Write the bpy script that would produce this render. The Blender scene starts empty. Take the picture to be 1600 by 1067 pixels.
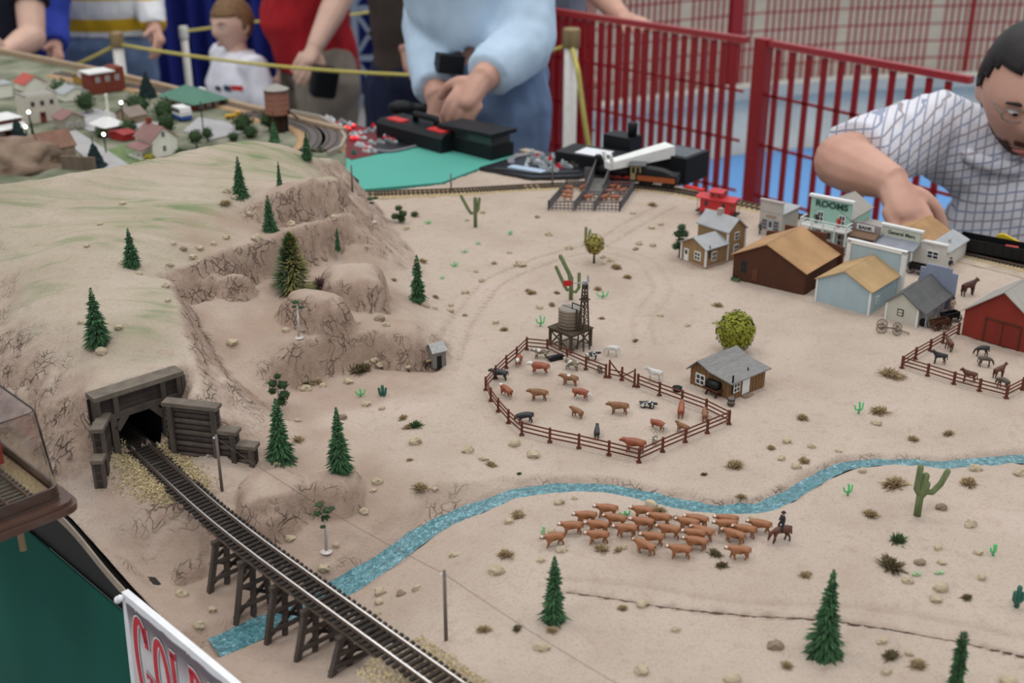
import bpy, bmesh, math, random
import numpy as np
from mathutils import Vector, Matrix, Euler, noise as mnoise
R = random.Random(7)
sc = bpy.context.scene
COL = sc.collection
PI = math.pi
# ------------------------------------------------------------------ camera, light, exposure
TH = math.radians(23.5); FPX = 1900.0; PCX, PCY = 800.0, 533.5
CZ = 1.65; TZ = 1.05                      # eye height, table-top height
cam_d = bpy.data.cameras.new('camera'); cam = bpy.data.objects.new('camera', cam_d); COL.objects.link(cam)
cam.location = (0, 0, CZ); cam.rotation_euler = (PI/2 - TH, 0, 0)
cam_d.sensor_width = 36.0; cam_d.lens = FPX/1600.0*36.0; cam_d.clip_start = 0.02; cam_d.clip_end = 60
cam_d.dof.use_dof = True; cam_d.dof.focus_distance = 1.27; cam_d.dof.aperture_fstop = 6.6
sc.camera = cam
w = bpy.data.worlds.new('hall'); sc.world = w; w.use_nodes = True
w.node_tree.nodes['Background'].inputs[0].default_value = (0.90, 0.95, 1.0, 1)
w.node_tree.nodes['Background'].inputs[1].default_value = 0.40
def hall_lamp(x, y, z, sx, sy, e, col=(1, .97, .93)):
    d = bpy.data.lights.new('hall_lamp', 'AREA'); d.shape = 'RECTANGLE'; d.size = sx; d.size_y = sy; d.energy = e; d.color = col
    o = bpy.data.objects.new('hall_lamp', d); o.location = (x, y, z); COL.objects.link(o)
for lx, ly, le in ((-3.0, -1.5, 44), (0.5, -1.5, 38), (-3.0, 2.5, 44), (1.0, 3.0, 38), (3.5, 1.0, 24), (-1, 7, 40), (4, 7, 40)):
    hall_lamp(lx, ly, 6.5, 1.6, 1.6, le)
sc.view_settings.view_transform = 'Standard'; sc.view_settings.look = 'None'
sc.view_settings.gamma = 1; sc.view_settings.use_curve_mapping = False
sc.view_settings.exposure = 0.68
# ------------------------------------------------------------------ picture <-> place helpers
_S, _C = math.sin(TH), math.cos(TH)
def ray(px, py):
    u = (px-PCX)/FPX; v = (py-PCY)/FPX
    return Vector((u, _C - v*_S, -(_S + v*_C)))
def at(px, py, h=0.0):                     # point where the sight line meets height h over the table
    d = ray(px, py); t = (TZ+h-CZ)/d.z
    return Vector((d.x*t, d.y*t, TZ+h))
def atY(px, py, Y):
    d = ray(px, py); t = Y/d.y
    return Vector((d.x*t, Y, CZ+d.z*t))
def P(px, py, z):                          # point at distance z along the view axis
    return Vector((0, 0, CZ)) + ray(px, py)*z
# ------------------------------------------------------------------ materials
MATS = {}
def mat(name, col, rough=.7, var=.12, scale=60., bump=0., bscale=None, metal=0., spec=.3, emit=0., stretch=(1, 1, 1), col2=None):
    if name in MATS: return MATS[name]
    m = bpy.data.materials.new(name); m.use_nodes = True; nt = m.node_tree; b = nt.nodes['Principled BSDF']
    b.inputs['Roughness'].default_value = rough; b.inputs['Metallic'].default_value = metal
    b.inputs['Specular IOR Level'].default_value = spec
    tc = nt.nodes.new('ShaderNodeTexCoord'); mp = nt.nodes.new('ShaderNodeMapping'); mp.inputs['Scale'].default_value = stretch
    nt.links.new(tc.outputs['Object'], mp.inputs[0])
    n = nt.nodes.new('ShaderNodeTexNoise'); n.inputs['Scale'].default_value = scale; n.inputs['Detail'].default_value = 4
    nt.links.new(mp.outputs[0], n.inputs['Vector'])
    cr = nt.nodes.new('ShaderNodeValToRGB')
    c2 = col2 or tuple(min(1, c*(1+var)) for c in col); c1 = tuple(c*(1-var) for c in col)
    cr.color_ramp.elements[0].position = .3; cr.color_ramp.elements[1].position = .7
    cr.color_ramp.elements[0].color = (*c1, 1); cr.color_ramp.elements[1].color = (*c2, 1)
    nt.links.new(n.outputs['Fac'], cr.inputs[0]); nt.links.new(cr.outputs[0], b.inputs['Base Color'])
    if bump:
        n2 = nt.nodes.new('ShaderNodeTexNoise'); n2.inputs['Scale'].default_value = bscale or scale*3; n2.inputs['Detail'].default_value = 3
        nt.links.new(mp.outputs[0], n2.inputs['Vector'])
        bp = nt.nodes.new('ShaderNodeBump'); bp.inputs['Strength'].default_value = bump; bp.inputs['Distance'].default_value = .002
        nt.links.new(n2.outputs['Fac'], bp.inputs['Height']); nt.links.new(bp.outputs[0], b.inputs['Normal'])
    if emit:
        b.inputs['Emission Color'].default_value = (*col, 1); b.inputs['Emission Strength'].default_value = emit
    MATS[name] = m
    return m
def plain(name, col, rough=.6, **k): return mat(name, col, rough, var=k.pop('var', .06), **k)
# ------------------------------------------------------------------ mesh helpers
class MB:
    def __init__(s): s.v = []; s.f = []; s.mi = []
    def add(s, vs, fs, m=0):
        o = len(s.v); s.v += [tuple(p) for p in vs]; s.f += [tuple(i+o for i in f) for f in fs]; s.mi += [m]*len(fs); return s
    def box(s, x0, x1, y0, y1, z0, z1, m=0, M=None):
        vs = [Vector(p) for p in ((x0,y0,z0),(x1,y0,z0),(x1,y1,z0),(x0,y1,z0),(x0,y0,z1),(x1,y0,z1),(x1,y1,z1),(x0,y1,z1))]
        if M: vs = [M @ p for p in vs]
        return s.add(vs, [(0,3,2,1),(4,5,6,7),(0,1,5,4),(1,2,6,5),(2,3,7,6),(3,0,4,7)], m)
    def bar(s, a, b, w, h=None, m=0, up=(0,0,1)):          # box beam from a to b
        a, b = Vector(a), Vector(b); h = h or w; d = b-a; L = d.length
        if L < 1e-9: return s
        d.normalize(); up = Vector(up)
        if abs(d.dot(up)) > .98: up = Vector((1,0,0)) if abs(d.x) < .9 else Vector((0,1,0))
        x = d.cross(up).normalized(); y = x.cross(d)
        vs = []
        for q in (a, b):
            for sx, sy in ((-1,-1),(1,-1),(1,1),(-1,1)): vs.append(q + x*sx*w/2 + y*sy*h/2)
        return s.add(vs, [(0,1,2,3),(7,6,5,4),(0,4,5,1),(1,5,6,2),(2,6,7,3),(3,7,4,0)], m)
    def tube(s, pts, r, n=8, m=0, cap=True):
        pts = [Vector(p) for p in pts]; k = len(pts); rs = r if isinstance(r, (list, tuple)) else [r]*k
        vs = []; px = None
        for i, p in enumerate(pts):
            d = (pts[min(i+1,k-1)]-pts[max(i-1,0)])
            d = d.normalized() if d.length > 1e-9 else Vector((0,0,1))
            if px is None:
                u = Vector((0,0,1)) if abs(d.z) < .9 else Vector((1,0,0))
                px = d.cross(u).normalized()
            else:
                px = (px - d*px.dot(d)); px = px.normalized() if px.length > 1e-6 else d.orthogonal().normalized()
            py = d.cross(px)
            for j in range(n):
                a = 2*PI*j/n; vs.append(p + px*math.cos(a)*rs[i] + py*math.sin(a)*rs[i])
        fs = [(i*n+j, i*n+(j+1)%n, (i+1)*n+(j+1)%n, (i+1)*n+j) for i in range(k-1) for j in range(n)]
        if cap: fs += [tuple(range(n))[::-1], tuple((k-1)*n+j for j in range(n))]
        return s.add(vs, fs, m)
    def lathe(s, prof, n=16, c=(0,0,0), m=0):               # prof: (r,z) list
        c = Vector(c); vs = []
        for r, z in prof:
            for j in range(n): a = 2*PI*j/n; vs.append(c+Vector((r*math.cos(a), r*math.sin(a), z)))
        k = len(prof)
        fs = [(i*n+j, i*n+(j+1)%n, (i+1)*n+(j+1)%n, (i+1)*n+j) for i in range(k-1) for j in range(n)]
        fs += [tuple(range(n))[::-1], tuple((k-1)*n+j for j in range(n))]
        return s.add(vs, fs, m)
    def prism(s, poly, d0, d1, axis='y', m=0, M=None):      # poly of 2-D points extruded along axis
        n = len(poly)
        def mk(p, d):
            v = Vector((p[0], d, p[1])) if axis == 'y' else Vector((d, p[0], p[1])) if axis == 'x' else Vector((p[0], p[1], d))
            return M @ v if M else v
        vs = [mk(p, d0) for p in poly]+[mk(p, d1) for p in poly]
        return s.add(vs, [tuple(range(n))[::-1], tuple(range(n, 2*n))]+[(i,(i+1)%n,n+(i+1)%n,n+i) for i in range(n)], m)
    def ball(s, c, r, n=8, k=6, m=0, jit=0., rng=None):
        c = Vector(c); r = r if isinstance(r, (list, tuple)) else (r, r, r); vs = []; rng = rng or R
        for i in range(1, k):
            t = PI*i/k
            for j in range(n):
                a = 2*PI*j/n; q = 1+jit*(rng.random()*2-1)
                vs.append(c+Vector((r[0]*math.sin(t)*math.cos(a)*q, r[1]*math.sin(t)*math.sin(a)*q, r[2]*math.cos(t)*q)))
        vs += [c+Vector((0,0,r[2])), c-Vector((0,0,r[2]))]; T = len(vs)-2
        fs = [(i*n+j, (i+1)*n+j, (i+1)*n+(j+1)%n, i*n+(j+1)%n) for i in range(k-2) for j in range(n)]
        fs += [(T, j, (j+1)%n) for j in range(n)] + [(T+1, (k-2)*n+(j+1)%n, (k-2)*n+j) for j in range(n)]
        return s.add(vs, fs, m)
    def tri(s, a, b, c, m=0): return s.add([a, b, c], [(0,1,2)], m)
    def mesh(s, name, mats, smooth=False):
        me = bpy.data.meshes.new(name); me.from_pydata(s.v, [], s.f)
        mats = mats if isinstance(mats, (list, tuple)) else [mats]
        for q in mats: me.materials.append(q)
        if len(mats) > 1: me.polygons.foreach_set('material_index', s.mi)
        if smooth: me.polygons.foreach_set('use_smooth', [True]*len(s.f))
        bm = bmesh.new(); bm.from_mesh(me); bmesh.ops.recalc_face_normals(bm, faces=bm.faces); bm.to_mesh(me); bm.free()
        me.update(); return me
    def build(s, name, mats, parent=None, smooth=False): return link(name, s.mesh(name, mats, smooth), parent)
def link(name, me, parent=None, loc=None, rz=None):
    o = bpy.data.objects.new(name, me); COL.objects.link(o)
    if parent: o.parent = parent
    if loc is not None: o.location = loc
    if rz is not None: o.rotation_euler = (0, 0, rz)
    return o
def tag(o, label=None, cat=None, group=None, kind=None):
    if label: o['label'] = label
    if cat: o['category'] = cat
    if group: o['group'] = group
    if kind: o['kind'] = kind
    return o
def thing(name, label, cat, loc=(0,0,0), rz=0, group=None):
    o = bpy.data.objects.new(name, None); COL.objects.link(o); o.empty_display_size = .01
    o.location = loc; o.rotation_euler = (0, 0, rz)
    return tag(o, label, cat, group)
def struct(o): o['kind'] = 'structure'; return o
def dup(root, loc, rz=None, scale=None, label=None, group=None):
    r = root.copy(); COL.objects.link(r); r.location = loc
    if rz is not None: r.rotation_euler = (0, 0, rz)
    if scale is not None: r.scale = scale if isinstance(scale, tuple) else (scale,)*3
    if label: r['label'] = label
    if group: r['group'] = group
    for ch in list(root.children):
        c = ch.copy(); COL.objects.link(c); c.parent = r
        for g in list(ch.children):
            d = g.copy(); COL.objects.link(d); d.parent = c
    return r
def text_mesh(body, size, depth=.0003, sx=1.0, off=0.0):
    cu = bpy.data.curves.new('t', 'FONT'); cu.body = body; cu.size = size; cu.extrude = depth; cu.align_x = 'CENTER'; cu.align_y = 'CENTER'; cu.offset = off
    cu.resolution_u = 4
    o = bpy.data.objects.new('t', cu); COL.objects.link(o); dg = bpy.context.evaluated_depsgraph_get()
    me = bpy.data.meshes.new_from_object(o.evaluated_get(dg)); bpy.data.objects.remove(o); bpy.data.curves.remove(cu)
    if sx != 1.0: me.transform(Matrix.Diagonal((sx, 1, 1, 1)))
    return me
# ------------------------------------------------------------------ the sand landscape (height field)
GX0, GX1, GY0, GY1, GS = -0.96, 1.20, 0.46, 2.36, 0.006
nx = int(round((GX1-GX0)/GS))+1; ny = int(round((GY1-GY0)/GS))+1
gx = GX0+GS*np.arange(nx); gy = GY0+GS*np.arange(ny); GXX, GYY = np.meshgrid(gx, gy)     # [iy, ix]
Hf = np.zeros((ny, nx)); Fx = np.zeros((ny, nx), bool)
SOFT = np.zeros((ny, nx), bool)
def setpt(x, y, h, soft=False):
    i = int(round((y-GY0)/GS)); j = int(round((x-GX0)/GS))
    if 0 <= i < ny and 0 <= j < nx: Hf[i, j] = h; SOFT[i, j] = soft and not (Fx[i, j] and not SOFT[i, j]); Fx[i, j] = True
def setline(pts):
    for (a, b) in zip(pts[:-1], pts[1:]):
        n = max(2, int(math.hypot(b[0]-a[0], b[1]-a[1])/GS*1.5))
        for k in range(n+1):
            t = k/n; setpt(a[0]+(b[0]-a[0])*t, a[1]+(b[1]-a[1])*t, a[2]+(b[2]-a[2])*t)
def W(px, py, h): p = at(px, py, h); return (p.x, p.y, h)
def inpoly(poly):
    ins = np.zeros_like(Fx); n = len(poly)
    for k in range(n):
        x1, y1 = poly[k][:2]; x2, y2 = poly[(k+1) % n][:2]
        c = ((y1 > GYY) != (y2 > GYY)) & (GXX < (x2-x1)*(GYY-y1)/((y2-y1) if y2 != y1 else 1e-9)+x1)
        ins ^= c
    return ins
for poly in ([(580,310),(640,390),(705,480),(722,540),(692,577),(600,597),(520,640),(570,690),(650,745),(720,780),(830,748),(950,750),(1100,782),(1200,778),(1330,708),(1750,690),(1750,230),(1000,230),(562,290)],
             [(660,1100),(720,1010),(690,940),(740,880),(820,815),(900,800),(1000,810),(1100,816),(1200,810),(1340,740),(1750,730),(1750,1250),(700,1250)]):
    q = inpoly([at(*p) for p in poly]); Hf[q] = 0.; Fx |= q
TRA = W(225, 690, .018); TRB = W(712, 1067, .012)                    # the trestle track's axis
tdir = Vector((TRB[0]-TRA[0], TRB[1]-TRA[1], 0)).normalized(); tnor = Vector((-tdir.y, tdir.x, 0))   # tnor points away from the viewer's left
def tr(s, o=0., h=.016): return Vector((TRA[0], TRA[1], 0))+tdir*s+tnor*o+Vector((0, 0, TZ+h))
# crest and the far slope behind it
crest = [W(*p) for p in ((-120,296,.17),(0,285,.17),(130,268,.17),(200,255,.165),(260,240,.16),(330,222,.16),(400,215,.155),(440,222,.148),(480,242,.132),(530,250,.10),(541,262,.08))]
setline(crest)
setline([(x-.005, y+.07, h*.72) for x, y, h in crest[:-1]]); setline([(x-.01, y+.17, max(0, h*.25)) for x, y, h in crest[:-1]]); setline([(x-.02, y+.26, -.01) for x, y, h in crest[:-2]])
for p in ((207,415,.145),(154,538,.105),(60,360,.166),(0,450,.146),(-60,500,.13),(120,450,.137),(100,560,.092),(-60,600,.085),(0,570,.095),(60,620,.066),(100,665,.045),(0,640,.058),(0,690,.02),
          (300,330,.158),(330,300,.152),(250,330,.163),(230,490,.125),(260,510,.115),(215,572,.088),(180,585,.088),(120,600,.075),(340,330,.14),(375,305,.148),(437,288,.14),(470,262,.134)): setpt(*W(*p), True)
setline([W(*p) for p in ((266,428,.121),(278,470,.114),(292,520,.098),(306,560,.087),(309,598,.074),(284,622,.068))])
setline([W(*p) for p in ((302,482,.070),(318,520,.055),(345,565,.036),(380,605,.022),(430,640,.008),(470,662,.002))])
def cliff(base, tops, setb):
    b = [W(*p) for p in base]; t = []
    for (x, y, h), (px, py) in zip(b, tops):
        q = atY(px, py, y+setb); t.append((q.x, q.y, q.z-TZ))
    setline(b); setline(t); setline([(x, y+.022, h+.002) for x, y, h in t]); return t
cl1 = cliff([(292,472,.074),(340,459,.074),(390,440,.074),(430,430,.072),(470,419,.069),(545,388,.058)], [(276,428),(325,404),(385,386),(425,375),(465,358),(543,341)], .010)
cl2 = cliff([(398,348,.117),(440,352,.113),(490,341,.111),(540,323,.102)], [(402,312),(440,293),(488,285),(530,290)], .018)
cl3 = cliff([(432,612,.004),(500,592,0),(560,577,0),(592,569,0),(640,574,0),(682,572,0)], [(440,548),(500,530),(560,522),(592,516),(640,522),(672,533)], .012)
for p in ((560,360,.055),(600,420,.024),(655,485,.008),(560,450,.048),(600,500,.036),(650,520,.022),(620,460,.03),(575,340,.03),(400,540,.05),(365,535,.052),(480,517,.048),(560,503,.049),(440,470,.064),(400,470,.066),(340,490,.068),(545,430,.052),(553,318,.055)): setpt(*W(*p), True)
# ground round the track and the ravine
for s in np.arange(-.005, .105, .004):
    for o in np.arange(-.030, .031, .004): p = tr(s, o); setpt(p.x, p.y, .013)
for s in np.arange(-.30, -.006, .004):                                   # hill over the tunnel, behind the portal
    for o in (-.05, 0., .05):
        p = tr(s, o)
        if s > -.03: setpt(p.x, p.y, .086)
setline([(tr(-.007, o).x, tr(-.007, o).y, .080) for o in (-.046, .046)])
wl0, wl1 = W(266, 706, .013), W(400, 726, .010)
wd = Vector((wl1[0]-wl0[0], wl1[1]-wl0[1], 0)); wn = Vector((-wd.y, wd.x, 0)).normalized()
if wn.y < 0: wn = -wn
setline([wl0, wl1])
setline([(wl0[0]+wd.x*t+wn.x*.012, wl0[1]+wd.y*t+wn.y*.012, h) for t, h in ((0,.07),(.35,.058),(.66,.046),(.7,.03),(1.,.012))])
for p in ((330,610,.05),(375,680,.028),(430,718,.006),(440,745,.008)): setpt(*W(*p), True)
for p in ((200,765,.012),(175,800,.003),(262,800,.008),(292,818,.006),(318,838,.0),(150,760,.008),(140,700,.03),(130,745,.002),(115,790,-.012),(420,775,.012),(380,772,.014),(452,760,.010),
          (590,800,-.008),(0,700,.012),(540,740,.004),(540,690,.004),(620,760,-.002)): setpt(*W(*p), True)
setline([(x, .572-x, h) for x, h in ((-.95,.03),(-.62,.012),(-.50,.002),(-.41,-.004),(-.36,-.020),(-.33,-.032))])
setline([W(*p) for p in ((180,852,-.022),(215,888,-.035),(250,920,-.044),(326,895,-.042),(340,870,-.036))])
setline([W(*p) for p in ((410,850,-.030),(462,824,-.020),(492,792,-.010))])
for p in ((300,945,-.047),(330,975,-.049),(280,965,-.046),(350,1045,-.045),(420,1062,-.041),(365,960,-.048),(395,945,-.048),(420,1002,-.050),(445,985,-.050),(470,1035,-.045),(497,1015,-.044),(525,1066,-.030),(560,1030,-.026),
          (500,850,-.026),(560,862,-.032),(470,900,-.044),(600,1045,-.010),(620,990,-.010),(640,930,-.012),(700,870,-.010),(500,1110,-.03),(600,1110,-.004),(560,960,-.036),(620,1065,.004),(680,1120,.008),(380,905,-.045),(430,880,-.040)): setpt(*W(*p), True)
creek = [(2300,668,-.004,.012),(2000,692,-.004,.012),(1800,706,-.004,.012),(1660,714,-.004,.012),(1600,717,-.004,.012),(1555,720,-.004,.012),(1475,727,-.004,.010),(1425,723,-.004,.010),(1375,722,-.004,.009),(1325,726,-.004,.010),(1287,742,-.004,.011),(1250,765,-.004,.012),(1212,785,-.004,.013),
         (1190,794,-.004,.013),(1125,796,-.004,.012),(1065,789,-.0045,.013),(1019,777,-.005,.013),(962,766,-.0055,.013),(909,761,-.006,.013),(856,764,-.007,.013),(800,773,-.009,.013),(753,790,-.013,.014),(675,823,-.024,.016),(612,868,-.036,.018),(550,909,-.044,.020),(480,945,-.048,.020),(418,975,-.051,.021),(362,1000,-.0525,.022),(334,1011,-.053,.022)]
crk = []
for (a, b) in zip(creek[:-1], creek[1:]):
    A, B = W(*a[:3]), W(*b[:3])
    for k in range(8):
        t = k/8; crk.append((A[0]+(B[0]-A[0])*t, A[1]+(B[1]-A[1])*t, A[2]+(B[2]-A[2])*t, a[3]+(b[3]-a[3])*t))
B = W(*creek[-1][:3]); crk.append((*B, creek[-1][3]))
for _ in range(4): crk = [crk[0]]+[tuple((crk[i-1][k]+2*crk[i][k]+crk[i+1][k])/4 for k in range(4)) for i in range(1, len(crk)-1)]+[crk[-1]]
crk = np.array(crk)
for x, y, h, wd_ in crk:
    if h < -.012: setpt(x, y, h)
# relax (coarse to fine)
def relax(H, Fm, it):
    for _ in range(it):
        Pd = np.pad(H, 1, mode='edge'); A = (Pd[:-2,1:-1]+Pd[2:,1:-1]+Pd[1:-1,:-2]+Pd[1:-1,2:])*.25
        H = np.where(Fm, H, A)
    return H
def coarse(H, Fm, f):
    h, w_ = H.shape; h2, w2 = -(-h//f), -(-w_//f); s = np.zeros((h2, w2)); n = np.zeros((h2, w2))
    I, J = np.nonzero(Fm); np.add.at(s, (I//f, J//f), H[I, J]); np.add.at(n, (I//f, J//f), 1)
    return np.where(n > 0, s/np.maximum(n, 1), 0), n > 0
guess = None
for f in (16, 8, 4, 2, 1):
    Hc, Fc = coarse(Hf, Fx, f) if f > 1 else (Hf, Fx)
    if guess is not None:
        I = np.minimum(np.arange(Hc.shape[0])//2, guess.shape[0]-1); J = np.minimum(np.arange(Hc.shape[1])//2, guess.shape[1]-1)
        Hc = np.where(Fc, Hc, guess[np.ix_(I, J)])
    guess = relax(Hc, Fc, 700 if f > 2 else 250)
H0 = relax(guess, Fx & ~SOFT, 70)
for _ in range(2):
    Pd = np.pad(H0, 1, mode='edge'); A = (Pd[:-2,1:-1]+Pd[2:,1:-1]+Pd[1:-1,:-2]+Pd[1:-1,2:])*.25
    H0 = H0*.5+A*.5
# fine grid
GF = 0.004
fx = np.arange(GX0, GX1-.006, GF); fy = np.arange(GY0, GY1-.006, GF); FXX, FYY = np.meshgrid(fx, fy)
def bil(H, X, Y):
    u = np.clip((X-GX0)/GS, 0, nx-1.001); v = np.clip((Y-GY0)/GS, 0, ny-1.001); j = u.astype(int); i = v.astype(int); a = u-j; b = v-i
    return H[i,j]*(1-a)*(1-b)+H[i,j+1]*a*(1-b)+H[i+1,j]*(1-a)*b+H[i+1,j+1]*a*b
Hh = bil(H0, FXX, FYY)
def vnoise(scale, seed, X=None, Y=None):
    X = FXX if X is None else X; Y = FYY if Y is None else Y
    rng = np.random.RandomState(seed); T = rng.rand(256, 256); u = X*scale+1000; v = Y*scale+1000
    i = np.floor(v).astype(int); j = np.floor(u).astype(int); a = u-j; b = v-i; a = a*a*(3-2*a); b = b*b*(3-2*b); q = lambda I, J: T[I % 256, J % 256]
    return (q(i,j)*(1-a)*(1-b)+q(i,j+1)*a*(1-b)+q(i+1,j)*(1-a)*b+q(i+1,j+1)*a*b)*2-1
# boulders and blocks standing out of the slopes: base point, half sizes, height, squareness, turn
def bump(px, py, h, rx, ry, ht, p=4, rot=0, top=0.):
    c = at(px, py, h); cx, cy = c.x, c.y+ry
    dx, dy = FXX-cx, FYY-cy; ca, sa = math.cos(rot), math.sin(rot); u = (dx*ca+dy*sa)/rx; v = (-dx*sa+dy*ca)/ry
    u = u+.12*vnoise(40, 3); v = v+.12*vnoise(40, 4)
    r = (np.abs(u)**p+np.abs(v)**p); g = h+ht*np.clip(1-r, 0, 1)**.45+top*u
    global Hh
    Hh = np.where(r < 1, np.maximum(Hh, g), Hh)
bump(488, 522, .047, .043, .030, .040, 2.6)
bump(350, 462, .074, .036, .012, .026, 2.4, .3)
bump(545, 478, .048, .042, .040, .032, 4, .15)
bump(622, 573, .0, .036, .030, .040, 3, -.1)
bump(418, 848, -.028, .040, .040, .044, 3.2, .6)
bump(515, 792, -.004, .030, .028, .020, 2.4, .4)
bump(500, 322, .108, .035, .02, .034, 3, .5)
groove = np.full(Hh.shape, 9.)
for ln in ([(288,475,.074),(340,460,.074),(400,438,.074)], [(285,909,-.043),(326,896,-.042)], [(408,849,-.030),(462,824,-.020),(492,792,-.010)], [(592,571,0),(640,576,0),(684,574,0)], [(440,353,.113),(490,342,.111),(540,325,.102)], [(545,389,.058),(500,405,.064)]):
    for a, c in zip(ln[:-1], ln[1:]):
        A, B = W(*a), W(*c)
        for k in range(24): t = k/24; groove = np.minimum(groove, np.hypot(FXX-A[0]-(B[0]-A[0])*t, FYY-A[1]-(B[1]-A[1])*t))
Hh = Hh-.0095*np.exp(-(groove/.0042)**2)
slope0 = np.hypot(*np.gradient(Hh, GF))
rk = np.clip((slope0-.45)/.8, 0, 1)
for _ in range(3):
    Pd = np.pad(rk, 1, mode='edge'); rk = np.maximum(rk*.6, (Pd[:-2,1:-1]+Pd[2:,1:-1]+Pd[1:-1,:-2]+Pd[1:-1,2:])*.25)
rough_ = 1-np.abs(vnoise(55, 11)); rough2 = 1-np.abs(vnoise(130, 12))
Hh = Hh + rk*((rough_**3)*-.006+(rough2**3)*-.003+vnoise(28, 13)*.005+.003)
hill = np.clip(Hh/.08, 0, 1)
Hh = Hh+hill*vnoise(16, 21)*.003+vnoise(9, 22)*.0014+vnoise(60, 23)*.0007+vnoise(140, 24)*.0004
# creek bed
dmin = np.full(Hh.shape, 9.); hcr = np.zeros(Hh.shape); wcr = np.zeros(Hh.shape)
for x, y, h, wd_ in crk:
    d = np.hypot(FXX-x, FYY-y); m_ = d < dmin; dmin = np.where(m_, d, dmin); hcr = np.where(m_, h, hcr); wcr = np.where(m_, wd_, wcr)
dw = dmin+vnoise(70, 31)*.0022
lim = hcr-.004+np.clip(dw-wcr*.45, 0, 1)*.75
Hh = np.where(dmin < .05, np.minimum(Hh, lim), Hh)
bank = np.exp(-((dmin-wcr*.5-.006)/.006)**2)*.0022*(hcr > -.02); Hh = Hh+bank*(.4+.6*np.abs(vnoise(80, 32)))
# wagon ruts
tintR = np.zeros(Hh.shape)
def rut(pts, off, wd_=.0035, dep=.0016, berm=.0010, dark=.5):
    global Hh, tintR
    q = [at(*p) for p in pts]; L = []
    for i in range(len(q)-1):
        for k in range(12): L.append(q[i].lerp(q[i+1], k/12))
    for _ in range(8): L = [L[0]]+[(L[i-1]+L[i]*2+L[i+1])/4 for i in range(1, len(L)-1)]+[L[-1]]
    dm = np.full(Hh.shape, 9.)
    for i in range(len(L)-1):
        t = (L[i+1]-L[i]); t.z = 0; t.normalize(); x, y = L[i].x-t.y*off, L[i].y+t.x*off; dm = np.minimum(dm, np.hypot(FXX-x, FYY-y))
    dm = dm+vnoise(90, 41)*.001
    Hh = Hh-dep*np.exp(-(dm/wd_)**2)+berm*np.exp(-((dm-wd_*2)/wd_)**2)*(vnoise(150, 42) > -.3)
    tintR = np.maximum(tintR, dark*np.exp(-(dm/(wd_*.9))**2))
road = [(700,560),(722,500),(770,440),(850,405),(930,385),(1000,345),(1050,318)]
for o in (-.014, .014): rut(road, o)
for o in (-.012, .012): rut([(930,385),(1010,405),(1040,450),(1000,500),(1010,545)], o, dark=.25)
rut([(885,925),(960,935),(1050,950),(1170,962),(1290,968),(1400,985),(1500,1003),(1620,1030)], 0, .0022, .0022, .0008, .9)
rut([(885,905),(1000,915),(1150,940),(1290,945),(1400,955),(1500,975),(1620,1000)], .0, .004, .0012, .0014, .3)
def Hat(x, y):
    u = min(max((x-fx[0])/GF, 0), len(fx)-1.001); v = min(max((y-fy[0])/GF, 0), len(fy)-1.001); j = int(u); i = int(v); a = u-j; b = v-i
    return Hh[i,j]*(1-a)*(1-b)+Hh[i,j+1]*a*(1-b)+Hh[i+1,j]*(1-a)*b+Hh[i+1,j+1]*a*b
def gnd(px, py):                            # where the sight line meets the landscape
    d = ray(px, py); t = .6
    while t < 3.2:
        x, y, z = d.x*t, d.y*t, CZ+d.z*t
        if fx[0] <= x <= fx[-1] and fy[0] <= y <= fy[-1] and z <= TZ+Hat(x, y): break
        t += .004
    else: return at(px, py)
    lo, hi = t-.004, t
    for _ in range(12):
        m_ = (lo+hi)/2
        if CZ+d.z*m_ <= TZ+Hat(d.x*m_, d.y*m_): hi = m_
        else: lo = m_
    return Vector((d.x*hi, d.y*hi, TZ+Hat(d.x*hi, d.y*hi)))
def onsand(x, y): return Vector((x, y, TZ+Hat(x, y)))
# keep-region of the sand top
EDGE0, EDGE1 = .565, 2.335
bline = [at(543,303), at(690,288), at(748,266), at(790,240)]
bx = [-2, -.86, bline[0].x, bline[1].x, bline[2].x, bline[3].x, 3]; by = [1.75, 1.80, bline[0].y, bline[1].y, bline[2].y, bline[3].y, 3]
keep = (FXX+FYY > EDGE0-.009) & (FXX+FYY < EDGE1) & (FYY < np.interp(FXX, bx, by))
# the tunnel mouth is left open
S_ = (FXX-TRA[0])*tdir.x+(FYY-TRA[1])*tdir.y; O_ = (FXX-TRA[0])*tnor.x+(FYY-TRA[1])*tnor.y
# vertical jump faces at the mouth are dropped
mh, mw = Hh.shape
k4 = keep[:-1,:-1]&keep[1:,:-1]&keep[:-1,1:]&keep[1:,1:]
hmx = np.maximum.reduce([Hh[:-1,:-1],Hh[1:,:-1],Hh[:-1,1:],Hh[1:,1:]]); hmn = np.minimum.reduce([Hh[:-1,:-1],Hh[1:,:-1],Hh[:-1,1:],Hh[1:,1:]])
mouth = (np.abs(O_[:-1,:-1]) < .030)&(S_[:-1,:-1] > -.022)&(S_[:-1,:-1] < .012)&(hmx > .024)&(hmn < .072)
k4 &= ~mouth
I, J = np.nonzero(k4); idx = np.arange(mh*mw).reshape(mh, mw)
quads = np.stack([idx[I,J], idx[I,J+1], idx[I+1,J+1], idx[I+1,J]], 1)
used = np.unique(quads); remap = np.full(mh*mw, -1); remap[used] = np.arange(len(used)); quads = remap[quads]
co = np.stack([FXX.ravel(), FYY.ravel(), (Hh+TZ).ravel()], 1)[used]
sd = np.maximum(EDGE0-co[:,0]-co[:,1], 0)/2; co[:,0] += sd; co[:,1] += sd
me = bpy.data.meshes.new('sand_landscape'); nf = len(quads)
me.vertices.add(len(co)); me.vertices.foreach_set('co', co.ravel().astype(np.float32))
me.loops.add(nf*4); me.loops.foreach_set('vertex_index', quads.ravel().astype(np.int32))
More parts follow.
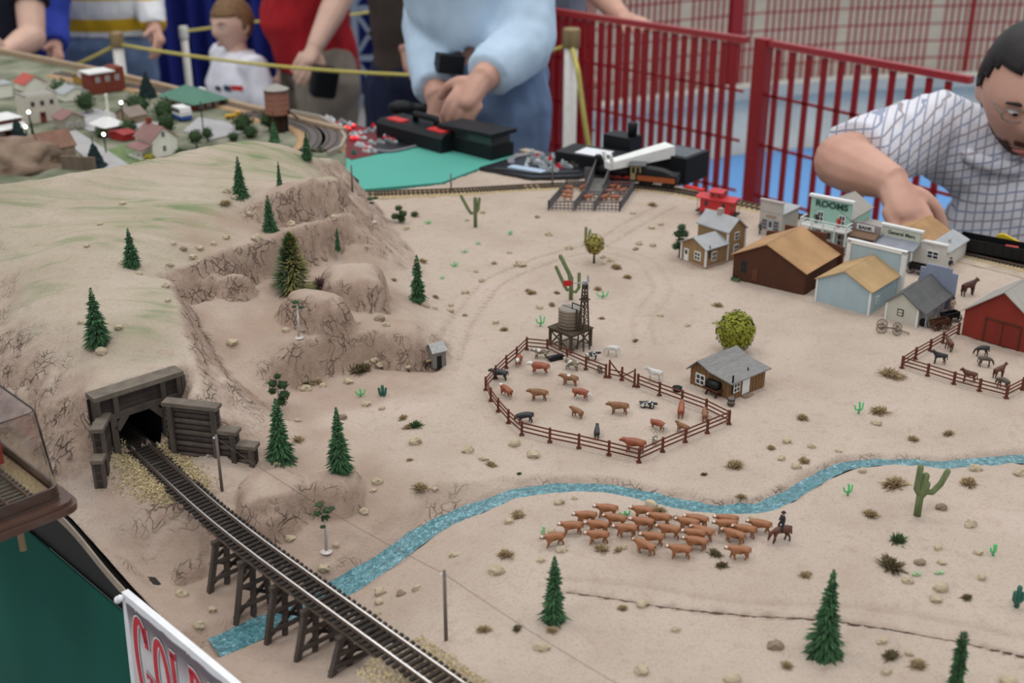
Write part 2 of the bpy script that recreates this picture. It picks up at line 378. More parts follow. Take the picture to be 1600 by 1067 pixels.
me.polygons.add(nf); me.polygons.foreach_set('loop_start', (np.arange(nf)*4).astype(np.int32)); me.polygons.foreach_set('loop_total', np.full(nf, 4, np.int32))
me.update(calc_edges=True); me.polygons.foreach_set('use_smooth', np.ones(nf, bool))
sl = np.hypot(*np.gradient(Hh, GF)); rockf = np.clip((sl-.5)/.7, 0, 1)*.92
lay = np.sin(FXX*70+FYY*160+vnoise(12, 51)*3)*.5+.5
green = np.clip((Hh-.07)/.05, 0, 1)*np.clip(1-rockf*1.3, 0, 1)*np.clip(vnoise(9, 52)*.5+.75, 0, 1)*np.clip((-.14-FXX)/.12, 0, 1)*np.clip(1-np.clip((FXX+.40)/.08,0,1)*np.clip((1.62-FYY)/.06,0,1), 0, 1)
gully = np.clip(rk*(1-(1-rough_**4)*(1-rough2**4)), 0, 1)
um = np.zeros(Hh.shape)
for poly, h_ in (([(285,465),(400,438),(470,418),(545,385),(560,330),(600,400),(670,500),(695,570),(590,585),(500,605),(430,700),(400,640),(320,570)], .035), ([(320,780),(420,730),(540,690),(640,790),(560,910),(400,1000),(300,1000),(250,930)], -.02), ([(130,640),(150,790),(250,910),(330,890),(330,800),(190,760)], .0)):
    pts_ = [at(p_[0], p_[1], h_) for p_ in poly]; n_ = len(pts_); ins = np.zeros(Hh.shape, bool)
    for k in range(n_):
        x1, y1 = pts_[k].x, pts_[k].y; x2, y2 = pts_[(k+1)%n_].x, pts_[(k+1)%n_].y
        ins ^= ((y1 > FYY) != (y2 > FYY)) & (FXX < (x2-x1)*(FYY-y1)/((y2-y1) if y2 != y1 else 1e-9)+x1)
    um = np.maximum(um, ins.astype(float))
for _ in range(14):
    Pd = np.pad(um, 1, mode='edge'); um = (Pd[:-2,1:-1]+Pd[2:,1:-1]+Pd[1:-1,:-2]+Pd[1:-1,2:]+um)/5
um = um*np.clip(.8+.5*vnoise(30, 61)+.3*vnoise(80, 62), .3, 1.2)
colr = np.stack([rockf.ravel(), green.ravel(), np.maximum(tintR, gully*.0).ravel(), np.clip(np.maximum(um, np.clip(Hh*-20, 0, 1)).ravel(), 0, 1)], 1)[used]
ca = me.color_attributes.new('land', 'FLOAT_COLOR', 'POINT'); ca.data.foreach_set('color', colr.ravel().astype(np.float32))
land = link('terrain', me); struct(land); tag(land, 'pale desert sand landscape of the model railway')
m = bpy.data.materials.new('desert_sand'); m.use_nodes = True; nt = m.node_tree; b = nt.nodes['Principled BSDF']; b.inputs['Roughness'].default_value = .95; b.inputs['Specular IOR Level'].default_value = .1
def N(t, **k):
    n = nt.nodes.new(t)
    for a, v_ in k.items(): n.inputs[a].default_value = v_
    return n
def Lk(a, b_): nt.links.new(a, b_)
def ramp(src, e):
    c = nt.nodes.new('ShaderNodeValToRGB'); el = c.color_ramp.elements
    el[0].position, el[0].color = e[0][0], (*e[0][1], 1); el[1].position, el[1].color = e[-1][0], (*e[-1][1], 1)
    for p_, c_ in e[1:-1]: q = el.new(p_); q.color = (*c_, 1)
    Lk(src, c.inputs[0]); return c.outputs[0]
def mix(f, a, b_, mode='MIX'):
    x = nt.nodes.new('ShaderNodeMix'); x.data_type = 'RGBA'; x.blend_type = mode
    for s_, i_ in ((f, 0), (a, 6), (b_, 7)):
        if isinstance(s_, (int, float)): x.inputs[i_].default_value = s_
        elif isinstance(s_, tuple): x.inputs[i_].default_value = (*s_, 1)
        else: Lk(s_, x.inputs[i_])
    return x.outputs[2]
geo = N('ShaderNodeNewGeometry'); attr = N('ShaderNodeAttribute'); attr.attribute_name = 'land'; sep = N('ShaderNodeSeparateColor'); Lk(attr.outputs['Color'], sep.inputs[0])
n1 = N('ShaderNodeTexNoise', Scale=9., Detail=6.); Lk(geo.outputs['Position'], n1.inputs['Vector'])
n2 = N('ShaderNodeTexNoise', Scale=420., Detail=3.); Lk(geo.outputs['Position'], n2.inputs['Vector'])
n3 = N('ShaderNodeTexNoise', Scale=75., Detail=8., Roughness=.7); Lk(geo.outputs['Position'], n3.inputs['Vector'])
sand = ramp(n1.outputs['Fac'], [(.3, (.43,.345,.28)), (.5, (.485,.40,.332)), (.7, (.53,.435,.37))])
sand = mix(ramp(n2.outputs['Fac'], [(.50, (0,0,0)), (.75, (.5,.5,.5))]), sand, (.33,.23,.17))
sand = mix(ramp(n3.outputs['Fac'], [(.54, (0,0,0)), (.74, (.62,.62,.62))]), sand, (.36,.25,.195))
# cracked rock: cells whose edges are dark, squeezed and distorted
dn = N('ShaderNodeTexNoise', Scale=26., Detail=4.); Lk(geo.outputs['Position'], dn.inputs['Vector'])
va = nt.nodes.new('ShaderNodeVectorMath'); va.operation = 'MULTIPLY_ADD'; Lk(dn.outputs['Color'], va.inputs[0]); va.inputs[1].default_value = (.05,.05,.05); Lk(geo.outputs['Position'], va.inputs[2])
vm = nt.nodes.new('ShaderNodeVectorMath'); vm.operation = 'MULTIPLY'; Lk(va.outputs[0], vm.inputs[0]); vm.inputs[1].default_value = (2.7,2.7,.62)
vo = nt.nodes.new('ShaderNodeTexVoronoi'); vo.feature = 'DISTANCE_TO_EDGE'; vo.inputs['Scale'].default_value = 42; Lk(vm.outputs[0], vo.inputs['Vector'])
crack = ramp(vo.outputs['Distance'], [(.0, (1,1,1)), (.03, (.55,.55,.55)), (.075, (0,0,0))])
n4 = N('ShaderNodeTexNoise', Scale=34., Detail=2.); Lk(geo.outputs['Position'], n4.inputs['Vector'])
crack = mix(ramp(n4.outputs['Fac'], [(.46, (0,0,0)), (.62, (1,1,1))]), (0,0,0), crack)
rock = ramp(n3.outputs['Fac'], [(.30, (.215,.15,.115)), (.48, (.345,.25,.195)), (.68, (.48,.375,.30))])
crk_ = nt.nodes.new('ShaderNodeMath'); crk_.operation = 'MULTIPLY'; Lk(crack, crk_.inputs[0]); crk_.inputs[1].default_value = .6
rock = mix(crk_.outputs[0], rock, (.09,.06,.048))
c = mix(sep.outputs[0], sand, rock)
# green washes painted in streaks that follow the hill
mpg = N('ShaderNodeMapping'); mpg.inputs['Rotation'].default_value = (0,0,.35); mpg.inputs['Scale'].default_value = (9,46,20); Lk(geo.outputs['Position'], mpg.inputs[0])
g1 = N('ShaderNodeTexNoise', Scale=1., Detail=4., Distortion=.8); Lk(mpg.outputs[0], g1.inputs['Vector'])
mg = N('ShaderNodeMath'); mg.operation = 'MULTIPLY'; Lk(sep.outputs[1], mg.inputs[0]); Lk(ramp(g1.outputs['Fac'], [(.26,(.12,.12,.12)),(.56,(.80,.80,.80))]), mg.inputs[1])
c = mix(mg.outputs[0], c, (.275,.275,.165))
mg2 = N('ShaderNodeMath'); mg2.operation = 'MULTIPLY'; Lk(sep.outputs[1], mg2.inputs[0]); Lk(ramp(g1.outputs['Fac'], [(.54,(0,0,0)),(.66,(.85,.85,.85))]), mg2.inputs[1])
c = mix(mg2.outputs[0], c, (.135,.205,.085)); c = mix(sep.outputs[2], c, (.20,.135,.10))
al = N('ShaderNodeMath'); al.operation = 'MULTIPLY'; Lk(attr.outputs['Alpha'], al.inputs[0]); al.inputs[1].default_value = .62
c = mix(al.outputs[0], c, (.335,.235,.18))
Lk(c, b.inputs['Base Color'])
cm = N('ShaderNodeMath'); cm.operation = 'MULTIPLY'; Lk(crack, cm.inputs[0]); Lk(sep.outputs[0], cm.inputs[1])
bp = N('ShaderNodeBump', Strength=.6, Distance=.0012); Lk(n2.outputs['Fac'], bp.inputs['Height']); bp2 = N('ShaderNodeBump', Strength=.5, Distance=.004); Lk(n3.outputs['Fac'], bp2.inputs['Height']); Lk(bp.outputs[0], bp2.inputs['Normal'])
bp3 = N('ShaderNodeBump', Strength=.9, Distance=.004); bp3.invert = True; Lk(cm.outputs[0], bp3.inputs['Height']); Lk(bp2.outputs[0], bp3.inputs['Normal']); Lk(bp3.outputs[0], b.inputs['Normal'])
me.materials.append(m)
# creek water
vs = []; fs = []
for i, (x, y, h, wd_) in enumerate(crk):
    a = crk[max(i-1, 0)]; b_ = crk[min(i+1, len(crk)-1)]; t = Vector((b_[0]-a[0], b_[1]-a[1], 0)).normalized()
    for k in range(7):
        o = (k/6-.5)*wd_*1.5; vs.append((x-t.y*o, y+t.x*o, TZ+h+.0002*math.sin(i*1.3+k*2)+.0003*math.sin(i*.6-k)))
for i in range(len(crk)-1):
    for k in range(6): fs.append((i*7+k, i*7+k+1, (i+1)*7+k+1, (i+1)*7+k))
me2 = bpy.data.meshes.new('creek'); me2.from_pydata(vs, [], fs); me2.polygons.foreach_set('use_smooth', [True]*len(fs))
mw_ = bpy.data.materials.new('creek_water'); mw_.use_nodes = True; nt = mw_.node_tree; b = nt.nodes['Principled BSDF']; b.inputs['Roughness'].default_value = .12; b.inputs['Specular IOR Level'].default_value = .6
geo = N('ShaderNodeNewGeometry'); n1 = N('ShaderNodeTexNoise', Scale=210., Detail=5., Distortion=1.0); Lk(geo.outputs['Position'], n1.inputs['Vector'])
Lk(ramp(n1.outputs['Fac'], [(.38, (.045,.135,.155)), (.55, (.085,.23,.265)), (.66, (.17,.36,.41)), (.76, (.60,.70,.74))]), b.inputs['Base Color'])
bp = N('ShaderNodeBump', Strength=.5, Distance=.002); Lk(n1.outputs['Fac'], bp.inputs['Height']); Lk(bp.outputs[0], b.inputs['Normal'])
me2.materials.append(mw_); cw = link('creek', me2); tag(cw, 'painted blue green creek winding across the sand', 'creek')
# ------------------------------------------------------------------ hall: floor, raised platform, curtain
def poly_slab(name, pts, z0, z1, m, parent=None):
    b = MB(); b.prism([(p[0], p[1]) for p in pts], z0, z1, 'z'); return b.build(name, m, parent)
m_floor = mat('hall_concrete', (.30,.29,.28), .6, var=.15, scale=2., bump=.1, bscale=40)
struct(poly_slab('floor', [(-9,-4),(12,-4),(12,16),(-9,16)], -.1, 0., m_floor))
m_blue = plain('blue_mat', (.15,.37,.74), .55)
wall_px = [(700,318),(830,297),(930,280),(1065,257),(1178,240),(1305,229),(1450,222),(1700,215)]
wb = []
for px, py in wall_px:
    d = ray(px, py); t = -CZ/d.z; wb.append(Vector((d.x*t, d.y*t, 0)))
blue = poly_slab('floor_mat', [(-.2,3.6),(.9,2.6),(3.2,2.6)]+[(p.x, p.y) for p in wb[::-1][:-1]], .001, .006, m_blue); tag(blue, 'bright blue mat on the hall floor behind the red railing', 'mat')
m_conc = mat('pale_concrete', (.33,.30,.255), .8, var=.12, scale=6., bump=.15, bscale=60)
m_concd = mat('kerb_concrete', (.52,.51,.46), .8, var=.08, scale=8.)
b = MB(); b2 = MB(); n = len(wb)
far = [Vector((p.x*1.0, 15.5, 0)) for p in wb]
top = [(p.x, p.y) for p in wb]+[(11.5, wb[-1].y), (11.5, 15.5), (wb[0].x, 15.5)]
b.prism(top, .31, .332, 'z'); struct(tag(b.build('platform', m_conc), 'pale concrete raised platform behind the railings', None))
fw = MB(); fw.prism([(p.x,p.y+.004) for p in wb]+[(p.x,p.y+.06) for p in wb[::-1]], 0, .31, 'z'); struct(tag(fw.build('platform_wall', mat('wall_concrete', (.78,.72,.60), .8, var=.12, scale=6.)), 'pale face of the raised platform', None))
for i in range(n-1): 
    a, c = wb[i]+Vector((0,-.03,.345)), wb[i+1]+Vector((0,-.03,.345)); b2.bar(a, c, .10, .06)
struct(tag(b2.build('platform_trim', m_concd), 'rounded concrete edge of the raised platform', None))
# blue curtain, pleated
m_cur = mat('blue_velvet', (.018,.030,.26), .8, var=.25, scale=3., stretch=(6,6,.3))
b = MB(); vs = []; K = 220
for i in range(K+1):
    t = i/K; x = -4.9+4.1*t; y = 7.55+.05*math.sin(i*.9)+.03*math.sin(i*.37)
    vs += [(x, y, .02), (x+.004*math.sin(i), y+.01*math.cos(i*.7), 2.6)]
b.add(vs, [(2*i, 2*i+2, 2*i+3, 2*i+1) for i in range(K)]); o = b.build('curtain', m_cur, smooth=True); md = o.modifiers.new('s', 'SOLIDIFY'); md.thickness = .004
tag(o, 'royal blue pleated drape hanging behind the spectators', 'curtain')
# ------------------------------------------------------------------ table carcass of the sand layout
m_black = plain('black_board', (.006,.006,.006), .5)
m_lip = mat('sand_edge', (.42,.34,.27), .9, var=.15, scale=50)
m_green = mat('green_cloth', (.006,.085,.062), .85, var=.12, scale=7., stretch=(1,1,.3))
m_baize = mat('green_baize', (.085,.36,.29), .8, var=.05, scale=5.)
table = thing('layout_table', 'long model railway table with black fascia and green cloth skirt', 'table', (0,0,0))
b = MB(); bl = MB(); us = np.arange(-.955, .62, .01); vs = []; fs = []
for i, x in enumerate(us):
    y = EDGE0-x; h = min(Hat(x+.006, y+.006), .05)
    vs += [(x-.002, y-.002, TZ-.0625), (x-.002, y-.002, TZ+h-.004), (x+.02, y+.02, TZ+h-.010), (x+.02, y+.02, TZ-.0625)]
for i in range(len(us)-1):
    for k in range(4): fs.append((i*4+k, (i+1)*4+k, (i+1)*4+(k+1)%4, i*4+(k+1)%4))
b.add(vs, fs); b.build('fascia', m_black, table)
bl.add([(v[0]-.0012, v[1]-.0012, v[2] if i % 4 in (1,2) else (vs[i+1 if i % 4 == 0 else i-1][2]-.009)) for i, v in enumerate(vs)], fs); bl.build('edge_strip', m_lip, table)
b = MB(); vs = []; fs = []
xs = np.arange(-1.0, .66, .01)
for i, x in enumerate(xs):
    w_ = .004*math.sin(i*.33)+.003*math.sin(i*.13+1)
    for z, k in ((TZ-.0615, .2), (TZ-.3, 1), (TZ-.7, 1.6), (.02, 2)): vs.append((x-.0028-w_*(k-.2)*.7, EDGE0-x-.0028-w_*(k-.2)*.7, z))
for i in range(len(xs)-1):
    for k in range(3): fs.append((i*4+k, (i+1)*4+k, (i+1)*4+k+1, i*4+k+1))
b.add(vs, fs); o = b.build('skirt', m_green, table, smooth=True); md = o.modifiers.new('s', 'SOLIDIFY'); md.thickness = .003
b = MB(); b.prism([(-.92,1.52),(-.30,.90),(.55,.05),(1.25,.75),(1.25,1.05),(.0,2.3),(-.5,2.0),(-.92,1.8)], TZ-.085, TZ-.066, 'z'); b.build('table_top', m_black, table)
for x, y in ((-.7,1.5),(-.2,.95),(.45,.3),(1.0,.95),(.3,1.9),(-.6,1.75)): q = MB(); q.box(x-.02,x+.02,y-.02,y+.02,0,TZ-.085); q.build('leg', m_black, table)
b = MB(); b.bar((1.2,1.13,TZ-.032), (.02,2.312,TZ-.032), .02, .068); b.build('fascia', m_lip, table)
# green table corner and the sheet of the black boards
gp = [at(541,299), at(690,286), at(748,264), at(800,252), at(858,252), at(690,224), at(541,248)]
cor = thing('green_table', 'flat green baize covered table corner behind the sand hills', 'table', (0,0,0))
poly_slab('table_top', [(p.x, p.y) for p in gp], TZ-.05, TZ+.001, m_baize, cor)
for x, y in ((-.2,2.2),(-.05,2.15),(-.15,2.3)): q = MB(); q.box(x-.015,x+.015,y-.015,y+.015,0,TZ-.05); q.build('leg', m_black, cor)
# town table
m_turf = mat('town_turf', (.12,.15,.085), .95, var=.3, scale=14, col2=(.29,.28,.21), bump=.2)
town = thing('town_table', 'model town baseboard with streets and lawns behind the hills', 'table', (0,0,0))
poly_slab('table_top', [(-1.75,1.75),(-.90,1.80),(-.285,2.02),(-.30,2.30),(-.33,2.43),(-1.04,3.07),(-1.75,3.62),(-2.4,3.1)], TZ-.06, TZ-.002, m_turf, town)
b = MB(); b.bar((-.34,2.443,TZ), (-1.04,3.08,TZ), .016, .022); b.bar((-1.035,3.075,TZ), (-1.75,3.63,TZ), .016, .022); b.build('back_rail', mat('tan_wood', (.36,.26,.17), .7), town)
for x, y in ((-.5,2.2),(-1.6,2.2),(-1.2,3.0),(-1.7,3.4)): q = MB(); q.box(x-.02,x+.02,y-.02,y+.02,0,TZ-.06); q.build('leg', m_black, town)
# ------------------------------------------------------------------ red railings
m_red = plain('red_paint', (.30,.008,.012), .38, spec=.5); m_redtop = plain('red_paint_rail', (.36,.03,.035), .35, spec=.5)
def fence(name, label, A, B, sp, bw, z0, z1, rails, posts=(0, 1), lone=True, thick=.006, post_w=.05):
    A = Vector((A[0], A[1], 0)); B = Vector((B[0], B[1], 0)); L = (B-A).length; d = (B-A).normalized()
    f = thing(name, label, 'fence', A, math.atan2(d.y, d.x)); n = int(L/sp)
    q = MB(); q.box(0, L, -.010, .010, z1-.008, z1+.008); q.build('top_rail', m_redtop, f)
    for z in rails: q = MB(); q.box(0, L, -.003, .003, z-.0035, z+.0035); q.build('rail', m_red, f)
    for p in posts: q = MB(); q.box(p*L-post_w/2, p*L+post_w/2, -.016, .016, 0, z1+.01); q.build('post', m_red, f)
    if lone:
        q = MB(); q.box(-bw/2, bw/2, -thick/2, thick/2, z0, z1-.012); bme = q.mesh('bar', m_red)
        for i in range(1, n): o = link('bar', bme, f); o.location = (i*sp, 0, 0)
    else:
        q = MB()
        for i in range(1, n): q.box(i*sp-bw/2, i*sp+bw/2, -thick/2, thick/2, z0, z1-.012)
        o = q.build('bars', m_red, f); o['kind'] = 'stuff'
    return f
rl = [.12,.26,.40,.545,.69,.83,.965]
pA, pB, pC = P(1194,66,3.18), P(1520,112,2.72), P(836,20,3.74)
fence('red_fence', 'red metal railing of wide spaced bars behind the plaid shirted man', pA, pB, .051, .016, .05, 1.10, rl, (0,), post_w=.042)
fence('red_fence', 'red metal railing of close set bars beside the white rope post', pC, pA-Vector((.04,-.03,0)), .0345, .0185, .05, 1.10, rl, ())
d_ = (pC-pA); d_.z = 0; d_.normalize()
fence('red_fence', 'dark red railing panel folded behind the close barred railing', pC+Vector((-.25,.42,0)), pC+Vector((.20,.12,0)), .024, .019, .05, 1.05, rl, (), lone=False)
# fence on the platform, following its edge
pts = [w_+Vector((0,.10,0)) for w_ in wb]
lab = ['blurred red railing on the platform seen above the hand on the rail', 'red railing on the platform between the thick posts', 'red railing on the platform above the middle of the near railing', 'far red railing on the platform beside the bent man', 'red railing on the platform behind the dark haired head']
for i, k in enumerate((2, 3, 4, 5, 6)):
    f = fence('red_fence', lab[i], pts[k], pts[k+1], .037, .011, .36, 1.5, [], {3: (.66,), 6: (.2,)}.get(k, ()), lone=False, post_w=.075 if k == 3 else .02)
    for c in f.children:
        if c.name.startswith('top_rail'): c.location.z = 0
    q = MB(); L = (pts[k+1]-pts[k]).length
    for z in (.44,.53,.62,.71,.80,.89,.98,1.07,1.16,1.25,1.34): q.box(0, L, -.003, .003, z-.004, z+.004)
    q.build('rails', m_red, f)['kind'] = 'stuff'
fence('red_fence', 'red railing running away from the viewer behind the pale blue shirt', pts[2], pts[2]+Vector((-.75,3.2,0)), .06, .02, .36, 1.5, [.5,.7,.9,1.1,1.3], (), lone=False)
# ------------------------------------------------------------------ rope barrier, truss, poles
m_pvc = plain('white_pvc', (.72,.70,.65), .4); m_rope = mat('yellow_rope', (.55,.47,.13), .8, var=.2, scale=300); m_brass = plain('brass_collar', (.30,.22,.11), .45, metal=.4)
def rope_post(px, pyt, z, r, label, collar=True):
    t_ = P(px, pyt, z); o = thing('rope_post', label, 'post', (t_.x, t_.y, 0))
    q = MB(); q.lathe([(r,0),(r,t_.z-.03)], 16); q.build('pipe', m_pvc, o, True)
    q = MB(); q.lathe([(r*1.25,t_.z-.05),(r*1.3,t_.z-.045),(r*1.3,t_.z-.004),(r*1.2,t_.z)], 16); q.build('cap', m_brass if collar else m_pvc, o, True)
    q = MB(); q.lathe([(.09,0),(.09,.02),(.03,.05),(r,.06)], 20); q.build('base', m_pvc, o, True)
    return t_
q1 = rope_post(893, 44, 3.25, .0185, 'white pipe post with brass collar before the red railing')
q0 = rope_post(181, 50, 4.1, .018, 'white pipe post in front of the striped shirt')
qC = rope_post(286, 41, 4.9, .014, 'thin white pipe post left of the boy', False)
def rope(pts, r, label):
    q = MB(); P_ = []
    for a, c in zip(pts[:-1], pts[1:]):
        a, c = Vector(a), Vector(c)
        for k in range(10): t = k/10; v = a.lerp(c, t); v.z -= .03*4*t*(1-t)*(a-c).length*.5; P_.append(v)
    P_.append(Vector(pts[-1])); q.tube(P_, r, 6); tag(q.build('rope', m_rope, None, True), label, 'rope')
d0 = Vector((0,0,-.04))
rope([q0+d0, P(700,119,3.45), P(840,86,3.3), q1+d0], .0055, 'long yellow rope strung past the boy and the red shirted man')
rope([q0+d0, P(100,108,4.3)], .006, 'yellow rope running down left from the striped shirt post')
rope([q1+d0, P(903,110,3.20), P(912,180,3.22), P(922,240,3.25)], .007, 'loose yellow rope end hanging down the brass collared post')
rope([qC+d0*.5, P(380,34,5.0), P(520,26,5.1), P(600,14,5.3)], .006, 'thin second rope behind the boy at head height')
m_truss = plain('grey_blue_steel', (.22,.27,.36), .5)
tb = P(583, 155, 7.4); tr_ = thing('truss_tower', 'grey blue steel lattice truss standing behind the red shirt', 'truss', (tb.x, tb.y, 0))
for sx in (-.09, .09):
    for sy in (0, .18): q = MB(); q.box(sx-.018,sx+.018,sy-.018,sy+.018,0,2.4); q.build('chord', m_truss, tr_)
for sy in (0, .18):
    for k in range(8): q = MB(); z = k*.29+.02; q.bar((-.09,sy,z),(.09,sy,z+.27),.022,.022); q.bar((.09,sy,z),(-.09,sy,z+.27),.022,.022); q.bar((-.09,sy,z+.28),(.09,sy,z+.28),.03,.03); q.build('lattice', m_truss, tr_)
m_yel = plain('yellow_plastic', (.72,.60,.03), .5)
yb = P(604, 145, 5.9); o = thing('stanchion', 'white pole standing in a bright yellow tube base', 'post', (yb.x, yb.y, 0))
q = MB(); q.lathe([(.058,0),(.058,yb.z),(.05,yb.z),(.05,yb.z-.03)], 18); q.build('yellow_base', m_yel, o, True)
q = MB(); q.tube([(0,0,.1),(0,0,yb.z+.39)], .014, 10); q.build('pole', m_pvc, o, True); q = MB(); q.ball((0,0,yb.z+.40),.02); q.build('red_tip', m_redtop, o)
# pillar beside the curtain
pb = P(618, 100, 6.6); q = MB(); q.box(-.05,.05,-.05,.05,0,2.4); o = q.build('brown_post', mat('brown_wood_post', (.10,.055,.03), .7)); o.location = (pb.x, pb.y, 0); tag(o, 'dark brown upright behind the steel truss', 'post')
# ------------------------------------------------------------------ railway, trestle, portal
m_tie = mat('tie_wood', (.030,.024,.021), .85, var=.35, scale=90); m_trest = mat('trestle_wood', (.075,.058,.048), .85, var=.3, scale=60, stretch=(1,1,.3)); m_string = mat('stringer_wood', (.13,.095,.07), .85, var=.25, scale=60)
m_rail = plain('rail_steel', (.50,.47,.45), .28, metal=.9); m_railw = plain('rail_web', (.12,.075,.05), .6)
m_port = mat('portal_timber', (.085,.068,.056), .85, var=.3, scale=70, stretch=(1,1,.25), bump=.3); m_portd = mat('portal_timber_dark', (.055,.040,.035), .85, var=.3, scale=70, bump=.3); m_porttop = mat('portal_cap_timber', (.15,.125,.10), .85, var=.25, scale=70)
m_pit = plain('tunnel_black', (.006,.005,.005), .95)
m_ball = mat('tan_ballast', (.52,.40,.20), .9, var=.35, scale=400, col2=(.74,.62,.38))
_so = [(-.2,-.004),(0,-.006),(.06,-.010),(.12,-.0145),(.2,-.0175),(.3,-.0155),(.42,-.0120),(.5,-.0095),(.62,-.006)]
def toff(s):
    f = lambda q: float(np.interp(q, [a for a, _ in _so], [c for _, c in _so])); return sum(f(s+k*.02) for k in range(-3, 4))/7
def tp(s, o, h): return tr(s, toff(s)+o, h)
track = thing('railway_track', 'single railway track running from the tunnel across the trestle', 'railway track', tr(0,0,.0145))
iv = track.location
def loc_(v): return Vector(v)-iv
ang = math.atan2(tdir.y, tdir.x)
for sd in (-1, 1):
    q = MB(); prof = [(-.0011,.0),(-.0004,.0005),(-.0004,.0018),(-.0007,.0020),(-.0007,.0028),(.0007,.0028),(.0007,.0020),(.0004,.0018),(.0004,.0005),(.0011,.0)]
    ss = np.arange(-.14, .62, .02); vs = []
    for s in ss:
        for (a, z) in prof: vs.append(loc_(tp(s, sd*.0089+a, .0163+z)))
    k = len(prof); fs = []; 
    for i in range(len(ss)-1):
        for j in range(k): fs.append((i*k+j, i*k+(j+1)%k, (i+1)*k+(j+1)%k, (i+1)*k+j))
    q.add(vs, fs); q.mi = [0 if (f % k) in (3,4,5) else 1 for f in range(len(fs))]; q.build('rail', [m_rail, m_railw], track)
tme = []
for v in range(3):
    q = MB(); q.box(-.00155,.00155,-.0155+.0006*v,.0155,0,.0022); tme.append(q.mesh('tie', m_tie))
s = -.06; i = 0
while s < .60:
    o = link('tie', tme[i % 3], track); p = loc_(tp(s, (R.random()-.5)*.0008, .0142)); o.location = p
    o.rotation_euler = (0, 0, ang+(R.random()-.5)*.03); s += .0067; i += 1
# trestle
trestle = thing('trestle_bridge', 'dark wooden trestle carrying the track over the ravine', 'bridge', tr(.29,toff(.29),-.045)); iv2 = trestle.location.copy()
L2 = lambda v: Vector(v)-iv2
for sd in (-.0105, .0105):
    q = MB(); ss = np.arange(.165, .43, .02)
    for a, c in zip(ss[:-1], ss[1:]): q.bar(L2(tp(a, sd, .0112)), L2(tp(c, sd, .0112)), .0045, .0055)
    q.build('stringer', m_string, trestle)
for s in (.197,.241,.291,.336,.384):
    cap = MB(); cap.bar(L2(tp(s,-.019,.0062)), L2(tp(s,.019,.0062)), .0052, .0045); bent = cap.build('bent', m_trest, trestle)
    pt = lambda o0, o1, t, hb: tp(s, o0+(o1-o0)*t, .0045+(hb-.0045)*t)
    legs = [(-.0155,-.027),(-.005,-.009),(.005,.009),(.0155,.027)]; hb = []
    for o0, o1 in legs:
        b_ = tp(s, o1, 0); z = Hat(b_.x, b_.y)-.003; hb.append(z); q = MB(); q.bar(L2(tp(s,o0,.0045)), L2(tp(s,o1,z)), .0047); q.build('post', m_trest, bent)
    hm = sum(hb)/4
    for t in (.36, .72):
        q = MB(); a = pt(*legs[0], t, hm)+tdir*.003; c = pt(*legs[3], t, hm)+tdir*.003; q.bar(L2(a), L2(c), .0018, .0038); q.build('girt', m_trest, bent)
    for a_, c_ in ((0,3),(3,0)):
        for t0, t1 in ((.04,.36),(.38,.95)):
            q = MB(); q.bar(L2(pt(*legs[a_], t0, hm)-tdir*.003), L2(pt(*legs[c_], t1, hm)-tdir*.003), .0018, .0034); q.build('brace', m_trest, bent)
# ballast
def grains(name, n, f, label, r=.0012, mm=None):
    q = MB()
    for _ in range(n):
        p = f()
        if p is None: continue
        a = r*(.6+R.random()*.8); v = [Vector(((R.random()-.5),(R.random()-.5),(R.random()-.5))).normalized()*a for _ in range(4)]
        q.add([p+x for x in v], [(0,1,2),(0,2,3),(0,3,1),(1,3,2)])
    o = q.build(name, mm or m_ball); o['kind'] = 'stuff'; tag(o, label, 'gravel')
def gl():
    s = R.random()*.155; sd = R.choice((-1,-1,1)); wd_ = .030 if sd < 0 else .016
    if sd > 0: s = .012+R.random()*.115
    p = tp(s, sd*(.013+abs(R.gauss(0,.5))*wd_*(.5 if s > .12 else 1)), 0); z = Hat(p.x, p.y)
    return Vector((p.x, p.y, TZ+z+R.random()*.002)) if z > .004 and z < .03 else None
grains('ballast', 6500, gl, 'loose tan ballast heaped beside the track at the tunnel mouth')
def gr():
    s = .425+R.random()*.17; p = tp(s, (R.random()*2-1)*.033, 0); z = Hat(p.x, p.y); e = .5*abs((p-tp(s,0,0)).length)
    return Vector((p.x, p.y, TZ+max(z, .0125-e*.42)+R.random()*.0015))
grains('ballast', 6500, gr, 'tan ballast under the track where it leaves the trestle')
# portal: local x = across the track, y = into the hill
portal = thing('tunnel_portal', 'dark timber tunnel portal with plank header over black opening', 'tunnel portal', tr(.002, 0, .0), math.atan2(tnor.y, tnor.x))
def pb(name, x0, x1, y0, y1, z0, z1, m=None, par=None):
    q = MB(); q.box(x0,x1,y0,y1,z0,z1); return q.build(name, m or m_port, par or portal)
# note: local +y points away from the viewer's right, into the hill is +y
pb('cap_beam', -.0475,.0475,-.006,.013,.0795,.0845,m_porttop); pb('header_beam', -.045,.045,-.005,.004,.0555,.0615)
for k in range(3): pb('plank', -.044,.044,-.001,.004,.0620+k*.0059,.0675+k*.0059,m_portd)
for x in (-.0445,-.026,.024,.0415): pb('stud', x-.0025,x+.0025,-.0055,0,.0600,.0800)
for x in (-.0475,.0445): pb('end_post', x,x+.004,-.006,.006,.040 if x < 0 else .052,.0800)
for x in (-.034,.0205): pb('pillar', x,x+.0065,-.0055,.004,-.002,.0560)
pb('pillar', -.0415,-.0365,-.003,.004,-.002,.056,m_portd); pb('pillar', .0285,.033,-.002,.004,-.002,.056,m_portd)
for a, c in (((-.0285,.044),(-.017,.0575)),((.0215,.044),(.010,.0575))): q = MB(); q.bar((a[0],-.001,a[1]),(c[0],-.001,c[1]),.009,.007); q.build('corner_brace', m_port, portal)
q = MB(); pr = []
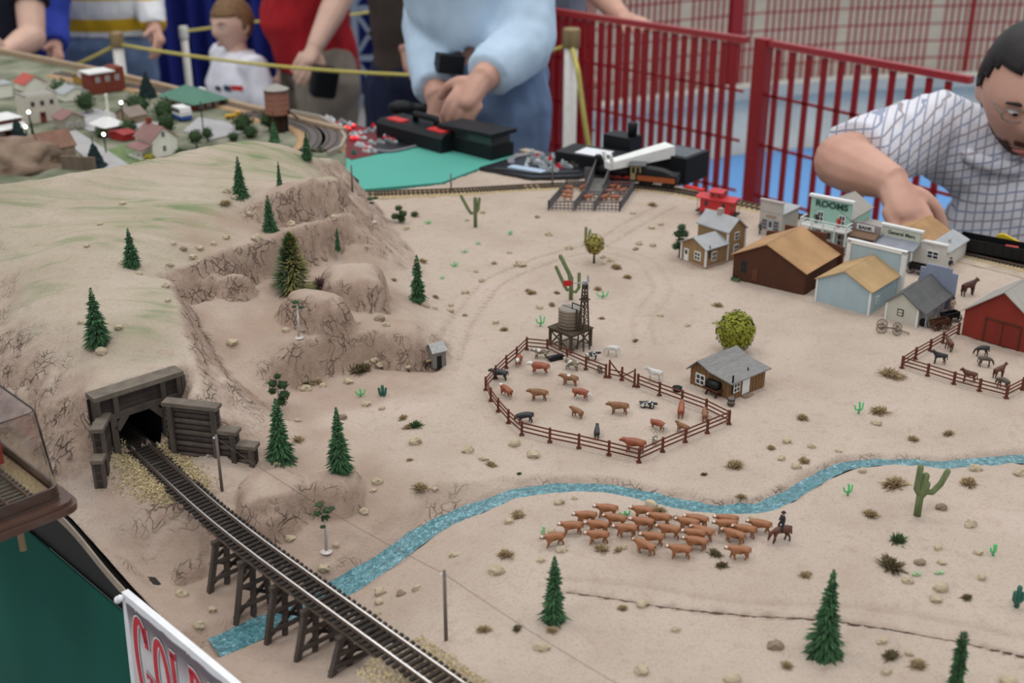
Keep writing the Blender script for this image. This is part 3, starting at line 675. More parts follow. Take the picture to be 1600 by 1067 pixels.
oct_ = [(-.0275,-.004),(-.0275,.043),(-.017,.0565),(.010,.0565),(.0205,.043),(.0205,-.004)]
vs = [(x,0,z) for x, z in oct_]+[(x,.20,z) for x, z in oct_]; q.add(vs, [(i,i+1,7+i,6+i) for i in range(5)]+[(5,0,6,11),tuple(range(6,12))]); q.build('tunnel_lining', m_pit, portal)
for x0, x1 in ((-.05,-.0275),(.0205,.05)): pb('back_wall', x0,x1,.004,.006,-.01,.08,m_portd)
pb('back_wall', -.05,.05,.004,.006,.0565,.08,m_portd)
# right wing wall of logs
A_, B_ = Vector((wl0[0], wl0[1], 0)), Vector((wl1[0], wl1[1], 0)); dW = (B_-A_).normalized(); LW = (B_-A_).length
wing = thing('wing_wall', 'stepped log retaining wall right of the tunnel portal', 'retaining wall', (A_.x-wn.x*-.002, A_.y, TZ+.010), math.atan2(dW.y, dW.x))
steps = [(0,.60*LW,.0605),(.60*LW,.80*LW,.036),(.80*LW,LW,.022)]
for x0, x1, hz in steps:
    n = int(round(hz/.0066)); dz = (hz-.004)/n
    for k in range(n): q = MB(); q.tube([(x0,0,dz*(k+.5)),(x1,0,dz*(k+.5))], dz*.54, 8); q.build('log', m_portd if k % 2 else m_port, wing, True)
    q = MB(); q.box(x0-.001,x1+.002,-.005,.008,hz-.004,hz); q.build('cap_plank', m_porttop, wing)
    q = MB(); q.box(x1-.005,x1,-.006,.006,-.006,hz-.003); q.build('post', m_port, wing)
q = MB(); q.box(.004,.009,-.006,.004,-.006,.0565); q.build('post', m_port, wing)
# left wing wall
A_ = tr(.002,-.036,0); B_ = at(158,768,.004); A_.z = B_.z = 0; dW = (B_-A_).normalized(); LW = (B_-A_).length
wing2 = thing('wing_wall', 'narrow plank retaining wall left of the tunnel portal', 'retaining wall', (A_.x, A_.y, TZ-.002), math.atan2(dW.y, dW.x))
for x0, x1, hz in ((0,.72*LW,.062),(.72*LW,LW,.036)):
    n = int(hz/.0075)
    for k in range(n): q = MB(); q.box(x0,x1,-.003,.003,k*hz/n+.0004,(k+1)*hz/n-.0004); q.build('plank', m_port if k % 2 else m_portd, wing2)
    q = MB(); q.box(x0,x1+.001,-.006,.006,hz,hz+.004); q.build('cap_plank', m_porttop, wing2)
    q = MB(); q.box(x1-.006,x1,-.0055,.0055,-.004,hz); q.build('post', m_port, wing2)
# ------------------------------------------------------------------ display case at the left
m_brn = plain('brown_plastic', (.095,.050,.036), .22, spec=.6)
m_clear = bpy.data.materials.new('clear_plastic'); m_clear.use_nodes = True; b = m_clear.node_tree.nodes['Principled BSDF']; b.inputs['Transmission Weight'].default_value = 1; b.inputs['Roughness'].default_value = .04; b.inputs['IOR'].default_value = 1.25; b.inputs['Base Color'].default_value = (.97,.97,.97,1)
m_tanw = mat('tan_peg', (.30,.22,.12), .6)
ch = .066; cc = at(128, 778, ch); ca_ = math.atan2(-.707, .707)
case = thing('display_case', 'clear plastic train display case with brown tray beside the hill', 'display case', (cc.x, cc.y, TZ+ch), ca_)
# local +x runs along the layout front towards the viewer's right; -x to far left; local -y towards the viewer
def rrect(x0, x1, y0, y1, r, n=5):
    out = []
    for cx, cy, a0 in ((x1-r,y1-r,0),(x0+r,y1-r,90),(x0+r,y0+r,180),(x1-r,y0+r,270)):
        for k in range(n): a = math.radians(a0+90*k/(n-1)); out.append((cx+r*math.cos(a), cy+r*math.sin(a)))
    return out
CL, CW = .42, .118
q = MB(); q.prism(rrect(-CL,0,-CW,0,.014), -.011, -.005, 'z'); q.prism(rrect(-CL+.003,-.003,-CW+.003,-.003,.013), -.005, -.001, 'z'); q.build('tray', m_brn, case)
q = MB(); o_, i_ = rrect(-CL+.012,-.012,-CW+.012,-.012,.008), rrect(-CL+.0145,-.0145,-CW+.0145,-.0145,.007); n = len(o_)
vs = [(x,y,z) for z in (-.001,.012) for x, y in o_]+[(x,y,z) for z in (-.001,.012) for x, y in i_]
q.add(vs, [(k,(k+1)%n,n+(k+1)%n,n+k) for k in range(n)]+[(2*n+k,2*n+(k+1)%n,3*n+(k+1)%n,3*n+k) for k in range(n)]+[(n+k,n+(k+1)%n,3*n+(k+1)%n,3*n+k) for k in range(n)]); q.build('tray_rim', m_brn, case)
q = MB(); o_ = rrect(-CL+.011,-.011,-CW+.011,-.011,.008); t_ = rrect(-CL+.017,-.017,-CW+.017,-.017,.008); n = len(o_)
vs = [(x,y,0) for x, y in o_]+[(x,y,.080) for x, y in t_]+[(x*.995-.001,y*.97-.0015,.083) for x, y in t_]
q.add(vs, [(k,(k+1)%n,n+(k+1)%n,n+k) for k in range(n)]+[(n+k,n+(k+1)%n,2*n+(k+1)%n,2*n+k) for k in range(n)]+[tuple(range(2*n,3*n))]); o = q.build('clear_cover', m_clear, case); md = o.modifiers.new('s','SOLIDIFY'); md.thickness = .0016
q = MB(); q.box(-CL+.016,-.016,-CW+.016,-.016,-.001,.004); q.build('gravel_bed', mat('case_gravel', (.36,.27,.15), .9, var=.5, scale=500, bump=.6, bscale=700), case)
for yy in (-.054,-.036): q = MB(); q.box(-CL+.016,-.018,yy-.0007,yy+.0007,.006,.0085); q.build('rail', m_railw, case)
q = MB(); q.box(-.0013,.0013,-.015,.015,.004,.006); tm = q.mesh('tie', mat('grey_tie', (.12,.105,.09), .9))
for k in range(52): o = link('tie', tm, case); o.location = (-.022-k*.0068, -.045, 0)
q = MB(); q.tube([(-.030,-.045,-.011),(-.030,-.045,-.045)], .003, 8); q.build('peg', m_tanw, case)
rc = thing('boxcar', 'red model freight car inside the clear display case', 'train car', case.matrix_basis @ Vector((-.093,-.045,.0085)), ca_)
q = MB(); q.box(-.10,.018,-.014,.014,.008,.042); q.build('body', plain('oxide_red', (.30,.035,.025), .55), rc); q = MB(); q.prism([(-.0155,.042),(.0155,.042),(0,.047)], -.101, .019, 'x'); q.build('roof', plain('oxide_red_roof', (.20,.03,.025), .6), rc)
for x in (.0,-.08):
    for y in (-.009,.009): q = MB(); q.tube([(x,y-.001,.005),(x,y+.001,.005)], .005, 12); q.build('wheel', m_black, rc)
q = MB(); q.box(-.095,.014,-.006,.006,.005,.008); q.build('underframe', m_black, rc)
# ------------------------------------------------------------------ western sign on the fascia
so_ = Vector((-.3311,.8611,TZ-.006)); sign = thing('banner_sign', 'western style sign with red letters on a white bordered grey panel', 'sign', so_, math.radians(-45))
m_sw = plain('sign_white', (.80,.80,.82), .5); m_sr = plain('sign_red', (.55,.028,.045), .5); m_sk = plain('sign_dark', (.06,.05,.06), .5)
m_sg = bpy.data.materials.new('sign_grey'); m_sg.use_nodes = True; nt = m_sg.node_tree; b = nt.nodes['Principled BSDF']; b.inputs['Roughness'].default_value = .5
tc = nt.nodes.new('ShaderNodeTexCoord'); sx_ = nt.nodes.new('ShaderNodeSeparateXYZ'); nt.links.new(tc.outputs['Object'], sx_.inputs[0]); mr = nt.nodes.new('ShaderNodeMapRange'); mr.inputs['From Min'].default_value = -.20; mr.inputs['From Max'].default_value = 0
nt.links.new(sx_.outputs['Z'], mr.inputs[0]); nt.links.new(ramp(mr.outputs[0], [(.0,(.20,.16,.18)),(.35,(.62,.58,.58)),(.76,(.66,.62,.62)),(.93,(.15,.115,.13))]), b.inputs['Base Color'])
q = MB(); q.prism([(0,0),(.46,.0),(.46,-.2),(-.012,-.2),(-.009,-.1),(-.004,-.04)], 0, .006, 'y'); q.build('board', m_sw, sign)
jag = [(.006,-.030),(.006,-.008)]; rj = random.Random(3); x = .006
while x < .45:
    x += .004+rj.random()*.007; z = -.0065-rj.random()*.0018
    jag.append((x, z))
    if rj.random() < .14: jag += [(x+.001,z-.006),(x+.0025,z)]; x += .0025
jag += [(.452,-.19),(-.003,-.19),(-.001,-.1)]
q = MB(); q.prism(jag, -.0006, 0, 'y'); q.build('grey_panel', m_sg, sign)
def stroke(q, pts, wd_, y, closed=False):
    pts = [Vector((p[0], 0, p[1])) for p in pts]; n = len(pts); vs = []
    for i, p in enumerate(pts):
        a = pts[(i-1) % n] if closed or i else p; c = pts[(i+1) % n] if closed or i < n-1 else p
        d = (c-a).normalized(); nn = Vector((-d.z, 0, d.x)); vs += [p+nn*wd_/2+Vector((0,y,0)), p-nn*wd_/2+Vector((0,y,0))]
    q.add(vs, [(2*i, 2*((i+1)%n), 2*((i+1)%n)+1, 2*i+1) for i in range(n if closed else n-1)])
def arc(cx, cz, rx, rz, a0, a1, n=14): return [(cx+rx*math.cos(math.radians(a0+(a1-a0)*k/n)), cz+rz*math.sin(math.radians(a0+(a1-a0)*k/n))) for k in range(n+1)]
LW_ = .0165; H_ = .092
LET = {'G': [arc(.0085,-.046,.0082,.044,38,322,26), [(.0155,-.072),(.0155,-.052),(.0095,-.052)], [(.0155,-.005),(.0155,-.024)]],
       'O': [arc(.0085,-.046,.0085,.044,0,360,30)], 'L': [[(.002,-.002),(.002,-.090)], [(-.001,-.003),(.007,-.003)], [(.0,-.089),(.016,-.089),(.016,-.070)]],
       'D': [[(.002,-.002),(.002,-.090)], [(-.001,-.003),(.004,-.003)]+arc(.005,-.046,.011,.043,90,-90,18)+[(-.001,-.089)]],
       'E': [[(.002,-.002),(.002,-.090)], [(-.001,-.003),(.015,-.003),(.015,-.018)], [(.002,-.046),(.011,-.046)], [(-.001,-.089),(.015,-.089),(.015,-.072)]],
       'N': [[(.002,-.090),(.002,-.002),(.0145,-.088),(.0145,-.002)]]}
x = .014; zt = -.013
for kx, c_ in enumerate('GOLDEN'):
    big = 1.12 if kx == 0 else 1.0; par = None
    for (wd_, y, mm, nm) in ((.0112,-.0008,m_sk,'letter'),(.0098,-.0011,m_sw,'letter_border'),(.0070,-.0014,m_sr,'letter_fill')):
        q = MB()
        for st in LET[c_]: stroke(q, [(x+p[0]*1.22*big, zt-.006*(kx > 0)+p[1]*big) for p in st], wd_, y)
        o = q.build(nm, mm, par or sign); par = par or o
    x += .0325 if kx == 0 else .029
q = MB(); q.ball((.002,-.003,-.004),.0032,8,6); q.ball((-.003,-.003,-.008),.0034,8,6); q.build('clip', m_sw, sign, True)
# ------------------------------------------------------------------ telegraph poles and wire
m_pole = plain('grey_pole', (.17,.135,.12), .8)
def pole(px, py, h, label, tall=True, arms=True):
    g = gnd(px, py); o = thing('telegraph_pole', label, 'pole', g)
    q = MB(); q.tube([(0,0,-.003),(0,0,h)], [.0016,.0013], 8); q.build('shaft', m_pole, o, True)
    if arms: q = MB(); q.ball((-.0022,0,h-.003),.0011,6,4); q.build('insulator', m_sw, o)
    return g+Vector((0,0,h-.003))
q = MB(); q.box(-.006,.006,-.02,.02,-.01,.036); o = q.build('rear_wing_wall', m_portd); o.location = at(551,309); o.rotation_euler = (0,0,math.radians(25)); tag(o, 'dark timber wall end where the far track enters the hill', 'retaining wall')
w1 = pole(347, 766, .0595, 'grey telegraph pole in front of the log wing wall'); w2 = pole(697, 1000, .0655, 'grey telegraph pole standing right of the trestle')
w3 = pole(705, 301, .034, 'thin pole by the back track before the green table', arms=False); w4 = pole(863, 292, .05, 'slim pole by the back track beside the cattle pens'); w0 = pole(551, 300, .042, 'thin pole standing by the dark rear retaining wall', arms=False)
q = MB(); pts = []
dirw = (w2-w1)
for a, c, sg in ((w1,w2,.006),(w2,w2+dirw*.9,.006)):
    for k in range(12): t = k/12; v = a.lerp(c, t); v.z -= sg*4*t*(1-t); pts.append(v)
q.tube(pts, .00028, 4); tag(q.build('wire', plain('wire_brown', (.10,.07,.06), .6)), 'thin wire strung between the front telegraph poles', 'wire')
# ------------------------------------------------------------------ plants and stones
m_fir = mat('fir_green', (.022,.070,.032), .8, var=.5, scale=120, col2=(.06,.15,.06)); m_fir2 = mat('fir_green_light', (.06,.15,.06), .8, var=.4, scale=120)
m_bark = mat('fir_bark', (.06,.04,.025), .9); m_white = mat('birch_white', (.55,.50,.47), .8, var=.2, scale=80)
m_olive = mat('olive_leaf', (.11,.12,.015), .8, var=.5, scale=150, col2=(.36,.33,.035)); m_ygreen = mat('yellow_green_leaf', (.13,.17,.02), .8, var=.55, scale=120, col2=(.42,.42,.05)); m_oliveg = mat('olive_yellow_leaf', (.24,.21,.04), .8, var=.4, scale=150, col2=(.46,.40,.09))
m_dry = mat('dry_brush', (.40,.29,.16), .95, var=.35, scale=200, col2=(.66,.52,.33)); m_dryd = mat('dark_brush', (.13,.11,.055), .95, var=.5, scale=200, col2=(.30,.24,.13)); m_mauve = mat('mauve_twig', (.20,.13,.13), .95, var=.3, scale=200)
m_stone = mat('cream_stone', (.44,.355,.235), .9, var=.3, scale=120, col2=(.66,.56,.40), bump=.3); m_stoned = mat('brown_stone', (.28,.21,.15), .9, var=.3, scale=120, bump=.3)
m_cact = mat('cactus_green', (.15,.19,.085), .8, var=.25, scale=200, stretch=(3,3,.3)); m_neon = mat('green_plastic', (.10,.55,.20), .35, spec=.6); m_pale = mat('pale_green_plastic', (.36,.60,.33), .4); m_teal = plain('teal_plastic', (.035,.13,.095), .5); m_glight = mat('tuft_yellow', (.24,.23,.07), .9, var=.4, scale=90, col2=(.42,.37,.12)); m_gdark = mat('tuft_green', (.08,.13,.05), .9, var=.5, scale=90)
m_dkleaf = mat('dark_leaf', (.025,.055,.022), .85, var=.5, scale=140, col2=(.06,.11,.04))
def fir_mesh(seed, h=.075, r=.022, dens=1.0, m=None, e=.85):
    q = MB(); g = random.Random(seed); nw = 24
    for i in range(nw):
        t = i/(nw-1); z = h*(.05+.93*t); rr = (r*(1-t)**e+.0022)*(.78+.4*g.random()); k = int((24-14*t)*dens)
        for j in range(k):
            a = 2*PI*(j+g.random())/k; L = rr*(.7+.5*g.random()); w_ = .0016+.0012*(1-t); ca, sa = math.cos(a), math.sin(a); dz = -L*.30*(1-t)+L*.35*t+(g.random()-.5)*.003
            base = Vector((ca*.0005, sa*.0005, z+.002)); tip = Vector((ca*L, sa*L, z+dz)); mid = base.lerp(tip, .55); side = Vector((-sa, ca, 0))*w_; up = Vector((0,0,w_*.8))
            q.add([base, mid+side, tip, mid-side, mid+up], [(0,1,4),(1,2,4),(2,3,4),(3,0,4)], 1 if g.random() < .3 else 0)
    return q.mesh('foliage', m or [m_fir, m_fir2])
def trunk_mesh(h, r, m, lean=0): q = MB(); q.tube([(0,0,-.004),(lean*.4,0,h*.5),(lean,0,h)], [r,r*.85,r*.5], 8); return q.mesh('trunk', m)
firs = [fir_mesh(s) for s in (1, 2, 3)]; tk = trunk_mesh(.06, .0018, m_bark); thin = fir_mesh(9, .075, .014, .8); colm = fir_mesh(11, .072, .022, 1.3, e=.30); tkw = trunk_mesh(.03, .0017, m_white)
def fir(px, py, ptop, wpx, label, me=None, lift=0., lean=0., white=False):
    g = gnd(px, py); hh = CZ+ray(px, ptop).z*(g.y/ray(px, ptop).y)-g.z; z = g.y/ray(px, py).y; rr = wpx/FPX*z/2
    o = thing('conifer_tree', label, 'tree', g, R.random()*6); f = link('foliage', me or R.choice(firs), o); k = link('trunk', tkw if white else tk, o)
    f.location.z = lift; s = (hh-lift)/.072; f.scale = (rr/.022, rr/.022, s); k.scale = (1, 1, 1 if white else s)
    o.rotation_euler = (0, lean, 0) if lean else o.rotation_euler
    return o
fir(376,306,248,27,'dark green fir on the upper hill beside two stones'); fir(437,289,254,16,'slim fir on the crest above the upper rock outcrop', thin); fir(422,361,308,26,'dark fir on the sand ledge before the upper rock outcrop')
fir(207,416,360,30,'dark green fir alone in the middle of the grassy hill'); fir(154,538,455,44,'bushy fir on the hill above the tunnel portal'); fir(653,471,402,30,'tall slim fir at the foot of the slope beyond the cliffs')
fir(480,249,207,20,'small dark fir on the far crest beside the town tracks'); fir(438,716,628,46,'wide fir beside the end of the log wing wall'); fir(531,735,642,44,'fir on the low sand mound between wing wall and creek')
fir(865,970,874,44,'fir in front of the cattle herd with gaps between whorls'); fir(1287,1020,898,60,'largest fully bushy fir on the near sand plain'); fir(1490,1085,988,28,'narrow column shaped fir cut by the picture edge', colm)
fir(529,405,357,17,'small fir on a white trunk below the cliff band', thin, lift=.012, white=True); fir(501,240,222,9,'tiny fir seedling beside the curved town track', thin)
# big pampas-like yellow green tuft
g = at(450, 474, .062); g = onsand(g.x, g.y+.038); q = MB(); rg = random.Random(4)
for k in range(900):
    t = rg.random()**.8; a = rg.random()*2*PI; rr = .030*(1-t)**.7+.003; z0 = .075*t; b0 = Vector((0,0,z0*.85+.004)); tip = Vector((math.cos(a)*rr, math.sin(a)*rr, z0-.006+.012*rg.random())); sd = Vector((-math.sin(a), math.cos(a), 0))*.0012
    m_ = b0.lerp(tip, .6); q.add([b0, m_+sd, tip, m_-sd], [(0,1,2),(0,2,3)], 0 if math.cos(a) > -.3 and rg.random() < .65 else 1)
o = thing('conifer_tree', 'yellow green shaggy conifer behind the big boulder', 'tree', g); q.build('foliage', [m_glight, m_gdark], o); link('trunk', tk, o)
def leafball(seed, r, n, mats, sq=1.0, core=True):
    q = MB(); g = random.Random(seed)
    if core: q.ball((0,0,0), (r*.72,r*.72,r*.72*sq), 10, 7, 1, .15, g)
    for k in range(n):
        v = Vector((g.gauss(0,1), g.gauss(0,1), g.gauss(0,1))).normalized(); rr = r*(.72+.33*g.random()); p = Vector((v.x*rr, v.y*rr, v.z*rr*sq)); t = v.orthogonal().normalized(); t.rotate(Matrix.Rotation(g.random()*6, 3, v)); u = v.cross(t); s = r*(.16 if n < 500 else .11)*(.6+.8*g.random())
        tl = v*s*.6*(g.random()); q.add([p-t*s, p+u*s*.6+tl, p+t*s+tl, p-u*s*.6], [(0,1,2),(0,2,3)], 0)
    return q.mesh('foliage', mats)
def leafy(px, py, ptop, wpx, label, mats, trunk=None, tr_px=0, name='leafy_tree', sq=1., n=420, cat='tree'):
    g = gnd(px, py); z = g.y/ray(px, py).y; hh = CZ+ray(px, ptop).z*(g.y/ray(px, ptop).y)-g.z; r = wpx/FPX*z/2; th = tr_px/FPX*z/.92
    o = thing(name, label, cat, g, R.random()*6); f = link('foliage', leafball(int(px), 1.0, n, mats, 1.), o); rz_ = (hh-th)/2; f.scale = (r, r, rz_); f.location.z = th+rz_*.98
    q = MB(); q.tube([(0,0,-.003),(0,0,th+rz_)], [.0018*r/.02+.0006,.0008], 7); q.build('trunk', trunk or m_bark, o, True); return o
leafy(928,411,365,31,'round olive yellow tree with stones at its foot', [m_oliveg,m_dryd], tr_px=14); leafy(1147,550,487,58,'large round yellow green bush tree behind the brown cabin', [m_ygreen,m_dkleaf], tr_px=4, n=1900)
leafy(648,338,330,15,'small dark bush on the sand beyond the cliffs', [m_dkleaf,m_dkleaf], name='dark_bush', cat='bush', n=120)
def clumpy(px, py, ptop, label, clumps, trunk, th):
    g = gnd(px, py); z = g.y/ray(px, py).y; o = thing('clumpy_tree', label, 'tree', g); sc_ = z/FPX
    q = MB(); q.tube([(0,0,-.003),(0,0,(py-ptop)*sc_*th)], [.0013,.0006], 7); q.build('trunk', trunk, o, True)
    for i, (dx, dy, r) in enumerate(clumps):
        f = link('foliage', leafball(i+int(px), 1.15, 120, [m_dkleaf,m_dkleaf]), o); f.location = ((dx-px)*sc_, R.uniform(-.003,.003), (py-dy)*sc_/.92); f.scale = (r*sc_, r*sc_, r*sc_*.75)
clumpy(437,640,578,'clumpy dark tree on white trunk just behind the wide fir', [(438,586,6),(431,597,8),(444,602,9),(429,608,7),(447,614,9),(441,626,9)], m_white, .9)
clumpy(625,348,322,'small clumpy tree on the sand beyond the slope', [(624,326,6),(630,334,7),(618,339,7),(628,343,6)], m_bark, .8)
clumpy(1061,402,352,'dark clumpy tree left of the tan farmhouse', [(1062,356,7),(1058,366,8),(1066,366,8),(1062,378,9),(1056,386,7),(1066,388,7)], m_bark, .8)
def palm(px, py, ptop, label, blobs):
    g = gnd(px, py); z = g.y/ray(px, py).y; o = thing('white_trunk_tree', label, 'tree', g); k = z/FPX; q = MB(); q.tube([(0,0,-.003),(.001,0,(py-ptop)*k*.8/.92)], [.0016,.0011], 8); q.build('trunk', m_white, o, True)
    q = MB(); q.ball((0,0,0),(.006,.006,.0012),10,4); q.build('root_disc', m_white, o)
    for i, (dx, dy, rx) in enumerate(blobs): f = link('foliage', leafball(i+int(px), 1., 60, [m_fir,m_dkleaf]), o); f.location = (dx*k, R.uniform(-.004,.004), dy*k/.92); f.scale = (rx*k, rx*k, rx*k*.42)
palm(510,861,776,'white trunked tree with ragged dark crown below the mound', [(-6,78,9),(6,70,11),(-8,66,9),(12,68,7),(2,58,9),(0,50,7),(-2,44,6)])
palm(467,527,468,'tiny white trunked tree in front of the big boulder', [(0,56,8),(7,46,6),(-4,47,5)]); palm(582,346,308,'small white trunked tree by the dark rear retaining wall', [(-2,33,7),(6,34,6),(0,28,5)])
# saguaro cacti
def capped(pts, r): 
    pts = [Vector(p) for p in pts]; d = (pts[-1]-pts[-2]).normalized(); e = pts[-1]; return pts+[e+d*r*.6, e+d*r*.95], [r]*len(pts)+[r*.75, r*.15]
def cactus(px, py, ptop, arms, label, m, r, name='saguaro_cactus', cat='cactus', stemtop=None):
    g = gnd(px, py); z = g.y/ray(px, py).y; k = z/FPX/.92; o = thing(name, label, cat, g)
    q = MB(); p_, r_ = capped([(0,0,-.003),(0,0,(py-ptop)*k*.5),((stemtop or 0)*k,0,(py-ptop)*k)], r); q.tube(p_, r_, 8); q.build('stem', m, o, True)
    for (y0, dx, ytop, dxt) in arms:
        q = MB(); p_, r_ = capped([(0,0,(py-y0)*k),(dx*.6*k,-.001,(py-y0-1)*k),(dx*k,-.001,(py-y0+abs(dx)*.5)*k),(dxt*k,-.001,(py-ytop)*k)], r*.82); q.tube(p_, r_, 8); q.build('arm', m, o, True)
    return o
cactus(1433,805,740,[(765,-7,725,-6),(765,26,732,33),(770,5,752,7)],'tallest green saguaro cactus standing right of the cattle herd', m_cact, .0036, stemtop=4); cactus(743,355,312,[(333,-10,308,-20),(330,4,312,6)],'grey green saguaro with long left arm on the far sand', m_cact, .0030)
cactus(892,468,402,[(452,-9,418,-22),(455,11,428,11),(440,-2,424,-4)],'many armed saguaro behind the windmill vane', m_cact, .0028, stemtop=-16); cactus(1588,948,915,[(938,-6,922,-6),(936,6,924,6)],'small teal cactus figure at the far right of the near plain', m_teal, .0022)
cactus(915,381,357,[(372,4,360,6)],'slim grey cactus behind the round olive tree', m_cact, .0022); cactus(598,618,603,[(616,-4,606,-5),(616,4,606,5)],'small dark green agave on the sand by the slope', m_teal, .0018, 'agave', 'plant')
def plastic(px, py, w_, h_, label, m):
    g = gnd(px, py); k = g.y/ray(px, py).y/FPX; o = MB(); rr = .0011
    o.tube(*capped([(0,0,-.001),(.1*w_*k,0,h_*.5*k),(0,0,h_*k)], rr), 6); o.tube(*capped([(0,0,h_*.3*k),(-w_*.35*k,0,h_*.35*k),(-w_*.5*k,0,h_*.7*k)], rr*.85), 6); o.tube(*capped([(0,0,h_*.2*k),(w_*.4*k,.001,h_*.35*k),(w_*.5*k,.002,h_*.85*k)], rr*.85), 6)
    q = o.build('toy_cactus', m, None, True); q.location = g; tag(q, label, 'cactus', 'bright green plastic cacti'); return q
for a in ((844,510,13,18,'bright green plastic cactus left of the water tank',m_neon),(941,466,18,12,'bright green plastic cactus right of the windmill',m_neon),(563,620,14,14,'bright green plastic cactus near the dark agave',m_neon),(1341,646,14,20,'bright green plastic cactus below the horse corral',m_neon),(1324,774,14,20,'bright green plastic cactus just under the right hand creek',m_neon),
          (1551,868,10,20,'green plastic cactus near the right edge of the plain',m_neon),(848,842,5,22,'thin pale green plastic sprig at the head of the herd',m_pale),(976,806,16,8,'bright green plastic cactus among the rear cattle',m_neon),(669,350,10,6,'flat green plastic plant beside the small dark bush',m_neon),(797,367,7,7,'tiny green plastic plant right of the far saguaro',m_neon),
          (710,417,10,8,'green plastic plant on the sand above the slim fir',m_neon),(726,395,10,6,'pale green plastic plant on the far sand',m_pale),(691,436,6,5,'faint pale green plant beside the slim fir',m_pale),(747,382,7,5,'faint pale plant below the far saguaro',m_pale),(1432,900,14,7,'pale green plant left of the large near stone',m_pale),(1468,897,14,5,'pale green plant above the large near stone',m_pale)): plastic(*a)
q = MB(); pt = []
for a, c in zip(((885,926),(960,936),(1050,951),(1170,963),(1290,969),(1400,986),(1500,1004)), ((960,936),(1050,951),(1170,963),(1290,969),(1400,986),(1500,1004),(1620,1031))):
    for k in range(16): t = k/16; g = gnd(a[0]+(c[0]-a[0])*t, a[1]+(c[1]-a[1])*t); pt.append(g+Vector((0, R.uniform(-.0007,.0007), .0001)))
q.tube(pt, [R.uniform(.00035,.0010) for _ in pt], 4); struct(q.build('trim_1', plain('seam_dark', (.10,.07,.055), .9)))
# stones and brush, described by what they lie beside
LM = [('the creek bend',1200,790),('the cattle herd',1020,830),('the big cattle corral',940,625),('the brown cabin',1135,585),('the water tank',888,500),('the round olive tree',928,400),('the big boulder',488,485),('the cliff band',400,420),('the lone hill fir',207,400),('the tunnel portal',215,640),('the wide fir',438,690),('the mound fir',530,700),
      ('the trestle',470,960),('the far saguaro',743,335),('the slim fir',653,440),('the upper outcrop',470,320),('the herd rider',1218,830),('the tall saguaro',1440,770),('the gapped fir',865,925),('the largest fir',1287,965),('the column fir',1490,1030),('the horse corral',1480,580),('the cattle pens',920,305),('the tan farmhouse',1110,385),('the brown false front store',1230,420),('the front pole',697,950),('the low cliff foot',560,580),('the yellow green bush',1147,515),('the ragged white tree',510,820)]
_used = {}
def where(px, py):
    n, x, y = min(LM, key=lambda l: math.hypot(l[1]-px, (l[2]-py)*1.3)); dx, dy = px-x, (py-y)*1.3; d = math.hypot(dx, dy)
    if abs(dx) > 2.2*abs(dy): r = 'right of' if dx > 0 else 'left of'
    elif abs(dy) > 2.2*abs(dx): r = 'in front of' if dy > 0 else 'behind'
    else: r = ('in front and right of' if dx > 0 else 'in front and left of') if dy > 0 else ('behind and right of' if dx > 0 else 'behind and left of')
    return ('close ' if d < 45 else '')+r+' '+n
PEND = []
def later(o, base, px, py): PEND.append((o, base+' '+where(px, py), px, py))
def settle():
    by = {}
    for t in PEND: by.setdefault(t[1], []).append(t)
    W_ = ['first','second','third','fourth','fifth','sixth','seventh','eighth','ninth','tenth','eleventh','twelfth','thirteenth','fourteenth','fifteenth','sixteenth','seventeenth','eighteenth']
    for k, ts in by.items():
        if len(ts) == 1: ts[0][0]['label'] = k; continue
        ts.sort(key=lambda t: t[2])
        for i, t in enumerate(ts):
            t[0]['label'] = k+', '+(('left one' if i == 0 else 'right one') if len(ts) == 2 else W_[i]+' from left')
def stone_mesh(seed, m):
    g = random.Random(seed); bm = bmesh.new(); bmesh.ops.create_icosphere(bm, subdivisions=2, radius=1)
    sx, sy, sz = 1, .7+.3*g.random(), .55+.25*g.random(); off = Vector((g.random()*9, g.random()*9, g.random()*9))
    for v in bm.verts:
        f = 1+.45*mnoise.noise(v.co*1.4+off)+.30*mnoise.noise(v.co*3.2+off); v.co = Vector((v.co.x*sx*f, v.co.y*sy*f, v.co.z*sz*f))
    me = bpy.data.meshes.new('stone'); bm.to_mesh(me); bm.free(); me.materials.append(m); return me
stones = [stone_mesh(s, m_stone) for s in range(7)]; stonesd = [stone_mesh(s+20, m_stoned) for s in range(4)]
def cvt(sc_, ox, oy, l): return [(ox+x/sc_, oy+y/sc_, (t[2] if len(t) > 2 else None)) for t in l for x, y in [t[:2]]]
ST = cvt(3.2,250,400,[(360,430,18),(628,370,12),(1100,310,18),(1130,340,12),(985,330,11),(730,660,17),(815,645,12),(940,625,15),(1035,535,11),(1070,520,12),(1095,540,14),(1240,555,12),(690,820,11),(910,805,14),(1030,738,14),(1110,760,11),(1275,925,19),(1540,965,19),(590,1035,13),(1325,240,15),(1375,260,9),(1455,270,11),(1455,245,10),(1525,180,12),(1525,295,8),(50,40,11),(30,145,13),(40,220,11)])
ST += cvt(3.2,300,734,[(490,340,16),(720,375,11),(660,490,19),(925,55,18),(905,100,11),(860,205,15),(940,605,21),(1045,615,15),(1125,590,16),(935,660,14),(930,715,13),(1310,420,18),(1525,500,25),(1585,255,17),(100,695,15),(35,775,19),(1215,95,10)])
ST += cvt(3.2,0,734,[(910,615,20)])
ST += cvt(3.2,720,400,[(300,40,17),(20,180,11),(175,330,12),(395,255,11),(270,935,19),(365,990,20),(35,970,17),(115,1010,15),(1275,330,11),(1135,345,10),(1000,295,10),(165,35,8)])
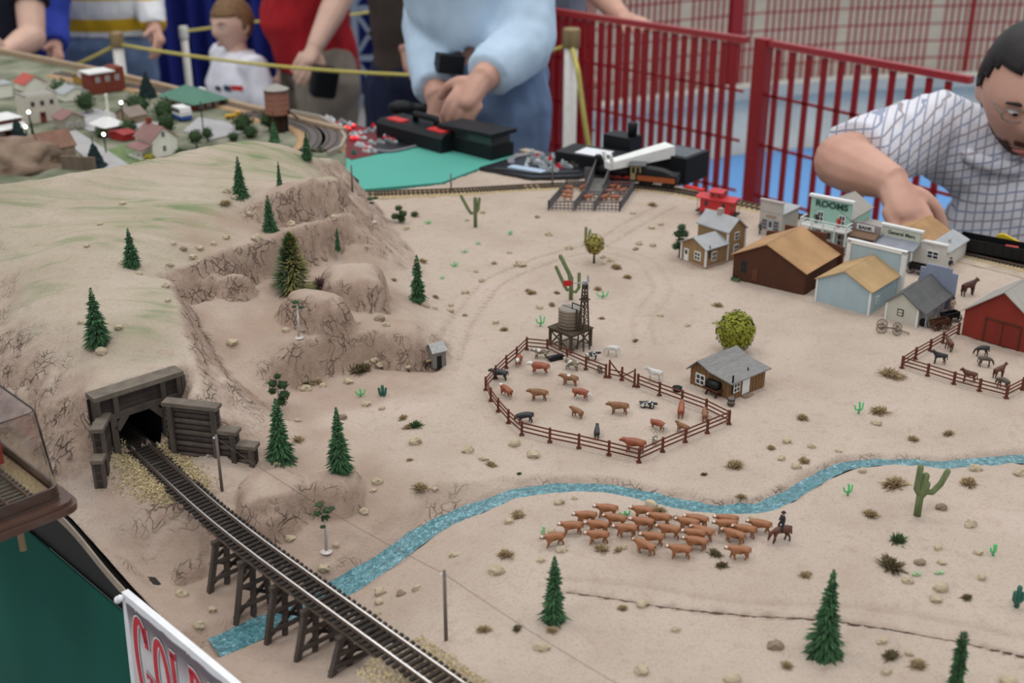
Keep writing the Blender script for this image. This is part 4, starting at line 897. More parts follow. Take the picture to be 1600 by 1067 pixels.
ST += cvt(3.2,800,734,[(235,160,16),(310,140,10),(250,395,19),(145,450,13),(200,305,15),(700,170,19),(560,385,12),(650,670,18),(820,795,15),(150,880,26),(1315,875,25),(650,1000,24),(1205,240,14),(1100,1045,28)])
ST += cvt(4,1200,600,[(115,355,13),(270,385,13),(440,415,11),(85,460,13),(175,510,18),(680,240,16),(590,540,14),(1085,765,18),(1265,870,21),(1300,520,20),(1575,550,20),(1060,1020,14),(1310,1050,15)])
ST += cvt(4,1200,800,[(1080,470,24),(1050,540,18),(870,425,18),(710,800,18),(880,880,14),(950,310,18),(1080,310,14),(1335,405,16),(1500,1055,28),(740,990,20)])
ST += cvt(4,700,180,[(450,930,19),(630,740,12),(755,825,14),(1155,610,9),(1195,800,11),(1280,810,10),(1175,835,9),(1020,905,12),(970,885,9),(970,925,9),(1270,700,10),(1330,680,10),(215,605,9),(210,1030,10),(385,855,9),(290,920,9),(120,655,8),(560,635,8),(175,975,8)])
ST += cvt(4,300,200,[(270,430,13),(215,390,14),(360,535,9),(620,600,16),(885,555,13),(50,750,10),(135,720,9),(215,680,10),(410,685,18),(830,820,9),(1090,740,7),(1340,625,12)])
ST += cvt(4,0,180,[(765,550,10),(625,680,9),(545,815,9),(760,920,11),(870,985,11),(1060,930,12),(1085,800,8),(1250,825,11),(1150,830,12),(1210,885,13),(1330,800,8),(1410,765,9),(1560,615,11)])
ST += cvt(3.2,0,500,[(455,135,12),(490,120,15),(505,155,19),(595,35,13),(400,10,10)])
for i, (px, py, sz) in enumerate(ST):
    g = gnd(px, py+sz*.18); k = g.y/ray(px, py).y/FPX; r = sz*.5*k; dark = (i*7) % 11 == 3
    o = link('stone', (stonesd if dark else stones)[i % (4 if dark else 7)]); o.location = g+Vector((0,0,r*.28)); o.scale = (r, r*.9, r); o.rotation_euler = (R.uniform(-.2,.2), R.uniform(-.2,.2), R.choice((0, PI))+R.uniform(-.5,.5))
    tag(o, None, 'stone', 'loose stones on the sand'); later(o, ('brown stone' if dark else 'large cream stone' if sz > 19 else 'cream stone' if sz > 12 else 'small cream stone'), px, py)
def tuft_mesh(seed, n, m, flat=.8, wd_=.055):
    g = random.Random(seed); q = MB()
    for _ in range(n):
        a = g.random()*2*PI; e = g.random()**.7*1.4; L = .6+.5*g.random(); v = Vector((math.cos(a)*math.cos(e), math.sin(a)*math.cos(e), math.sin(e)*flat))*L; b0 = Vector((g.uniform(-.35,.35), g.uniform(-.3,.3), -.05)); s = v.cross(Vector((0,0,1))); s = (s.normalized() if s.length > .01 else Vector((1,0,0)))*wd_*(.6+.8*g.random())
        mid = b0+v*.5+Vector((g.uniform(-.1,.1), g.uniform(-.1,.1), g.uniform(0,.15))); q.add([b0, mid+s, b0+v, mid-s], [(0,1,2),(0,2,3)])
    return q.mesh('brush', m)
tufts = {k: [tuft_mesh(s+i*9, 170, m_) for s in range(3)] for i, (k, m_) in enumerate((('t',m_dry),('d',m_dryd),('m',m_mauve),('g',m_gdark)))}
BU = cvt(3.2,720,400,[(1285,240,16),(780,50,16),(830,100,12),(355,178,15),(455,238,13),(215,362,13),(705,308,10),(875,418,10),(1365,1035,28),(1550,955,12),(150,1035,18),(685,160,14),(480,180,10)])
BU += cvt(3.2,800,734,[(740,195,19),(820,235,14),(450,385,24),(530,395,16),(550,685,16),(200,795,18),(1375,970,18),(1465,522,18),(30,218,24),(1145,128,16)])
BU += cvt(4,1200,600,[(215,200,20),(695,155,28),(790,605,38),(640,800,24),(910,335,18),(1130,300,18),(1255,600,28),(225,470,18),(20,390,12)])
BU += cvt(4,1200,800,[(930,940,28),(120,950,18),(240,380,16)])+cvt(3.2,250,400,[(785,620,18),(690,910,20),(1240,850,16),(1250,1015,10),(1170,115,10),(1215,802,16)])+cvt(4,300,200,[(205,462,19),(1440,825,16),(1520,1050,12)])
BU += cvt(3.2,300,734,[(1140,78,26),(1570,412,26),(1460,790,22),(645,155,16)])+cvt(4,700,180,[(1050,942,17),(1125,1005,13),(1275,552,14),(500,1090,10)])+cvt(5.33,1300,400,[(490,965,36)])
for i, (px, py, sz) in enumerate(BU):
    g = gnd(px, py+sz*.2); k = g.y/ray(px, py).y/FPX; r = sz*.70*k; o = link('dry_bush', tufts['t'][i % 3]); o.location = g; o.scale = (r, r*.8, r*.75); o.rotation_euler = (0, 0, R.random()*6)
    tag(o, None, 'bush', 'dry tan brush on the sand'); later(o, 'dry tan brush tuft', px, py)
DK = [(x, y, s, 'd') for x, y, s in cvt(3.2,800,734,[(1015,410,22),(1050,470,20),(25,788,18)])+cvt(4,1200,800,[(770,310,42),(1240,525,18),(765,885,30)])+cvt(3.2,250,400,[(1000,552,34),(730,632,14)])]+[(1403,840,30,'g'),(649,662,22,'g'),(1505/1.0*0+811,739/1*0+739,8,'g')]+[(500,438,34,'m'),(1100,740,10,'d')]
for i, (px, py, sz, kd) in enumerate(DK):
    g = gnd(px, py+sz*.2); k = g.y/ray(px, py).y/FPX; r = sz*.66*k; o = link('dark_bush', tufts[kd][i % 3]); o.location = g; o.scale = (r, r*.8, r*.8); o.rotation_euler = (0, 0, R.random()*6)
    tag(o, None, 'bush', 'darker brush on the sand'); later(o, {'d':'dark brown brush tuft','g':'dark green brush tuft','m':'mauve twiggy bush'}[kd], px, py)
# ------------------------------------------------------------------ model buildings
def wood(name, c, v=.10): return mat(name, c, .8, var=v, scale=90, stretch=(1,1,.25))
m_wh = plain('trim_white', (.72,.72,.70), .6); m_pane = plain('dark_pane', (.02,.025,.035), .15, spec=.6); m_tanroof = mat('tan_card_roof', (.40,.235,.115), .85, var=.16, scale=30); m_tanroof2 = mat('ochre_card_roof', (.42,.28,.14), .85, var=.14, scale=30); m_groof = mat('grey_roof', (.36,.37,.38), .7, var=.08, scale=60); m_dgroof = mat('dark_grey_roof', (.105,.105,.105), .75, var=.12, scale=60); m_wroof = mat('weathered_roof', (.33,.31,.28), .8, var=.12, scale=60, stretch=(1,6,1))
def house(name, label, px, py, rz, prof, d, wall, roof, over=.003, th=.0016, trim=None, pos=None, cat='building', rooflap=None):
    g = pos or gnd(px, py); g = Vector((g.x, g.y, TZ-.0005)); o = thing(name, label, cat, g, math.radians(rz))
    w_ = prof[-1][0]; q = MB(); q.prism([(prof[0][0],0)]+list(prof)+[(w_,0)], 0, d, 'y'); q.build('walls', wall, o)
    if roof:
        ex = [Vector((p[0], 0, p[1])) for p in prof]; a = ex[1]-ex[0]; ex[0] = ex[0]-a.normalized()*over; a = ex[-1]-ex[-2]; ex[-1] = ex[-1]+a.normalized()*over
        for i in range(len(ex)-1):
            n = Vector((-(ex[i+1].z-ex[i].z), 0, ex[i+1].x-ex[i].x)).normalized()*th; q = MB(); q.prism([(ex[i].x,ex[i].z+.0002),(ex[i+1].x,ex[i+1].z+.0002),(ex[i+1].x+n.x*.6,ex[i+1].z+n.z),(ex[i].x+n.x*.6,ex[i].z+n.z)], -over, (d+over if rooflap is None else rooflap), 'y'); q.build('roof', roof, o)
    if trim:
        for x, y in ((prof[0][0],0),(w_,0),(w_,d)): 
            h = prof[0][1] if x == prof[0][0] else prof[-1][1]; q = MB(); q.box(x-.0012,x+.0012,y-.0012,y+.0012,0,h); q.build('corner_board', trim, o)
    return o
def wbox(o, wall, u0, u1, z0, z1, w_, d, th, y0=0.):       # box standing proud of a wall
    q = MB()
    if wall == 'S': q.box(u0,u1,y0-th,y0+.0003,z0,z1)
    else: q.box(w_-.0003,w_+th,u0,u1,z0,z1)
    return q
def window(o, wall, u0, u1, z0, z1, w_, d=0, y0=0., frame=None, nx_=2, nz=2, nm='window', pane=None):
    fr = wbox(o, wall, u0, u1, z0, z1, w_, d, .0009, y0).build(nm, frame or m_wh, o); t = min(u1-u0, z1-z0)*.13; W_, H2 = (u1-u0-t*(nx_+1))/nx_, (z1-z0-t*(nz+1))/nz
    for i in range(nx_):
        for k in range(nz): a = u0+t+i*(W_+t); c = z0+t+k*(H2+t); wbox(o, wall, a, a+W_, c, c+H2, w_, d, .0012, y0).build('pane', pane or m_pane, fr)
def door(o, wall, u0, u1, z0, z1, w_, y0=0., m=None, glass=True):
    fr = wbox(o, wall, u0, u1, z0, z1, w_, 0, .0010, y0).build('door', m or m_wh, o); t = (u1-u0)*.22
    if glass: wbox(o, wall, u0+t, u1-t, z0+(z1-z0)*.55, z1-(z1-z0)*.1, w_, 0, .0013, y0).build('pane', m_pane, fr)
# tan farmhouse
tanw = wood('tan_clapboard', (.27,.17,.085)); found = wood('pinkish_foundation', (.36,.26,.22))
h1 = house('farmhouse', 'two part tan farmhouse with grey roofs and white corner boards', 1064, 406, -51, [(0,.029),(.0237,.0405),(.0475,.029)], .046, tanw, m_groof, trim=m_wh, rooflap=.0465)
q = MB(); q.box(-.0012,.0487,-.0012,.05,-.001,.003); q.build('foundation', found, h1)
door(h1,'S',.006,.0145,.003,.021,.0475); window(h1,'S',.026,.038,.009,.022,.0475); window(h1,'E',.012,.022,.009,.023,.0475)
q = MB(); q.prism([(.046,0),(.046,.045),(.065,.0605),(.084,.045),(.084,0)], -.012, .0465, 'x'); q.build('upper_walls', tanw, h1)
for a, c in (((.044,.0435),(.065,.0608)),((.086,.0435),(.065,.0608))): q = MB(); q.prism([a, c, (c[0],c[1]+.002), (a[0],a[1]+.002)], -.015, .0495, 'x'); q.build('roof', m_groof, h1)
window(h1,'E',.060,.070,.030,.042,.0465); window(h1,'E',.060,.070,.009,.023,.0465)
for y in (.046,.084): q = MB(); q.box(.0453,.0477,y-.0012,y+.0012,0,.045); q.build('corner_board', m_wh, h1)
q = MB(); q.box(.010,.017,.061,.068,.055,.070); q.build('chimney', mat('chimney_brick', (.36,.30,.26), .9, scale=300), h1); q = MB(); q.tube([(.049,.006,.015),(.049,.006,.034)], .0009, 6); q.build('stove_pipe', m_black, h1)
# brown store
brw = wood('dark_brown_wood', (.075,.027,.014)); brw2 = wood('red_brown_wood', (.10,.036,.020))
h2 = house('false_front_store', 'large dark brown store with tan roof and stepped brown front', 1144, 435, -39, [(0,.036),(.050,.0605),(.110,.033)], .101, brw, m_tanroof, rooflap=.101)
window(h2,'S',.012,.021,.012,.030,.11,frame=m_pane,pane=m_black); door(h2,'S',.030,.039,.004,.022,.11,m=brw2,glass=False)
q = MB(); q.prism([(-.004,0),(-.004,.043),(.024,.047),(.024,.058),(.088,.058),(.088,.047),(.116,.043),(.116,0)], .101, .1045, 'y'); q.build('false_front', brw2, h2)
q = MB(); q.box(.0,.112,.1045,.118,.027,.0285); q.build('awning', brw2, h2)
# pale blue store
blw = wood('pale_blue_clapboard', (.36,.46,.50), .05)
h3 = house('false_front_store', 'pale blue store with ochre roof and white framed tall front', 1274, 470, -41, [(0,.033),(.038,.052),(.0758,.033)], .084, blw, m_tanroof2, trim=m_wh, rooflap=.084)
window(h3,'E',.018,.027,.010,.021,.0758,frame=m_wh,pane=blw); q = MB(); q.box(-.001,.079,.084,.0875,0,.066); q.build('false_front', blw, h3)
for x0, x1, z0, z1 in ((-.004,.082,.062,.067),(-.003,.003,0,.066),(.076,.082,0,.066)): q = MB(); q.box(x0,x1,.083,.089,z0,z1); q.build('front_trim', m_wh, h3)
# cream shed
crw = wood('cream_clapboard', (.52,.50,.43), .05); bgw = wood('blue_grey_front', (.24,.27,.36), .06)
h4 = house('small_store', 'small cream store with dark grey roof beside the red barn', 1383, 498, -40, [(0,.025),(.0195,.041),(.0416,.025)], .088, crw, m_dgroof, trim=m_wh, rooflap=.088)
q = MB(); q.prism([(.041,.0258),(.053,.0195),(.053,.0208),(.041,.0272)], -.002, .088, 'y'); q.build('porch_roof', m_dgroof, h4)
for y in (.004,.030,.056,.082): q = MB(); q.box(.0505,.052,y,y+.0016,0,.020); q.build('porch_post', plain('blue_grey_post', (.25,.27,.36), .6), h4)
window(h4,'S',.015,.023,.010,.019,.0416,frame=m_black,pane=crw,nx_=1,nz=2); door(h4,'E',.056,.066,.002,.019,.0416,m=bgw,glass=False); window(h4,'E',.034,.046,.006,.018,.0416)
q = MB(); q.prism([(.004,0),(.004,.049),(.012,.049),(.012,.055),(.046,.055),(.046,.049),(.054,.049),(.054,0)], .088, .091, 'y'); q.build('false_front', bgw, h4)
# red barn
rdw = wood('barn_red', (.22,.028,.018), .08)
h5 = house('barn', 'red barn with tan roof and framed sliding door by the horse corral', 1502, 523, -44, [(0,.034),(.0455,.069),(.095,.034)], .085, rdw, m_wroof, over=.004)
for x0, x1, z0, z1 in ((.027,.0285,0,.031),(.071,.0725,0,.031),(.027,.0725,.030,.0315),(.0492,.0498,0,.03)): q = MB(); q.box(x0,x1,-.0014,0,z0,z1); q.build('door_frame', brw, h5)
q = MB(); q.box(.0285,.071,-.0007,0,.001,.030); q.build('barn_door', wood('barn_red_door', (.19,.024,.016)), h5)
# brown cabin
cbw = mat('board_and_batten', (.21,.115,.05), .85, var=.22, scale=60, stretch=(8,8,.2))
h6 = house('cabin', 'brown plank cabin with grey saltbox roof beside the cattle corral', 1078, 599, -50, [(0,.0205),(.0125,.0325),(.031,.0255),(.060,.0225)], .0588, cbw, mat('cabin_shingle', (.21,.205,.20), .8, var=.18, scale=80, stretch=(6,1,1)), over=.0045, trim=None)
for k in range(12): q = MB(); x = .0025+k*.005; zt = np.interp(x, [0,.0125,.031,.06], [.0205,.0325,.0255,.0225]); q.box(x,x+.0007,-.0006,0,0,zt); q.build('batten', cbw, h6)
for k in range(11): q = MB(); y = .003+k*.005; q.box(.060,.0606,y,y+.0007,0,.0225); q.build('batten', cbw, h6)
window(h6,'S',.0085,.0225,.004,.0175,.06); window(h6,'E',.0035,.0145,.0085,.0205,.06); door(h6,'E',.0185,.031,.0025,.0215,.06,glass=False)
q = MB(); q.box(.0605,.067,.0175,.032,0,.0018); q.build('door_step', m_stoned, h6); q = MB(); q.tube([(.0625,-.001,.010),(.0625,-.001,.0325)], .0011, 7); q.build('stove_pipe', m_black, h6); q = MB(); q.tube([(.053,.036,.023),(.053,.036,.028)], .0008, 6); q.build('vent_pipe', m_black, h6)
def place(name, label, cat, px, py, rz=0, group=None): return thing(name, label, cat, gnd(px, py), math.radians(rz), group)
o = place('barrel_cooker', 'black barrel cooker on wooden legs at the cabin wall', 'cooker', 1114, 617, -50)
q = MB(); q.tube([(-.008,0,.0125),(.008,0,.0125)], .0056, 12); q.build('drum', m_black, o, True)
for x in (-.007,.007): 
    for a, c in ((-.005,.004),(.005,-.004)): q = MB(); q.bar((x,a,0),(x,c,.010),.0018); q.build('leg', brw, o)
q = MB(); q.box(-.011,.011,-.0065,.0065,.008,.0092); q.build('shelf', brw, o)
def barrel(px, py, label, m, r=.0042, h=.0105):
    o = place('barrel', label, 'barrel', px, py); q = MB(); q.lathe([(r*.82,0),(r,.35*h),(r,.65*h),(r*.82,h),(r*.7,h),(r*.7,h*.93)], 12); q.build('staves', m, o, True)
    for z in (.25,.7): q = MB(); q.lathe([(r*1.02,z*h),(r*1.04,z*h+.0006),(r*1.02,z*h+.0012)], 12); q.build('hoop', m_black, o)
barrel(1142,634,'grey wooden barrel at the front corner of the cabin', m_pole); barrel(1442,509,'dark barrel beside the cream store porch', m_black, .004, .009)
o = place('washtub', 'dark round washtub left of the cabin by the corral rail', 'tub', 1058, 611); q = MB(); q.lathe([(.0045,0),(.0058,.005),(.0050,.005),(.004,.0015)], 14); q.build('tub', m_black, o, True)
o = place('water_trough', 'small dark green trough beside the brown store', 'trough', 1149, 439, -39); q = MB(); q.box(-.006,.006,-.003,.003,.001,.005); q.build('box', m_gdark, o); q = MB(); q.box(-.0045,.0045,-.0018,.0018,.005,.0056); q.build('water', m_pane, o)
# street: hotel, small grey office, bank, mercantile
hot = wood('mint_green', (.33,.54,.44), .05)
h7 = house('hotel', 'mint green ROOMS hotel with white balcony and grey roof', 1268, 381, -38, [(-.004,.051),(.026,.069),(.056,.051)], .078, hot, m_wroof)
q = MB(); q.box(-.006,.058,-.003,0,0,.0785); q.build('false_front', hot, h7); q = MB(); q.box(-.009,.061,-.006,.002,.0765,.080); q.build('cornice', m_wh, h7)
me = text_mesh('ROOMS', .0128, .0003, 1.15, .0004); me.materials.append(plain('dark_green_paint', (.02,.07,.05), .6)); l_ = link('lettering', me, h7); l_.location = (.027,-.0036,.0675); l_.rotation_euler = (PI/2,0,0)
for x in (.006,.040): window(h7,'S',x,x+.010,.040,.056,.058,y0=-.003)
for x, m_ in ((.011,m_black),(.046,plain('red_dress', (.45,.02,.02), .6))): pass
q = MB(); q.box(-.011,.062,-.024,-.003,.0355,.0375); q.build('balcony_floor', m_wh, h7)
for z in (.0415,.0475): q = MB(); q.bar((-.0105,-.0235,z),(.0615,-.0235,z),.0014); q.bar((-.0105,-.0235,z),(-.0105,-.003,z),.0014); q.bar((.0615,-.0235,z),(.0615,-.003,z),.0014); q.build('balcony_rail', m_wh, h7)
for x in (-.0105,.0075,.0255,.0435,.0615): q = MB(); q.box(x-.0009,x+.0009,-.0245,-.0225,0,.048); q.build('balcony_post', m_wh, h7)
for x in (.004,.040): window(h7,'S',x,x+.012,.008,.028,.058,y0=-.003,nx_=1)
door(h7,'S',.021,.033,.001,.028,.058,y0=-.003,m=m_wh)
gyw = wood('pale_grey_board', (.46,.42,.39), .06)
h8 = house('small_office', 'small pale grey false front office at the far street end', 1188, 365, -40, [(0,.037),(.034,.037)], .055, gyw, m_groof)
q = MB(); q.box(-.002,.036,-.003,0,0,.0565); q.build('false_front', gyw, h8); q = MB(); q.box(-.003,.037,-.0045,.001,.055,.0575); q.build('cornice', gyw, h8)
for x in (.003,.023): window(h8,'S',x,x+.009,.010,.027,.036,y0=-.003,nz=3,frame=m_groof)
door(h8,'S',.0135,.0215,.001,.027,.036,y0=-.003,m=plain('pale_blue_door', (.38,.42,.45), .6)); q = MB(); q.box(.009,.026,-.0042,-.003,.031,.034); q.build('name_board', wood('tan_board', (.34,.24,.17)), h8)
bkw = wood('mauve_grey_board', (.30,.25,.245), .07)
h9 = house('bank', 'mauve grey BANK building with brown awning beside the hotel', 1330, 393, -40, [(-.010,.034),(.040,.034)], .06, bkw, m_wroof)
q = MB(); q.prism([(-.011,0),(-.011,.047),(.012,.050),(.042,.0475),(.042,0)], -.003, 0, 'y'); q.build('false_front', bkw, h9)
q = MB(); q.prism([(-.003,.036),(-.020,.031),(-.020,.0322),(-.003,.0372)], -.010, .042, 'x'); q.build('awning', wood('brown_awning', (.17,.105,.07)), h9)
for x in (-.009,.016,.041): q = MB(); q.box(x-.0007,x+.0007,-.0195,-.018,0,.031); q.build('awning_post', bkw, h9)
q = MB(); q.box(.006,.033,-.0045,-.003,.0385,.0465); sgn = q.build('sign_board', m_wh, h9); me = text_mesh('BANK', .0075, .0002, 1.05, .0002); me.materials.append(plain('black_paint', (.03,.03,.03), .6)); l_ = link('lettering', me, sgn); l_.location = (.0195,-.0048,.0425); l_.rotation_euler = (PI/2,0,0)
window(h9,'S',.002,.018,.006,.024,.04,y0=-.003); door(h9,'S',.024,.033,.001,.024,.04,y0=-.003,m=brw2)
gnw = wood('off_white_board', (.60,.58,.52), .05)
h10 = house('mercantile', 'off white mercantile with signboard, grey porch roof and tan roof', 1383, 401, -40, [(-.006,.030),(.030,.050),(.070,.030)], .075, gnw, m_tanroof)
q = MB(); q.prism([(-.008,0),(-.008,.0485),(.052,.0485),(.052,.037),(.090,.037),(.090,0)], -.003, 0, 'y'); q.build('false_front', gnw, h10)
q = MB(); q.box(-.010,.053,-.006,.001,.0485,.0515); q.build('cornice', m_wh, h10); q = MB(); q.box(.052,.091,-.005,.001,.0365,.039); q.build('cornice', m_wh, h10)
q = MB(); q.box(-.006,.050,-.0045,-.003,.0335,.048); sgn = q.build('sign_board', wood('pale_cream_sign', (.58,.60,.48), .04), h10); me = text_mesh('General Merc', .0078, .0002, .95, .00015); me.materials.append(MATS['black_paint']); l_ = link('lettering', me, sgn); l_.location = (.022,-.0048,.0405); l_.rotation_euler = (PI/2,0,0)
q = MB(); q.prism([(-.003,.033),(-.030,.026),(-.030,.0272),(-.003,.0342)], -.009, .052, 'x'); q.build('porch_roof', mat('blue_grey_roof', (.25,.26,.30), .7), h10)
for x in (-.007,.022,.050): q = MB(); q.box(x-.0009,x+.0009,-.0295,-.0275,0,.0265); q.build('porch_post', m_wh, h10)
window(h10,'S',.004,.018,.004,.022,.09,y0=-.003); door(h10,'S',.024,.034,.001,.023,.09,y0=-.003,m=brw2); window(h10,'S',.062,.080,.014,.026,.09,y0=-.003,nx_=2)
q = MB(); q.box(.070,.090,0,.075,0,.026); q.build('side_wing', gnw, h10); q = MB(); q.prism([(.066,.036),(.093,.0255),(.093,.027),(.066,.0375)], -.001, .078, 'y'); q.build('wing_roof', m_groof, h10); q = MB(); q.box(.079,.081,.030,.034,.026,.037); q.build('roof_vent', m_groof, h10)
# ------------------------------------------------------------------ windmill and tank
m_tw = wood('tower_wood', (.075,.055,.035), .25); m_tankw = wood('tank_wood', (.20,.155,.115), .12)
wt = place('water_tower', 'brown windmill water tank on a braced wooden stand', 'water tank', 887, 553, 0); wt.rotation_euler = (0,0,math.radians(-46)); wt.location = at(891, 540)
s_ = .0175; HT = .0235
for x in (-s_,0,s_):
    for y in (-s_,s_) if x else (-s_,): q = MB(); q.box(x-.0014,x+.0014,y-.0014,y+.0014,-.002,HT); q.build('leg', m_tw, wt)
def xb(a, c, z0, z1): 
    for p, r in ((a,c),(c,a)): q = MB(); q.bar((p[0],p[1],z0),(r[0],r[1],z1),.0011,.0016); q.build('brace', m_tw, wt)
cs = [(-s_,-s_),(s_,-s_),(s_,s_),(-s_,s_)]
for i in range(4): xb(cs[i], cs[(i+1)%4], .002, HT-.003); q = MB(); q.bar((*cs[i],HT-.001),(*cs[(i+1)%4],HT-.001),.0022,.0024); q.build('beam', m_tw, wt)
for k in range(9): q = MB(); y = -s_-.002+k*(2*s_+.004)/9; q.box(-s_-.003,s_+.003,y,y+(2*s_+.004)/9-.0003,HT,HT+.0015); q.build('deck_plank', m_tw, wt)
q = MB(); q.lathe([(.0135,HT+.0015),(.0142,HT+.0018),(.0142,HT+.025),(.0135,HT+.0253)], 28, (-.001,0,0)); q.build('tank', m_tankw, wt, True)
for k in range(6): q = MB(); z = HT+.003+k*.0041; q.lathe([(.0142,z),(.0148,z+.0008),(.0142,z+.0016)], 28, (-.001,0,0)); q.build('hoop', m_tankw, wt, True)
q = MB(); q.lathe([(.0135,HT+.0253),(.0133,HT+.026),(.002,HT+.0262)], 28, (-.001,0,0)); q.build('lid', mat('grey_lid', (.26,.235,.205), .85), wt)
q = MB(); q.bar((-.014,0,HT+.0265),(.012,0,HT+.0265),.0006,.0006); q.build('lid_batten', m_tw, wt)
q = MB(); q.box(.0135,.015,-.006,-.0045,HT+.001,HT+.030); q.build('ladder_post', m_tw, wt)
for x in (.016,.019): q = MB(); q.bar((x,-s_-.001,0),(x,-s_-.001,HT),.0007); q.build('ladder_rail', m_tw, wt)
for k in range(7): q = MB(); z = .003+k*.003; q.bar((.016,-s_-.001,z),(.019,-s_-.001,z),.0006); q.build('ladder_rung', m_tw, wt)
wm = thing('windmill', 'windmill with grey wheel and red tail vane above the tank', 'windmill', wt.matrix_basis @ Vector((.0205,.0015,0)), math.radians(-46)); b0, b1, zt = .0055, .0018, .086
for sx in (-1,1):
    for sy in (-1,1): q = MB(); q.bar((sx*b0,sy*b0,-.002),(sx*b1,sy*b1,zt),.0013); q.build('leg', m_tw, wm)
for k in range(5):
    z = HT+.002+k*.0125; f = lambda z: b0+(b1-b0)*z/zt
    for a, c in (((-1,-1),(1,-1)),((1,-1),(1,1)),((1,1),(-1,1)),((-1,1),(-1,-1))):
        q = MB(); q.bar((a[0]*f(z),a[1]*f(z),z),(c[0]*f(z),c[1]*f(z),z),.0008); q.bar((a[0]*f(z),a[1]*f(z),z),(c[0]*f(z+.0125),c[1]*f(z+.0125),z+.0125),.0007); q.build('brace', m_tw, wm)
q = MB(); q.box(-.005,.005,-.005,.005,.066,.067); q.build('platform', m_tw, wm); q = MB(); q.tube([(0,-.002,.0575),(-.018,-.002,.0575),(-.018,-.002,.050)], .0008, 6); q.build('pipe', m_black, wm)
m_gal = plain('galvanised', (.40,.42,.44), .45, metal=.3)
hd = Matrix.Rotation(math.radians(50), 4, 'Z'); q = MB(); q.box(-.002,.002,-.002,.002,.085,.090); q.build('gear_head', m_gal, wm)
def R2(p): return hd @ Vector(p)
q = MB(); q.bar(R2((-.002,0,.0875)), R2((-.0145,0,.0874)), .0012); q.build('vane_arm', m_gal, wm)
q = MB(); q.prism([(-.014,.0868),(-.018,.084),(-.026,.084),(-.026,.091),(-.018,.091),(-.014,.0882)], -.0004, .0004, 'y', M=hd); q.build('tail_vane', plain('vane_red', (.45,.02,.02), .5), wm)
for k in range(18):
    a = 2*PI*k/18; ca_, sa_ = math.cos(a), math.sin(a); q = MB(); p = lambda r, da, dx: R2((.0035+dx, r*math.cos(a+da), .0875+r*math.sin(a+da))); q.add([p(.003,-.1,0),p(.0095,-.13,-.0006),p(.0095,.10,.0008),p(.003,.1,.0003)], [(0,1,2,3)]); q.build('blade', m_gal, wm)
q = MB(); q.tube([R2((0,0,.0875)),R2((.004,0,.0875))], .0009, 8); q.build('hub', m_gal, wm)
# ------------------------------------------------------------------ corral rails
m_cor = wood('corral_red_brown', (.13,.040,.024), .15)
def corral(name, label, pts, hp, skip=(), closed=False, gate=()):
    gs = [gnd(*p) for p in pts]; c0 = sum(gs, Vector())/len(gs); o = thing(name, label, 'fence', (c0.x, c0.y, TZ)); L = [g-Vector((c0.x, c0.y, TZ)) for g in gs]
    for i, p in enumerate(L):
        q = MB(); q.box(p.x-.0013,p.x+.0013,p.y-.0013,p.y+.0013,p.z-.003,p.z+hp); q.build('post', m_cor, o); q = MB(); q.box(p.x-.0026,p.x+.0026,p.y-.0026,p.y+.0026,p.z-.001,p.z+.0008); q.build('post_foot', m_cor, o)
    n = len(L)
    for i in range(n if closed else n-1):
        if i in skip: continue
        a, c = L[i], L[(i+1)%n]
        for z in (.30,.60,.88): q = MB(); zz = Vector((0,0,hp*z)); q.bar(a+zz, c+zz, .0009, .0014); q.build('rail', m_cor, o)
    return o
cp = cvt(3.2,720,400,[(330,468),(280,517),(228,560),(175,612),(125,670),(150,725),(187,778),(238,836),(305,895),(445,930),(590,960),(740,995),(890,1032),(1008,978),(1122,930),(1232,885),(1340,840),(1225,782),(1105,738),(993,697),(885,655),(868,652),(805,620),(742,606),(725,605),(625,567),(530,525),(432,478)])
corral('corral_fence', 'red brown rail fence round the big cattle corral', [p[:2] for p in cp], .0165, skip=(20,21,22,23), closed=True)
ga = [gnd(*p[:2]) for p in (cp[21], cp[22], cp[23])]; o = thing('corral_gate', 'crossbraced double gate in the back side of the corral', 'gate', ga[1])
for a, c in ((ga[0],ga[1]),(ga[2],ga[1])):
    a = a-ga[1]; c = c-ga[1]
    for z in (.0045,.010): q = MB(); q.bar(a+Vector((0,0,z)), c+Vector((0,0,z)), .0009, .0014); q.build('rail', m_cor, o)
    q = MB(); q.bar(a, a+Vector((0,0,.022)), .0018); q.build('gate_post', m_cor, o); q = MB(); q.bar(a+Vector((0,0,.0205)), c+Vector((0,0,.004)), .0009, .0014); q.build('brace', m_cor, o)
corral('corral_fence', 'red brown rail fence round the horse corral by the barn', [(1497,522),(1473,536),(1453,548),(1430,561),(1409,575),(1449,587),(1490,600),(1530,611),(1572,622),(1597,609),(1622,598)], .0155)
o = place('water_trough', 'black water trough inside the back corner of the corral', 'trough', 868, 562, 25)
q = MB(); q.prism([(-.0105,.005),(-.0085,0),(.0085,0),(.0105,.005)], -.0035, .0035, 'y'); q.build('tank', m_black, o); q = MB(); q.box(-.0095,.0095,-.0028,.0028,.005,.0054); q.build('water', m_pane, o)
